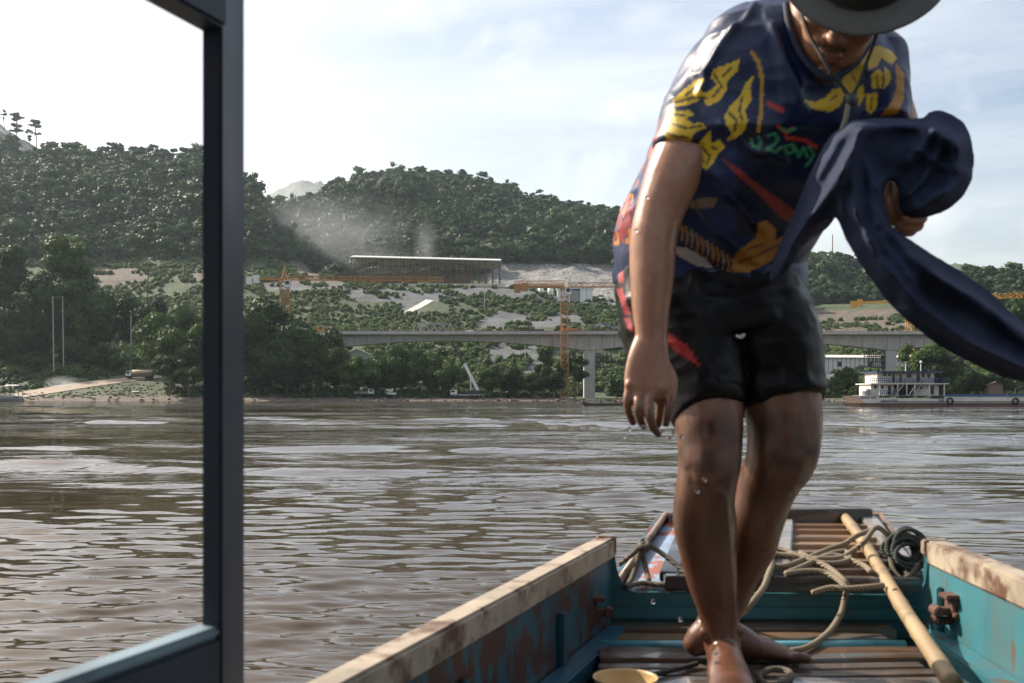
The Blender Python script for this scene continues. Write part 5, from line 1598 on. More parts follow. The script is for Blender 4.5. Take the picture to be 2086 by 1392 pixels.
for x in (.33, .62, .88): MB().bbox(bw(x, .8, -.075), bw(x + .05, 2.6, -.033)).build('floor_bearer', M_deadwood, boat)
# bulkhead with its cut-down middle
BKY = 2.635
def bk(px, py, dy=0): return at(px, py, BKY + dy)
left_edge = [(1218, 1098), (1250, 1098), (1252, 1130), (1257, 1160), (1266, 1186), (1280, 1202), (1300, 1207)]
right_edge = [(1862, 1213), (1876, 1205), (1885, 1186), (1889, 1150), (1890, 1108), (1930, 1106)]
poly = left_edge + right_edge + [(1950, 1300), (1200, 1300)]
MB().prism([bk(a, b) for a, b in poly], (0, .022, 0)).build('bulkhead', M_bulk, boat)
MB().prism([bk(a, b, -.012) for a, b in ((1245, 1237), (1905, 1240), (1905, 1264), (1245, 1262))], (0, .0115, 0)).build('bulkhead_batten', M_bulk, boat, bevel=.003)
m = MB(); m.prism([bk(a, b, -.004) for a, b in ((1216, 1093), (1256, 1093), (1256, 1128), (1216, 1130))], (0, .03, 0)); m.build('corner_block', M_cap, boat, bevel=.004)
m = MB(); m.prism([bk(a, b, -.004) for a, b in ((1884, 1101), (1934, 1100), (1934, 1134), (1884, 1132))], (0, .03, 0)); m.build('corner_block', M_cap, boat, bevel=.004)
# bow: plate sloping up forward, hull sides closing to it, wooden frame with planks
def bz(Y): return .083 + .117 * (Y - 2.62) / .63
def bpx(px, py, lift=0.0):
    """point of the bow deck at photo pixel"""
    a = (py - HY) / F
    Y = (.60 - lift - .083 + .1857 * 2.62) / (a + .1857)
    return Vector(((px - CX) / F * Y, Y, D + bz(Y) + lift))
BL0, BL1 = bw(.283, 2.658, bz(2.658) - .006), bw(.50, 3.25, bz(3.25) - .006)
BR0, BR1 = bw(1.10, 2.658, bz(2.658) - .006), bw(1.205, 3.25, bz(3.25) - .006)
m = MB(); n = 8
def bowfn(u, v):
    a = BL0.lerp(BL1, v); b = BR0.lerp(BR1, v); p = a.lerp(b, u); p.y += .05 * math.sin(math.pi * u) * v; return p
m.grid(bowfn, 12, 10); o = m.build('bow_plate', M_bowplate, boat, True); o.modifiers.new('t', 'SOLIDIFY').thickness = .02
m = MB()
ring = [BL0, BL1, bowfn(.5, 1), BR1, BR0]
for a, b in zip(ring[:-1], ring[1:]):
    q = [a + Vector((0, 0, .012)), b + Vector((0, 0, .012)), b + Vector(((.75 - b.x) * .35, -.25 if b.y > 2.7 else 0, -1.15)), a + Vector(((.75 - a.x) * .35, -.25 if a.y > 2.7 else 0, -1.15))]
    m.add(q, [(0, 1, 2, 3)])
o = m.build('bow_side', M_hull, boat); o.modifiers.new('t', 'SOLIDIFY').thickness = .03
m = MB(); m.tube([BL0 + Vector((0, 0, .014)), BL1 + Vector((0, 0, .014)), bowfn(.5, 1) + Vector((0, 0, .014)), BR1 + Vector((0, 0, .014)), BR0 + Vector((0, 0, .014))], .010, 8)
m.build('bow_rim', painted('rusty_bow_rim', (.30, .22, .17), (.22, .13, .09), rust=(.12, .05, .03), th=(.50, .58)), boat, True)
def bbeam(a, b, w_, h, matl, name='bow_beam', lift=.0):
    p, q = bpx(*a), bpx(*b)
    return MB().beam(p + Vector((0, 0, h / 2 + lift)), q + Vector((0, 0, h / 2 + lift)), w_, h).build(name, matl, boat, bevel=.004)
bbeam((1353, 1200), (1874, 1207), .045, .038, M_deadwood)
bbeam((1362, 1188), (1398, 1096), .05, .030, M_deadwood)
bbeam((1588, 1188), (1598, 1080), .055, .036, M_silver)
bbeam((1864, 1192), (1768, 1072), .05, .034, M_silver)
bbeam((1420, 1073), (1772, 1070), .05, .050, M_deadwood, lift=.004)
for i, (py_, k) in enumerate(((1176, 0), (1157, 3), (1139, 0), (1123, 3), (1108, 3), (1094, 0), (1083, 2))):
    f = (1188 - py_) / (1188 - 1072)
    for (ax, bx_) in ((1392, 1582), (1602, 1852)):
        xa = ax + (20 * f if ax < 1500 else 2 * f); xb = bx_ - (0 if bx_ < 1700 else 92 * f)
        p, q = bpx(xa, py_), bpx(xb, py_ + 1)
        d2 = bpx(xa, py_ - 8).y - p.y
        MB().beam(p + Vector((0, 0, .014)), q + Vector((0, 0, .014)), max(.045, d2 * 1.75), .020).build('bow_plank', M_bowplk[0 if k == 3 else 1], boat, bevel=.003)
# rusty latches on both sides
def latch(px, py, Y, sx):
    c = at(px, py, Y)
    m = MB(); m.box(c, (.030, .05, .055)); m.box(c + Vector((sx * .030, .0, -.012)), (.05, .028, .018)); m.box(c + Vector((sx * .012, -.01, .026)), (.045, .05, .012))
    m.cyl(c + Vector((-.012, -.034, .012)), c + Vector((-.012, -.02, .012)), .010, 10); m.cyl(c + Vector((-.008, -.034, -.018)), c + Vector((-.008, -.02, -.018)), .009, 10)
    m.cyl(c + Vector((sx * .045, -.02, -.01)), c + Vector((sx * .045, .02, -.01)), .013, 10)
    return m.build('latch', M_irony, boat, bevel=.003)
latch(1203, 1238, 2.50, 1)
latch(1945, 1235, 2.42, -1)
m = MB(); c = at(1935, 1262, 2.44); m.box(c, (.085, .04, .02)); m.build('latch_shelf', M_irony, boat, bevel=.004)
m = MB(); m.beam(at(1948, 1255, 2.44), at(1958, 1330, 2.44), .022, .03); m.build('latch_post', M_hullr, boat)
# window frame of the cabin: post, top beam, side board
PYf = 1.08
pxl = (411 - CX) / F * PYf; pxr = (452 - CX) / F * PYf
m = MB(); m.bbox((pxl, PYf, D - .35), (pxr, PYf + .092, CAMZ + .75)); m.build('post', M_frame, boat, bevel=.003)
SDv = LD.copy()
side0 = Vector((pxl + .013, PYf + .004, 0))
def sideboard(name, z0, z1, wd, matl, s1=1.5, off=0.0, bev=.004):
    m = MB(); nrm = Vector((SDv.y, -SDv.x, 0))
    P = []
    for s in (0, s1):
        for o_, z in ((-wd / 2, z0), (wd / 2, z0), (wd / 2, z1), (-wd / 2, z1)):
            p = side0 + SDv * s + nrm * (o_ + off); P.append((p.x, p.y, z))
    m.add(P, [(0, 1, 2, 3), (7, 6, 5, 4), (0, 4, 5, 1), (1, 5, 6, 2), (2, 6, 7, 3), (3, 7, 4, 0)])
    return m.build(name, matl, boat, bevel=bev)
zr_ = CAMZ - (1275 - HY) / F * PYf
sideboard('side_board', D - .25, zr_ - .012, .018, M_frame)
sideboard('window_rail', zr_ - .0115, zr_, .030, M_rail_skylit, off=.006)
zt_ = CAMZ + (HY - 60) / F * PYf
sideboard('roof_beam', zt_, zt_ + .12, .035, M_frame)

# the cabin we look out of: unseen roof, far post, side and rear wall added to cut sky fill
xr_ = RA.x + (RC.x - RA.x) * (RA.y - 1.1) / (RA.y - RC.y)
m = MB(); m.bbox((xr_ + .01, PYf, D - .35), (xr_ + .05, PYf + .09, CAMZ + .50)); m.build('post', M_frame, boat, bevel=.003)
m = MB(); m.bbox((-1.05, -3.3, CAMZ + .52), (1.35, .80, CAMZ + .56)); m.build('cabin_shade_roof', M_frame, boat)
m = MB(); m.bbox((-1.0, -3.3, D - .3), (1.3, -3.26, CAMZ + .515)); m.build('cabin_shade_wall', M_frame, boat)
m = MB(); m.bbox((xr_ + .02, -3.2, D - .25), (xr_ + .045, PYf - .002, zr_)); m.build('side_board', M_frame, boat)
m = MB(); m.bbox((-.85, -3.2, D - .03), (1.0, .72, D)); m.build('cabin_floor', PLK[2], boat)
m = MB(); m.bbox((-.98, -3.2, D - 1.2), (xr_ + .0, .3, D - .31)); m.build('hull_bottom', M_hull, boat)
# ------------------------------------------------------------------ loose things on the boat
def catmull(P, k=8):
    P = [Vector(p) for p in P]; out = []
    for i in range(len(P) - 1):
        a, b, c, d = P[max(i - 1, 0)], P[i], P[i + 1], P[min(i + 2, len(P) - 1)]
        for j in range(k):
            t = j / k
            out.append(.5 * ((2 * b) + (c - a) * t + (2 * a - 5 * b + 4 * c - d) * t * t + (3 * b - a - 3 * c + d) * t ** 3))
    out.append(P[-1]); return out
def rope_mat(name, c1, c2):
    m, t, b = new_mat(name); L = t.links
    tcn = N('ShaderNodeTexCoord', t); wv = N('ShaderNodeTexWave', t); wv.inputs['Scale'].default_value = 55; wv.inputs['Distortion'].default_value = 2
    wv.bands_direction = 'DIAGONAL'; L.new(tcn.outputs['Object'], wv.inputs['Vector'])
    rp = N('ShaderNodeValToRGB', t); rp.color_ramp.elements[0].color = (*c2, 1); rp.color_ramp.elements[1].color = (*c1, 1)
    L.new(wv.outputs['Fac'], rp.inputs['Fac']); L.new(rp.outputs[0], b.inputs['Base Color']); b.inputs['Roughness'].default_value = .85
    bn = N('ShaderNodeBump', t); bn.inputs['Strength'].default_value = .7; bn.inputs['Distance'].default_value = .003; L.new(wv.outputs['Fac'], bn.inputs['Height']); L.new(bn.outputs[0], b.inputs['Normal'])
    return m
M_rope = rope_mat('tan_rope', (.30, .24, .16), (.13, .10, .07))
M_ropeg = rope_mat('dark_green_rope', (.055, .065, .055), (.02, .024, .022))
M_ropeo = rope_mat('olive_rope', (.16, .14, .10), (.07, .06, .045))
def rope(name, strands, r, matl, label):
    m = MB()
    for P in strands: m.tube(catmull(P), r, 8)
    return tag(m.build(name, matl, None, True), label, 'rope')
B = lambda px, py, l=.045: bpx(px, py, l)
rope('rope', [
    [B(1500, 1128), B(1560, 1128), B(1605, 1132), B(1660, 1138), B(1712, 1136), B(1740, 1120, .06), B(1762, 1102, .09), B(1785, 1075, .12), B(1810, 1090, .1), B(1838, 1112, .06)],
    [B(1572, 1116), B(1600, 1122), B(1648, 1140), B(1700, 1132), B(1755, 1150), B(1775, 1166, .05)],
    [B(1540, 1146), B(1590, 1120 + 34), B(1632, 1142), B(1690, 1118), B(1720, 1108, .055), B(1745, 1092, .07), B(1780, 1078, .08)],
    [B(1602, 1168), B(1640, 1152), B(1688, 1130), B(1722, 1124), B(1730, 1140), B(1700, 1148), B(1655, 1144), B(1630, 1132)],
    [B(1630, 1126), B(1662, 1144), B(1690, 1158), B(1720, 1184), bp(1728, 1200, .10)],
    [B(1600, 1170), B(1640, 1164), B(1685, 1168), B(1722, 1196, .04), bp(1720, 1222, .075), bp(1712, 1252, .045), bp(1692, 1284, .022), bp(1664, 1308, .012), bp(1636, 1322, .012), bp(1612, 1326, .010)],
    [B(1655, 1208, .03), B(1690, 1198, .04), B(1728, 1199, .045), B(1770, 1196, .05), B(1800, 1193, .05)],
], .0078, M_rope, 'tan rope lying in loose loops over the bow planks')
rope('rope', [[B(1548, 1112), B(1566, 1128, .05), B(1572, 1148, .05), B(1565, 1172, .05), B(1556, 1196, .04), bp(1540, 1218, .09), bp(1520, 1242, .06), bp(1495, 1262, .02), bp(1470, 1275, .012)],
              [B(1562, 1118), B(1578, 1124), B(1570, 1136), B(1556, 1130), B(1562, 1118)]], .0085, M_rope, 'tan rope knotted at the beam and hanging down behind the front leg')
rope('rope', [[B(1262, 1150, .03), B(1290, 1128, .07), B(1312, 1108, .09), B(1340, 1122, .07), B(1372, 1146, .05), B(1400, 1172, .03), B(1418, 1196, .02)],
              [B(1312, 1106, .09), B(1310, 1130, .06), B(1316, 1158, .03), B(1322, 1184, .015)], [B(1306, 1106, .09), B(1300, 1140, .05), B(1288, 1176, .015), B(1275, 1196, .012)],
              [B(1275, 1196, .012), B(1310, 1188, .012), B(1350, 1192, .014), B(1390, 1186, .02)], [B(1304, 1104, .09), B(1316, 1100, .092), B(1318, 1112, .088), B(1306, 1114, .088), B(1304, 1104, .09)]], .0072, M_ropeo, 'olive mooring rope tied to the left corner of the bow')
def coil(px, py, label):
    rr = random.Random(3); S_ = []
    c = bpx(px, py, .03)
    for i in range(13):
        pts = []; rx = rr.uniform(.028, .052); rz_ = rr.uniform(.026, .050); tx = rr.uniform(-.3, .3); o = Vector((rr.uniform(-.012, .012), rr.uniform(-.03, .03), rr.uniform(.0, .024)))
        for j in range(13):
            a = 2 * math.pi * j / 12
            pts.append(c + o + Vector((math.cos(a) * rx, math.sin(a) * .02 + math.cos(a) * tx * .06, math.sin(a) * rz_ + .03)))
        S_.append(pts)
    return rope('rope_coil', S_, .006, M_ropeg, label)
coil(1850, 1156, 'dark green coil of rope stowed at the right corner of the bow')
rope('rope', [[B(1800, 1092, .08), B(1812, 1130, .06), B(1822, 1165, .03), B(1838, 1180, .02), B(1858, 1168, .03), B(1872, 1150, .05)]], .0075, M_ropeo, 'olive rope end hanging below the dark rope coil')
rope('rope', [[bp(1545, 1376, .01), bp(1572, 1364, .012), bp(1602, 1366, .012), bp(1612, 1380, .012), bp(1590, 1392, .012), bp(1556, 1392, .012), bp(1545, 1376, .01)]], .007, M_ropeo, 'small rope ring lying on the planks right of the front foot')
rope('rope', [[bp(1298, 1382, .01), bp(1335, 1374, .01), bp(1368, 1366, .01), bp(1400, 1358, .01), bp(1420, 1352, .01)]], .006, M_ropeg, 'dark cord on the planks between the tan bowl and heel')
# bamboo pole
def bamboo():
    a, b = at(1714, 1046, 3.2), at(1948, 1398, 1.99)
    d = (b - a); m = MB(); pts = []; rad = []
    nodes = [.13, .29, .46, .63, .78, .92]
    for i in range(61):
        t = i / 60; p = a + d * t + Vector((.006 * math.sin(t * 5), 0, .004 * math.sin(t * 8)))
        r = .0155 + .004 * t
        for k in nodes:
            r += .0022 * math.exp(-((t - k) / .006) ** 2)
        pts.append(p); rad.append(r)
    m.tube(pts, rad, 14)
    o = m.build('bamboo_pole', mat('bamboo', (.36, .255, .135), (.24, .165, .09), rough=.5, scale=7, c3=(.12, .085, .055), scale3=11, th3=(.53, .72), bump=.2, bdist=.002), None, True)
    tag(o, 'long pale bamboo pole lying from bow to floor', 'pole')
    c = a + d * .575
    MB().ball(c + Vector((-.004, -.019, .008)), (.008, .004, .006), 8, 6).build('knot', M_dark, o, True)
bamboo()
def bowl():
    c = bp(1274, 1404, .03); m = MB(); n = 40
    prof = [(.0, 0), (.025, 0), (.042, .012), (.052, .03), (.057, .045), (.060, .046), (.059, .042), (.054, .028), (.044, .008), (.026, -.004), (.0, -.004)]
    def fn(u, v):
        i = v * (len(prof) - 1); k = min(int(i), len(prof) - 2); f = i - k
        r = prof[k][0] * (1 - f) + prof[k + 1][0] * f; z = prof[k][1] * (1 - f) + prof[k + 1][1] * f
        return c + Vector((math.cos(2 * math.pi * u) * r * 1.05, math.sin(2 * math.pi * u) * r, z - .022))
    m.grid(fn, n, 41, True)
    tag(m.build('bowl', mat('tan_plastic', (.52, .36, .16), (.42, .28, .12), rough=.4, scale=6), None, True), 'tan round bowl on the planks at the bottom edge', 'bowl')
bowl()
# ------------------------------------------------------------------ the man standing in the bow
def cat_arr(P, k):
    P = np.array(P, float); out = []
    n = len(P)
    for i in range(n - 1):
        a, b, c, d = P[max(i - 1, 0)], P[i], P[i + 1], P[min(i + 2, n - 1)]
        for j in range(k):
            t = j / k
            out.append(.5 * (2 * b + (c - a) * t + (2 * a - 5 * b + 4 * c - d) * t * t + (3 * b - a - 3 * c + d) * t ** 3))
    out.append(P[-1]); return np.array(out)
def loft(m, rings, lat=(1, 0, 0), n=28, k=5, sq=2.0, round_ends=True):
    """closed tube through rings (px, py, Y, half width in photo pixels, half depth in metres); lat = direction of the width"""
    W = []
    for px, py, Y, w_, dp in rings:
        p = at(px, py, Y); W.append((p.x, p.y, p.z, w_ / F * Y, dp))
    return loft3(m, W, lat, n, k, sq, round_ends)
def loft3(m, W, lat=(1, 0, 0), n=28, k=5, sq=2.0, round_ends=True):
    A = cat_arr(W, k)
    if round_ends:
        def cap(a, b):
            d = (a[:3] - b[:3]); d = d / (np.linalg.norm(d) + 1e-9); r = min(a[3], a[4]) * .7; o = []
            for s, f in ((.45, .86), (.8, .55), (.97, .2)):
                q = a.copy(); q[:3] = a[:3] + d * r * s; q[3] *= f; q[4] *= f; o.append(q)
            return o
        A = np.array(cap(A[0], A[1])[::-1] + list(A) + cap(A[-1], A[-2]))
    K = len(A); vs = []
    lat = Vector(lat)
    for i in range(K):
        t = Vector(A[min(i + 1, K - 1)][:3] - A[max(i - 1, 0)][:3])
        t = t.normalized() if t.length > 1e-9 else Vector((0, 0, 1))
        L_ = (lat - t * lat.dot(t)); L_ = L_.normalized() if L_.length > 1e-4 else t.orthogonal().normalized()
        Dv = t.cross(L_)
        c = Vector(A[i][:3])
        for j in range(n):
            a = 2 * math.pi * j / n; cs, sn = math.cos(a), math.sin(a)
            e = 2.0 / sq
            vs.append(c + L_ * (math.copysign(abs(cs) ** e, cs) * A[i][3]) + Dv * (math.copysign(abs(sn) ** e, sn) * A[i][4]))
    fs = [(i * n + j, i * n + (j + 1) % n, (i + 1) * n + (j + 1) % n, (i + 1) * n + j) for i in range(K - 1) for j in range(n)]
    fs += [tuple(range(n - 1, -1, -1)), tuple((K - 1) * n + j for j in range(n))]
    return m.add(vs, fs)
def eball(m, c, r, M3, seg=16, rings=12):
    """ellipsoid with axes given by the 3x3 matrix M3"""
    b = MB().ball((0, 0, 0), r, seg, rings)
    c = Vector(c); m.add([c + M3 @ Vector(v) for v in b.v], b.f)
def fuse(m, name, voxel, smooth_it=4, fac=.5):
    """one continuous skin over overlapping shapes"""
    me = m.mesh(name)
    o = bpy.data.objects.new(name, me); COL.objects.link(o)
    r = o.modifiers.new('r', 'REMESH'); r.mode = 'VOXEL'; r.voxel_size = voxel
    s = o.modifiers.new('s', 'SMOOTH'); s.factor = fac; s.iterations = smooth_it
    dg = bpy.context.evaluated_depsgraph_get(); dg.update()
    out_ = bpy.data.meshes.new_from_object(o.evaluated_get(dg))
    bpy.data.objects.remove(o); bpy.data.meshes.remove(me)
    out_.name = name
    return out_
def vget(me):
    a = np.empty(len(me.vertices) * 3, np.float32); me.vertices.foreach_get('co', a); return a.reshape(-1, 3).astype(float)
def nget(me):
    a = np.empty(len(me.vertices) * 3, np.float32); me.vertices.foreach_get('normal', a); return a.reshape(-1, 3).astype(float)
def vset(me, v):
    me.vertices.foreach_set('co', v.astype(np.float32).ravel()); me.update()
def proj(v):
    return CX + v[:, 0] / v[:, 1] * F, HY - (v[:, 2] - CAMZ) / v[:, 1] * F
def noise3(p, seed=0):
    pi = np.floor(p).astype(np.int64); f = p - pi; s = f * f * (3 - 2 * f); r = 0
    for dx in (0, 1):
        for dy in (0, 1):
            for dz in (0, 1):
                n = ((pi[:, 0] + dx) * 374761393 + (pi[:, 1] + dy) * 668265263 + (pi[:, 2] + dz) * 1440662683 + seed * 974634777) & 0x7fffffff
                n = ((n ^ (n >> 13)) * 1274126177) & 0x7fffffff
                h = ((n ^ (n >> 16)) & 0xffff) / 65535.0
                r = r + h * (s[:, 0] if dx else 1 - s[:, 0]) * (s[:, 1] if dy else 1 - s[:, 1]) * (s[:, 2] if dz else 1 - s[:, 2])
    return r
def in_poly(x, y, poly):
    P = np.array(poly, float); ins = np.zeros(len(x), bool); j = len(P) - 1
    for i in range(len(P)):
        xi, yi = P[i]; xj, yj = P[j]
        c = ((yi > y) != (yj > y)) & (x < (xj - xi) * (y - yi) / ((yj - yi) if yj != yi else 1e-9) + xi)
        ins ^= c; j = i
    return ins
def dist_line(x, y, line):
    d = np.full(len(x), 1e9)
    for (ax, ay), (bx_, by_) in zip(line[:-1], line[1:]):
        L2 = (bx_ - ax) ** 2 + (by_ - ay) ** 2 + 1e-9
        t = np.clip(((x - ax) * (bx_ - ax) + (y - ay) * (by_ - ay)) / L2, 0, 1)
        d = np.minimum(d, np.hypot(x - ax - t * (bx_ - ax), y - ay - t * (by_ - ay)))
    return d
def set_col(me, col, name='paint'):
    a = me.color_attributes.new(name, 'FLOAT_COLOR', 'POINT')
    a.data.foreach_set('color', np.concatenate([col, np.ones((len(col), 1))], 1).astype(np.float32).ravel())

# ---- head frame
HH = Vector((.10, -.65, .75)).normalized()
HC = Vector((.622, 1.868, 2.424))
g_ = (Vector((0, 0, CAMZ)) - HC).normalized()
HF = (g_ - HH * g_.dot(HH)).normalized()
HX = HF.cross(HH).normalized()
HX = -HX if HX.x < 0 else HX
HM = Matrix((HX, -HF, HH)).transposed()          # local x = picture right, y = back of head, z = crown
def hp(x, y, z): return HC + HM @ Vector((x, y, z))
def hl(m, rings, n=24, k=4, lat=None, **kw):
    return loft3(m, [(*hp(x, y, z), a, b) for x, y, z, a, b in rings], lat or HX, n, k, **kw)

skin = MB()
# head: skull, face, jaw, nose, lips, brows, cheeks, ears
eball(skin, hp(0, .018, .036), (.076, .096, .098), HM, 24, 18)
hl(skin, [(0, -.066, -.112, .020, .018), (0, -.052, -.100, .037, .034), (0, -.038, -.072, .055, .052), (0, -.028, -.035, .065, .062), (0, -.018, .01, .070, .072), (0, -.010, .05, .071, .078)])
hl(skin, [(0, -.088, .034, .010, .010), (0, -.098, .010, .010, .012), (0, -.108, -.012, .013, .014)])
eball(skin, hp(0, -.110, -.020), (.0125, .013, .011), HM)
for s in (-1, 1):
    eball(skin, hp(s * .014, -.098, -.024), (.010, .012, .009), HM)
    eball(skin, hp(s * .040, -.058, -.012), (.027, .026, .026), HM)
    eball(skin, hp(s * .030, -.080, .036), (.024, .013, .009), HM)
    eball(skin, hp(s * .031, -.074, .016), (.013, .012, .010), HM)
    eball(skin, hp(s * .078, .012, .0), (.008, .018, .031), HM)
eball(skin, hp(0, -.088, -.056), (.024, .011, .006), HM)
eball(skin, hp(0, -.086, -.067), (.019, .011, .007), HM)
eball(skin, hp(0, -.078, -.098), (.016, .014, .013), HM)
# neck
nb = at(1668, 78, 2.03)
loft3(skin, [(*hp(0, .03, -.02), .060, .062), (*hp(0, .034, -.07), .058, .060), (*((hp(0, .036, -.10) + nb) / 2), .062, .062), (*nb, .075, .07)], HX)
eball(skin, at(1650, 46, 1.918), (.044, .050, .084), Matrix.Identity(3))
# torso inside the clothes
loft(skin, [(1445, 660, 2.2, 150, .11), (1450, 560, 2.23, 165, .11), (1482, 420, 2.16, 172, .11), (1530, 330, 2.10, 182, .115), (1580, 250, 2.05, 190, .115), (1625, 160, 2.02, 180, .105), (1660, 80, 2.03, 110, .08)])
# hanging arm
loft(skin, [(1455, 165, 2.03, 55, .055), (1420, 235, 2.02, 56, .057), (1390, 312, 2.0, 58, .058), (1366, 372, 1.99, 56, .056), (1344, 432, 1.98, 50, .047), (1331, 490, 1.97, 48, .045), (1328, 560, 1.96, 45, .043), (1326, 625, 1.95, 39, .036), (1327, 685, 1.94, 33, .026), (1326, 712, 1.935, 36, .024)], lat=(1, .15, 0))
loft(skin, [(1327, 690, 1.94, 34, .024), (1322, 728, 1.93, 43, .021), (1320, 765, 1.925, 49, .020), (1322, 795, 1.92, 50, .018), (1325, 812, 1.92, 42, .014)], lat=(1, .1, 0))
def finger(P, r0, r1):
    P = [at(*p) for p in P]; k = len(P)
    loft3(skin, [(*p, r0 + (r1 - r0) * i / (k - 1), (r0 + (r1 - r0) * i / (k - 1)) * .95) for i, p in enumerate(P)], (1, 0, 0), 14, 5)
finger([(1283, 778, 1.925), (1278, 812, 1.91), (1280, 838, 1.915), (1290, 862, 1.935)], .0092, .0068)
finger([(1302, 792, 1.92), (1300, 826, 1.895), (1304, 856, 1.905), (1314, 872, 1.93)], .0098, .0074)
finger([(1324, 796, 1.918), (1323, 834, 1.888), (1328, 866, 1.895), (1342, 887, 1.92)], .0100, .0074)
finger([(1344, 788, 1.92), (1345, 822, 1.93), (1342, 850, 1.955), (1338, 868, 1.97)], .0098, .0074)
finger([(1350, 738, 1.935), (1369, 772, 1.925), (1367, 812, 1.915), (1360, 842, 1.912), (1356, 866, 1.915)], .0125, .0080)
for q in ((1283, 784), (1303, 796), (1325, 800), (1346, 792)):       # knuckles
    p = at(q[0], q[1], 1.912); skin.ball(p, .0105, 10, 8)
# raised arm, mostly under the cloth, and the fist that grips it
loft(skin, [(1775, 140, 2.02, 52, .054), (1800, 200, 2.010, 50, .052), (1822, 265, 1.970, 48, .050), (1842, 322, 1.975, 44, .044)])
loft(skin, [(1845, 318, 1.975, 42, .040), (1850, 350, 1.925, 38, .036), (1848, 392, 1.875, 30, .030), (1846, 408, 1.855, 30, .024)])
loft(skin, [(1846, 398, 1.865, 32, .024), (1845, 425, 1.850, 40, .022), (1846, 450, 1.845, 36, .020)])
finger([(1826, 452, 1.840), (1812, 430, 1.830), (1810, 400, 1.830), (1814, 374, 1.840)], .0115, .0085)
finger([(1868, 446, 1.835), (1872, 462, 1.820), (1850, 466, 1.810), (1834, 458, 1.815)], .0095, .0078)
finger([(1858, 455, 1.845), (1858, 472, 1.835), (1840, 474, 1.825), (1826, 465, 1.830)], .0095, .0078)
finger([(1874, 430, 1.830), (1880, 446, 1.810), (1858, 450, 1.800), (1842, 444, 1.805)], .0095, .0078)
finger([(1874, 412, 1.830), (1882, 426, 1.810), (1862, 432, 1.800), (1846, 428, 1.805)], .0090, .0072)
# front leg and foot
loft(skin, [(1420, 660, 2.19, 80, .09), (1430, 760, 2.14, 78, .085), (1443, 850, 2.10, 70, .074), (1446, 905, 2.085, 65, .066), (1445, 945, 2.075, 62, .062), (1439, 985, 2.08, 60, .056), (1434, 1030, 2.10, 62, .057), (1436, 1072, 2.115, 64, .059), (1443, 1130, 2.125, 58, .055), (1452, 1190, 2.13, 49, .046), (1462, 1246, 2.135, 41, .038), (1468, 1290, 2.135, 37, .036), (1472, 1318, 2.135, 38, .040)])
eball(skin, at(1447, 938, 2.045), (.040, .030, .042), Matrix.Identity(3))
eball(skin, at(1434, 1290, 2.13), (.014, .016, .016), Matrix.Identity(3)); eball(skin, at(1503, 1284, 2.13), (.014, .016, .016), Matrix.Identity(3))
fz = lambda px, Y, zr: (*(lambda p: p)(Vector(((px - CX) / F * Y, Y, D + zr))),)
loft3(skin, [(*fz(1470, 2.19, .030), .030, .028), (*fz(1473, 2.14, .045), .036, .043), (*fz(1480, 2.07, .038), .040, .036), (*fz(1488, 2.00, .026), .046, .024), (*fz(1494, 1.945, .017), .047, .015), (*fz(1497, 1.925, .013), .043, .011)], (1, 0, 0), 22, 4)
for i, (px_, r_t, ln) in enumerate(((1541, .0145, .034), (1516, .0110, .032), (1494, .0100, .028), (1473, .0092, .023), (1452, .0085, .016))):
    p = Vector(((px_ - 6 - CX) / F * 1.95, 1.945, D + r_t)); q = p + Vector((.002, -ln - .012, .001))
    loft3(skin, [(*p, r_t, r_t), (*((p + q) / 2 + Vector((0, 0, .003))), r_t * .92, r_t * .9), (*q, r_t * .85, r_t * .75)], (1, 0, 0), 12, 4)
# back leg and foot
loft(skin, [(1560, 660, 2.22, 84, .095), (1580, 760, 2.18, 84, .09), (1594, 830, 2.16, 79, .082), (1597, 885, 2.15, 75, .074), (1590, 932, 2.15, 72, .068), (1570, 975, 2.17, 63, .060), (1554, 1020, 2.19, 58, .057), (1540, 1062, 2.21, 58, .058), (1528, 1110, 2.23, 54, .055), (1508, 1160, 2.25, 47, .047), (1490, 1205, 2.265, 41, .040), (1468, 1250, 2.27, 40, .037), (1452, 1290, 2.265, 42, .036)])
eball(skin, at(1612, 925, 2.11), (.040, .032, .042), Matrix.Identity(3))
def fzp(px, Y, zr): return Vector(((px - CX) / F * Y, Y, D + zr))
loft3(skin, [(*fzp(1410, 2.26, .030), .030, .028), (*fzp(1438, 2.26, .048), .038, .046), (*fzp(1490, 2.255, .044), .038, .043), (*fzp(1540, 2.25, .030), .040, .029), (*fzp(1585, 2.245, .020), .041, .019), (*fzp(1612, 2.24, .014), .037, .013)], (0, 1, 0), 22, 4)
for i, (dy, r_t, ln) in enumerate(((-.032, .0140, .034), (-.013, .0105, .034), (.003, .0098, .030), (.017, .0090, .026), (.030, .0085, .020))):
    p = fzp(1606, 2.24, r_t) + Vector((0, dy, 0)); q = p + Vector((ln, -.004, .001))
    loft3(skin, [(*p, r_t, r_t), (*((p + q) / 2 + Vector((0, 0, .004))), r_t * .95, r_t * .9), (*q, r_t * .85, r_t * .75)], (0, 1, 0), 12, 4)
me = fuse(skin, 'person', .0034, 5, .5)
v = vget(me); px_, py_ = proj(v)
nz1 = noise3(v * 38, 3); nz2 = noise3(v * 120, 5)
col = np.tile(np.array([.300, .145, .082]), (len(v), 1))
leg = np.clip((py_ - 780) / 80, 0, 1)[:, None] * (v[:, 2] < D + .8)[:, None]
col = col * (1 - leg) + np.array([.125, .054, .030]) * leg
hv = (v - np.array(HC)) @ np.array(HM)      # head coordinates
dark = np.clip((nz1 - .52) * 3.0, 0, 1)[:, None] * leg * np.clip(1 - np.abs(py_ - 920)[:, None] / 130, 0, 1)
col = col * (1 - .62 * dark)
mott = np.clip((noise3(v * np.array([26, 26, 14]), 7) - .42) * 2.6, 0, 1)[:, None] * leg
col = col * (1 - .42 * mott)
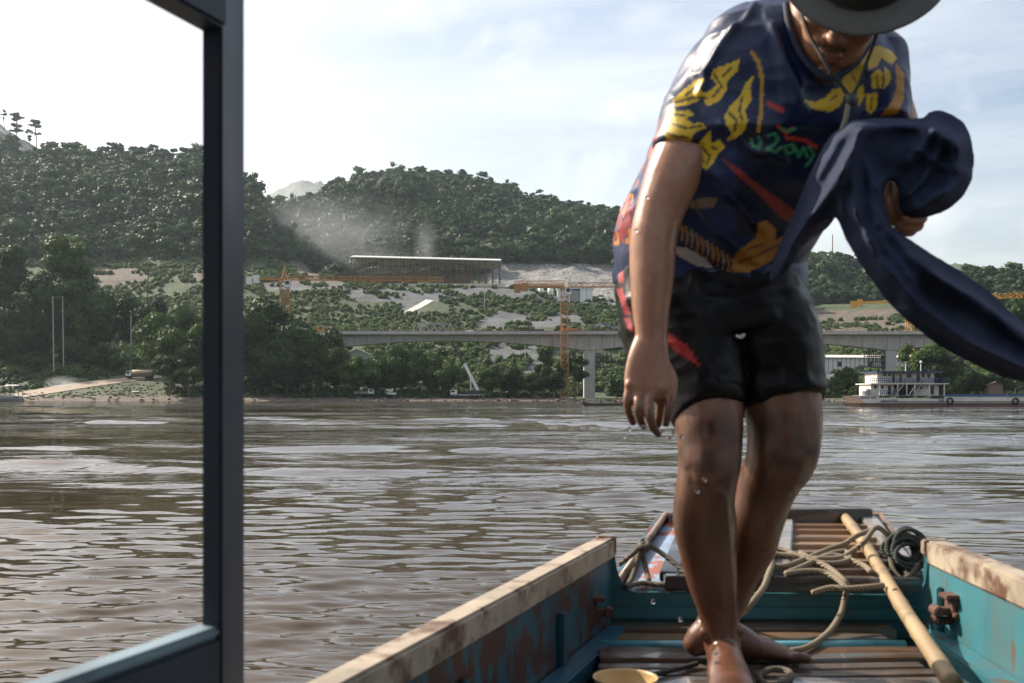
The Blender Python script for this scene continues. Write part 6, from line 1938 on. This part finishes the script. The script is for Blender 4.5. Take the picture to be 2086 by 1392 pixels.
nrm_ = nget(me)
v2 = v + nrm_ * (.0022 * (noise3(v * np.array([30, 30, 11]), 9) - .5) * 2 + .004 * np.exp(-(dist_line(px_, py_, [(1476, 1010), (1482, 1090), (1490, 1180), (1494, 1260)]) / 8.0) ** 2) - .003 * np.exp(-(dist_line(px_, py_, [(1400, 960), (1412, 985), (1440, 1000), (1470, 990)]) / 8.0) ** 2))[:, None] * leg
vset(me, v2); v = v2
head = (np.abs(hv[:, 0]) < .09) & (hv[:, 2] > -.13) & (hv[:, 1] < .13) & (hv[:, 2] < .16) & (v[:, 2] > D + .95)
lips = head & (np.hypot(hv[:, 0] / .024, (hv[:, 2] + .061) / .0105) < 1) & (hv[:, 1] < -.07)
col[lips] = (.20, .075, .058)
stub = head & (hv[:, 1] < -.03) & (((np.hypot(hv[:, 0] / .022, (hv[:, 2] + .103) / .016) < 1)) | ((np.abs(hv[:, 0]) < .028) & (np.abs(hv[:, 2] + .045) < .005) & (hv[:, 1] < -.08)))
col[stub] = col[stub] * .28
brow = head & (np.abs(np.abs(hv[:, 0]) - .032) < .020) & (np.abs(hv[:, 2] - .041) < .006) & (hv[:, 1] < -.05)
col[brow] = (.02, .014, .011)
skull = (hv[:, 0] / .082) ** 2 + ((hv[:, 1] - .018) / .102) ** 2 + ((hv[:, 2] - .036) / .104) ** 2 < 1.1
hair = head & skull & ((hv[:, 2] > .075) | ((hv[:, 1] > .035) & (hv[:, 2] > -.045)))
col[hair] = (.014, .012, .011)
col *= (.88 + .24 * nz2)[:, None]
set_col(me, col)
def paint_mat(name, rough, bump=.0, bscale=300.0, bdist=.001, spec=.5, sss=0.0, rvar=0.0, coat=0.0, sheen=0.0):
    m, t, b = new_mat(name); L = t.links
    a = N('ShaderNodeVertexColor', t); a.layer_name = 'paint'
    L.new(a.outputs['Color'], b.inputs['Base Color'])
    b.inputs['Roughness'].default_value = rough; b.inputs['Specular IOR Level'].default_value = spec
    if sss:
        b.inputs['Subsurface Weight'].default_value = sss; b.inputs['Subsurface Radius'].default_value = (.6, .25, .12); b.inputs['Subsurface Scale'].default_value = .012
    if coat: b.inputs['Coat Weight'].default_value = coat; b.inputs['Coat Roughness'].default_value = .15
    if sheen: b.inputs['Sheen Weight'].default_value = sheen
    tcn = N('ShaderNodeTexCoord', t)
    if bump:
        nzn = N('ShaderNodeTexNoise', t); nzn.inputs['Scale'].default_value = bscale; nzn.inputs['Detail'].default_value = 4
        L.new(tcn.outputs['Object'], nzn.inputs['Vector'])
        bn = N('ShaderNodeBump', t); bn.inputs['Strength'].default_value = bump; bn.inputs['Distance'].default_value = bdist
        L.new(nzn.outputs['Fac'], bn.inputs['Height']); L.new(bn.outputs[0], b.inputs['Normal'])
    if rvar:
        n2_ = N('ShaderNodeTexNoise', t); n2_.inputs['Scale'].default_value = 14; n2_.inputs['Detail'].default_value = 5; L.new(tcn.outputs['Object'], n2_.inputs['Vector'])
        mr = N('ShaderNodeMapRange', t); mr.inputs['From Min'].default_value = .35; mr.inputs['From Max'].default_value = .65
        mr.inputs['To Min'].default_value = rough - rvar; mr.inputs['To Max'].default_value = rough + rvar
        L.new(n2_.outputs['Fac'], mr.inputs['Value']); L.new(mr.outputs[0], b.inputs['Roughness'])
    return m
M_skin = paint_mat('wet_skin', .36, .35, 260, .0012, .5, sss=.08, rvar=.16)
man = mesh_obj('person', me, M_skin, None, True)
tag(man, 'barefoot person in hat, blue and yellow shirt and black shorts bending in the boat', 'person')

# ---- shorts
sh = MB()
loft(sh, [(1440, 545, 2.235, 176, .135), (1442, 600, 2.225, 186, .142), (1450, 650, 2.20, 186, .145), (1466, 705, 2.185, 176, .135)], sq=2.4, round_ends=False)
loft(sh, [(1412, 640, 2.195, 118, .135), (1402, 700, 2.175, 112, .13), (1420, 770, 2.14, 93, .112), (1444, 842, 2.10, 75, .088)], lat=(1, 0, .18), round_ends=False)
loft(sh, [(1545, 640, 2.21, 100, .13), (1566, 700, 2.195, 98, .125), (1582, 770, 2.175, 92, .11), (1595, 822, 2.155, 83, .094)], lat=(1, 0, -.24), round_ends=False)
me = fuse(sh, 'shorts', .006, 5, .5)
v = vget(me); nn = nget(me)
w1 = np.abs(noise3(v * np.array([9, 9, 16]) + 3, 11) - .5) * 2; w2 = np.abs(noise3(v * np.array([22, 22, 34]), 12) - .5) * 2
v = v + nn * ((.5 - w1) * .014 + (.5 - w2) * .006)[:, None]; vset(me, v)
px_, py_ = proj(v)
col = np.tile(np.array([.0045, .0045, .005]), (len(v), 1))
col[in_poly(px_, py_, [(1355, 676), (1372, 684), (1400, 704), (1426, 746), (1398, 732), (1362, 704), (1352, 694)]) & (nn[:, 1] < 0)] = (.30, .028, .028)
for q in ([(1252, 520), (1262, 520), (1272, 570), (1262, 580)], [(1256, 590), (1268, 588), (1284, 640), (1272, 640)], [(1272, 650), (1284, 650), (1290, 676), (1280, 672)]):
    col[in_poly(px_, py_, q)] = (.35, .06, .06)
set_col(me, col)
so = mesh_obj('shorts', me, paint_mat('wet_black_shorts', .40, .5, 420, .0008, .2, rvar=.12), man, True)
so['label'] = 'wet black shorts with a red flash'
# drawstring
m = MB(); m.tube(catmull([at(1500, 684, 2.035), at(1510, 688, 2.03), at(1516, 682, 2.03), at(1508, 686, 2.03)]), .003, 8); m.build('drawstring', mat('white_cord', (.6, .6, .58)), so, True)

# ---- shirt
st = MB()
loft(st, [(1442, 585, 2.235, 188, .150), (1450, 500, 2.22, 192, .150), (1482, 420, 2.16, 197, .148), (1525, 340, 2.10, 205, .148), (1572, 260, 2.05, 213, .145), (1604, 195, 2.025, 212, .135), (1630, 135, 2.015, 196, .12), (1652, 85, 2.045, 165, .085), (1666, 42, 2.085, 118, .06), (1672, 14, 2.10, 88, .05)], lat=(1, 0, .12), n=40, k=6, sq=2.3, round_ends=False)
loft(st, [(1500, 105, 2.03, 60, .075), (1462, 150, 2.03, 72, .078), (1430, 205, 2.02, 70, .076), (1408, 258, 2.01, 64, .072), (1393, 312, 2.0, 62, .070)], lat=(1, 0, -.35), n=32, k=6, round_ends=False)
loft(st, [(1730, 100, 2.03, 60, .08), (1772, 122, 2.02, 66, .076), (1788, 165, 2.0, 56, .070), (1792, 215, 1.97, 50, .066), (1796, 262, 1.95, 48, .064)], lat=(1, 0, 0), n=32, k=6, round_ends=False)
me = fuse(st, 'shirt', .0033, 12, .5)
v = vget(me); nn = nget(me); px_, py_ = proj(v)
w1 = np.abs(noise3(v * np.array([7, 7, 11]) + 7, 21) - .5) * 2; w2 = np.abs(noise3(v * np.array([16, 16, 26]), 22) - .5) * 2
rp1 = np.sin((py_ * .55 + px_ * .25 + 40 * noise3(v * 6, 24)) / 13.0) * np.exp(-((py_ - 470) / 110) ** 2)
v = v + nn * ((.45 - w1) * .015 + (.45 - w2) * .007 + rp1 * .0022)[:, None]
for ln, wd, am in (([(1500, 60), (1455, 120), (1425, 190)], 9, .007), ([(1560, 30), (1590, 120), (1600, 210)], 10, .006), ([(1575, 60), (1610, 150), (1640, 230)], 8, .006), ([(1470, 250), (1520, 300), (1600, 330)], 10, .006),
                   ([(1450, 345), (1490, 400), (1560, 470)], 12, .007), ([(1410, 400), (1470, 470), (1540, 530)], 12, .007), ([(1540, 20), (1480, 90), (1440, 150)], 7, .006), ([(1400, 470), (1450, 520), (1520, 560)], 9, .006)):
    v = v + nn * (am * np.exp(-(dist_line(px_, py_, ln) / wd) ** 2))[:, None]
vset(me, v)
px_, py_ = proj(v); front = nn[:, 1] < .25
navy = np.array([.007, .017, .062])
col = np.tile(navy, (len(v), 1)) * (.55 + .9 * noise3(v * np.array([14, 14, 5]), 31))[:, None]
col *= np.where((py_ > 250) & (px_ > 1500) & (py_ < 480), .45, 1.0)[:, None]          # darker tone over the belly
Yl, Yd, Og, Rd, Gn, Wt = (.60, .40, .025), (.33, .20, .02), (.38, .17, .025), (.36, .035, .03), (.035, .20, .085), (.42, .40, .40)
def fillp(poly, c, f=None):
    q = in_poly(px_, py_, poly) & front
    if f is not None: q &= f
    col[q] = c
def stroke(ln, wd, c):
    q = (dist_line(px_, py_, ln) < wd) & front; col[q] = c
A1 = [(1507, 120), (1485, 130), (1455, 140), (1447, 158), (1460, 172), (1440, 190), (1424, 184), (1436, 158), (1415, 165), (1390, 185), (1370, 205), (1376, 217), (1402, 214), (1432, 202), (1440, 217), (1466, 206), (1480, 186), (1482, 165), (1502, 145)]
A2 = [(1364, 215), (1356, 240), (1346, 266), (1360, 286), (1385, 306), (1405, 292), (1415, 270), (1440, 262), (1430, 250), (1410, 252), (1397, 241), (1416, 234), (1405, 225), (1380, 228)]
A3 = [(1537, 152), (1520, 168), (1508, 195), (1488, 215), (1476, 236), (1480, 256), (1491, 270), (1478, 288), (1498, 282), (1516, 268), (1524, 246), (1518, 226), (1531, 202), (1528, 180)]
A4 = [(1448, 264), (1430, 285), (1413, 305), (1408, 325), (1440, 347), (1454, 332), (1463, 312), (1478, 300), (1466, 284), (1450, 292)]
for P in (A1, A2, A3, A4): fillp(P, Yl)
for ln in ([(1372, 210), (1410, 200), (1440, 200)], [(1365, 232), (1395, 236)], [(1360, 250), (1400, 262), (1430, 256)], [(1352, 268), (1380, 280), (1402, 280)], [(1455, 152), (1470, 176), (1452, 198)], [(1490, 138), (1472, 156)], [(1486, 230), (1500, 246), (1496, 268)], [(1512, 200), (1506, 226), (1512, 246)],
           [(1430, 300), (1446, 318), (1440, 336)], [(1450, 300), (1460, 304)], [(1420, 314), (1434, 330)], [(1398, 194), (1420, 176)]): stroke(ln, 2.6, (.10, .07, .02))
stroke([(1532, 108), (1545, 126), (1553, 165), (1551, 220), (1545, 268)], 4.2, (.42, .24, .03))
B_ = [[(1636, 203), (1655, 222), (1690, 229), (1712, 216), (1720, 195), (1713, 179), (1696, 182), (1680, 200), (1660, 208)], [(1714, 166), (1738, 126), (1757, 108), (1767, 116), (1752, 160), (1733, 192), (1722, 186)],
      [(1763, 100), (1790, 93), (1816, 103), (1828, 120), (1816, 132), (1796, 119), (1786, 137), (1770, 142), (1767, 120)], [(1774, 152), (1790, 141), (1799, 150), (1796, 180), (1777, 182)], [(1801, 136), (1813, 145), (1813, 166), (1801, 181)],
      [(1744, 182), (1758, 172), (1761, 196), (1750, 217)], [(1764, 190), (1788, 190), (1786, 216), (1776, 232), (1764, 224)]]
for P in B_: fillp(P, Yl)
fillp([(1824, 128), (1842, 150), (1842, 200), (1828, 232), (1795, 236), (1818, 205), (1826, 180)], Og)
for ln in ([(1735, 150), (1745, 170)], [(1786, 155), (1788, 178)], [(1776, 200), (1774, 226)], [(1690, 205), (1705, 195)]): stroke(ln, 2.0, (.14, .09, .02))
stroke([(1566, 212), (1580, 218), (1594, 226)], 5.5, Rd); stroke([(1585, 258), (1600, 272), (1612, 262)], 3.5, Rd); stroke([(1602, 281), (1638, 285), (1662, 300)], 4.5, Rd)
for ln in ([(1530, 284), (1533, 298), (1546, 301), (1551, 288), (1545, 280)], [(1563, 277), (1577, 272), (1586, 284), (1572, 298), (1562, 304), (1580, 310), (1594, 300)], [(1597, 300), (1604, 313), (1617, 309), (1614, 295), (1602, 297)],
           [(1618, 296), (1627, 320), (1637, 300), (1645, 320)], [(1648, 300), (1658, 314), (1650, 330), (1642, 338)], [(1592, 262), (1606, 268), (1620, 262)]): stroke(ln, 3.2, Gn)
fillp([(1466, 320), (1500, 340), (1550, 380), (1592, 410), (1625, 436), (1612, 456), (1590, 444), (1545, 396), (1500, 356)], (.24, .035, .030))
fillp([(1498, 516), (1538, 486), (1546, 454), (1562, 450), (1582, 468), (1580, 490), (1600, 478), (1572, 532), (1524, 556), (1488, 552)], Og)
stroke([(1505, 535), (1545, 520), (1585, 500)], 2.5, (.12, .06, .02)); stroke([(1520, 510), (1560, 495)], 2, (.14, .07, .02))
fillp([(1398, 412), (1440, 402), (1462, 404), (1455, 422), (1430, 426), (1405, 424)], (.20, .13, .08))
for i in range(12):
    x, y = 1376 + i * 10.5, 448 + i * 7.2; stroke([(x, y), (x + 4, y + 16), (x + 2, y + 34)], 2.3, Og if i % 3 else (.32, .22, .08))
fillp([(1370, 500), (1400, 505), (1440, 528), (1452, 546), (1420, 542), (1384, 524)], Wt)
fillp([(1440, 545), (1510, 572), (1560, 556), (1572, 570), (1512, 600), (1465, 585)], (.10, .10, .11))
for i in range(6): stroke([(1450 + i * 18, 556 + 3 * i), (1462 + i * 18, 574)], 3, (.26, .25, .25))
nzc = noise3(v * 60, 41)
side = px_ < 1300
fillp([(1240, 395), (1290, 395), (1290, 500), (1240, 500)], (.30, .04, .04), side & (nzc > .52)); fillp([(1240, 395), (1290, 395), (1290, 500), (1240, 500)], (.5, .18, .03), side & (nzc < .36))
fillp([(1300, 240), (1350, 240), (1330, 330), (1290, 400)], (.30, .05, .04), nzc > .6)
# back of the shirt carries the same yellow flames in broad patches
bk_ = (~front) & (noise3(v * np.array([9, 9, 7]), 55) > .62) & (py_ < 420); col[bk_] = Yl
set_col(me, col)
mo = mesh_obj('shirt', me, paint_mat('printed_wet_shirt', .42, .5, 500, .0006, .4, rvar=.12), man, True)
mo['label'] = 'dark blue sports shirt printed with yellow flames'
# collar band
m = MB(); cp = [at(1601, 8, 1.925), at(1607, 50, 1.893), at(1626, 100, 1.876), at(1656, 140, 1.866), at(1692, 160, 1.862), at(1738, 134, 1.872), at(1768, 94, 1.90)]
m.tube(catmull(cp), .0065, 10); m.build('collar', mat('collar_knit', (.012, .02, .05), (.008, .012, .03), rough=.8, scale=60), mo, True)

# ---- hat with brim, crown, band and chin strap
HN = (HH + g_ * .55).normalized()
HB = HC + HH * .052 + HF * .052 + Vector((.020, .004, .036))
hx = (HX - HN * HX.dot(HN)).normalized(); hy = HN.cross(hx)
def hatp(x, y, z): return HB + hx * x + hy * y + HN * z
M_hat = mat('grey_felt_hat', (.105, .105, .098), (.080, .080, .075), rough=.9, scale=30, bump=.3, bdist=.001)
m = MB(); na = 72
def brim(r, a):
    wob = .010 * math.cos(2 * a + .4) + .006 * math.cos(3 * a)
    up = (max(0, r - .085) / .075) ** 1.6 * (.020 * math.cos(2 * a) - .006)
    R_ = r * (1 + .06 * math.cos(2 * a)) if r > .1 else r
    return hatp(math.cos(a) * R_, math.sin(a) * R_, up + wob * (r - .085) * 4)
rs = [.078, .090, .102, .115, .128, .140, .146]
vs = []; fs = []
for dz in (0, -.004):
    for r in rs:
        for j in range(na): vs.append(brim(r, 2 * math.pi * j / na) + HN * dz)
n_r = len(rs)
for s in range(2):
    for i in range(n_r - 1):
        for j in range(na):
            q = [s * n_r * na + i * na + j, s * n_r * na + i * na + (j + 1) % na, s * n_r * na + (i + 1) * na + (j + 1) % na, s * n_r * na + (i + 1) * na + j]
            fs.append(tuple(q))
for i in (0, n_r - 1):
    for j in range(na): fs.append((i * na + j, i * na + (j + 1) % na, n_r * na + i * na + (j + 1) % na, n_r * na + i * na + j))
m.add(vs, fs)
hat = m.build('hat', M_hat, man, True)
m = MB()
def crown(u, v_):
    a = 2 * math.pi * u; z = .125 * math.sin(v_ * math.pi / 2); r = .092 * (math.cos(v_ * math.pi / 2) ** .45) * (1 - .0 * v_)
    return hatp(math.cos(a) * r, math.sin(a) * r * 1.08, z - .002)
m.grid(crown, 48, 14, True); m.build('crown', M_hat, hat, True)
m = MB()
def band(u, v_):
    a = 2 * math.pi * u; r = .0945; return hatp(math.cos(a) * r, math.sin(a) * r * 1.08, .003 + .026 * v_)
m.grid(band, 48, 3, True); m.build('hat_band', mat('dark_band', (.02, .02, .02), rough=.8), hat, True)
M_cord = mat('dark_cord', (.03, .028, .024), (.02, .018, .016), rough=.8, scale=50)
m = MB()
m.tube(catmull([at(1626, 8, 1.86), at(1640, 50, 1.83), at(1660, 92, 1.815), at(1676, 120, 1.80), at(1694, 150, 1.795)]), .0032, 8)
m.tube(catmull([at(1786, 70, 1.77), at(1774, 105, 1.785), at(1764, 130, 1.80), at(1752, 165, 1.81), at(1736, 200, 1.815)]), .0030, 8)
m.tube(catmull([at(1694, 150, 1.795), at(1712, 172, 1.81), at(1734, 198, 1.815)]), .0028, 8)
m.build('chin_strap', M_cord, hat, True)
m = MB(); m.tube([at(1734, 192, 1.812), at(1732, 216, 1.814)], [.010, .009], 12); m.build('cord_lock', M_dark, hat, True)
m = MB(); m.tube(catmull([at(1728, 214, 1.812), at(1722, 245, 1.80), at(1712, 275, 1.79), at(1704, 294, 1.785)]), [.0052] * 25, 8); m.build('cord_end', mat('grey_cord', (.13, .12, .09), rough=.8), hat, True)

# ---- the cloth he holds
CO = [(1690, 272), (1735, 243), (1790, 236), (1850, 240), (1880, 238), (1893, 225), (1912, 220), (1940, 230), (1965, 246), (1980, 275), (1988, 320), (1984, 365), (1965, 402), (1935, 430), (1890, 447), (1850, 447), (1836, 440), (1828, 415), (1826, 382), (1816, 368),
      (1804, 384), (1806, 420), (1818, 458), (1850, 482), (1900, 515), (1960, 550), (2020, 592), (2070, 640), (2130, 690), (2220, 745), (2220, 860), (2130, 805), (2086, 782), (2040, 772), (1980, 745), (1910, 708), (1850, 660), (1800, 610), (1760, 555), (1720, 490), (1703, 446),
      (1680, 452), (1655, 470), (1632, 500), (1615, 540), (1610, 552), (1595, 565), (1575, 580), (1562, 572), (1572, 530), (1592, 480), (1615, 430), (1640, 365), (1665, 315)]
def make_cloth():
    st_ = 4.0
    xs = np.arange(1550, 2226, st_); ys = np.arange(212, 870, st_)
    GX, GY = np.meshgrid(xs, ys); gx = GX.ravel(); gy = GY.ravel()
    ins = in_poly(gx, gy, CO)
    d = dist_line(gx, gy, CO + [CO[0]])
    t = .048 * (1 - np.exp(-d / 42.0)) + .002
    Yc = 1.80 + np.clip((1700 - gx) / 140, 0, 1) * .17 + np.clip((gx - 1850) / 300, 0, 1) * np.clip((gy - 450) / 200, 0, 1) * .16
    folds = [([(1735, 255), (1700, 300), (1668, 360)], 14, .022), ([(1760, 262), (1728, 320), (1690, 390), (1640, 460), (1600, 530)], 15, .026), ([(1745, 270), (1735, 350), (1745, 440), (1790, 530), (1870, 620), (1980, 700), (2120, 770)], 20, .030),
             ([(1790, 380), (1800, 450), (1850, 520), (1930, 580), (2020, 640), (2130, 730)], 20, .030), ([(1770, 330), (1775, 420), (1800, 500), (1860, 570)], 12, .016),
             ([(1760, 262), (1830, 256), (1900, 262), (1950, 300)], 16, .024), ([(1900, 270), (1880, 300), (1850, 330)], 16, .020), ([(1950, 290), (1950, 350), (1920, 400), (1870, 425)], 20, .028),
             ([(1930, 270), (1900, 330), (1870, 380), (1850, 400)], 12, .018), ([(1860, 300), (1920, 340), (1970, 350)], 12, .014), ([(1890, 400), (1940, 385), (1975, 360)], 10, .014), ([(1720, 330), (1712, 390), (1715, 440)], 9, .016), ([(1660, 380), (1645, 430), (1610, 500)], 9, .012),
             ([(1900, 560), (1990, 610), (2100, 690)], 10, .014), ([(1840, 630), (1950, 690), (2090, 750)], 9, .012)]
    fo = np.zeros(len(gx))
    for ln, wd, am in folds: fo += am * 1.6 * np.exp(-np.abs(dist_line(gx, gy, ln) / (wd * .85)) ** 1.5)
    fo *= np.clip(d / 14, 0, 1)
    fo += ((fbm(gx / 46, gy / 46, 81, 3) - .5) * .035 - np.abs(fbm((gx + gy) / 26, (gx - gy) / 70, 83, 2) - .5) * .018) * np.clip(d / 18, 0, 1)
    idx = -np.ones(len(gx), int); keep = np.where(ins)[0]; idx[keep] = np.arange(len(keep))
    nxx = len(xs); V = []; Fq = []
    def P(i, Y): return at(gx[i], gy[i], Y)
    for i in keep: V.append(P(i, Yc[i] - t[i] * .6 - fo[i]))
    K = len(keep)
    for i in keep: V.append(P(i, Yc[i] + t[i] - fo[i] * .5))
    ed = {}
    for r in range(len(ys) - 1):
        for c in range(nxx - 1):
            q = [r * nxx + c, r * nxx + c + 1, (r + 1) * nxx + c + 1, (r + 1) * nxx + c]
            k = [idx[a] for a in q]
            if min(k) < 0: continue
            Fq.append(tuple(k)); Fq.append(tuple(K + a for a in k[::-1]))
            for a, b in zip(k, k[1:] + k[:1]):
                if (b, a) in ed: del ed[(b, a)]
                else: ed[(a, b)] = 1
    for a, b in ed: Fq.append((a, K + a, K + b, b))
    m = MB(); m.v = [tuple(p) for p in V]; m.f = Fq
    me = fuse(m, 'cloth', .0040, 14, .5)
    o = mesh_obj('cloth', me, mat('navy_cotton_cloth', (.030, .040, .075), (.020, .027, .055), rough=.85, scale=9, bump=.35, bdist=.0014, bscale=420, spec=.18), None, True)
    tag(o, 'long dark navy cloth bunched over the raised arm and trailing right', 'cloth')
make_cloth()

# ---- water dripping from the man
M_drop = mat('water_drop', (.8, .8, .8), rough=.02); M_drop.node_tree.nodes['Principled BSDF'].inputs['Transmission Weight'].default_value = 1.0
M_drop.node_tree.nodes['Principled BSDF'].inputs['IOR'].default_value = 1.33
def drop(px, py, Y, r, label):
    o = MB().ball((0, 0, 0), (r, r, r * 1.15), 12, 8).build('water_drop', M_drop, None, True)
    o.location = at(px, py, Y); tag(o, label, 'drop', 'water drops')
for px_q, py_q, lb in ((1271, 889, 'lowest left water drop below the little finger'), (1282, 874, 'water drop at the tip of the little finger'), (1310, 871, 'water drop at the tip of the ring finger'), (1366, 892, 'lower of two water drops right of the thumb tip'), (1373, 882, 'upper of two water drops right of the thumb tip'),
                       (1347, 880, 'water drop between middle finger and thumb tips'), (1388, 890, 'water drop against the thigh edge below the shorts hem')): drop(px_q, py_q, 1.90, .0044, lb)
drop(1435, 977, 1.96, .0042, 'upper water drop in front of the front knee'); drop(1420, 1001, 1.96, .0042, 'lower water drop in front of the front knee')
drop(1331, 1226, 2.1, .005, 'bright water drop before the bulkhead left of the legs'); drop(1386, 1262, 2.1, .0048, 'bright water drop above the planks beside the heel')
drop(1296, 470, 1.93, .004, 'bright water drop at the forearm edge'); drop(1318, 403, 1.93, .004, 'bright water drop at the elbow')
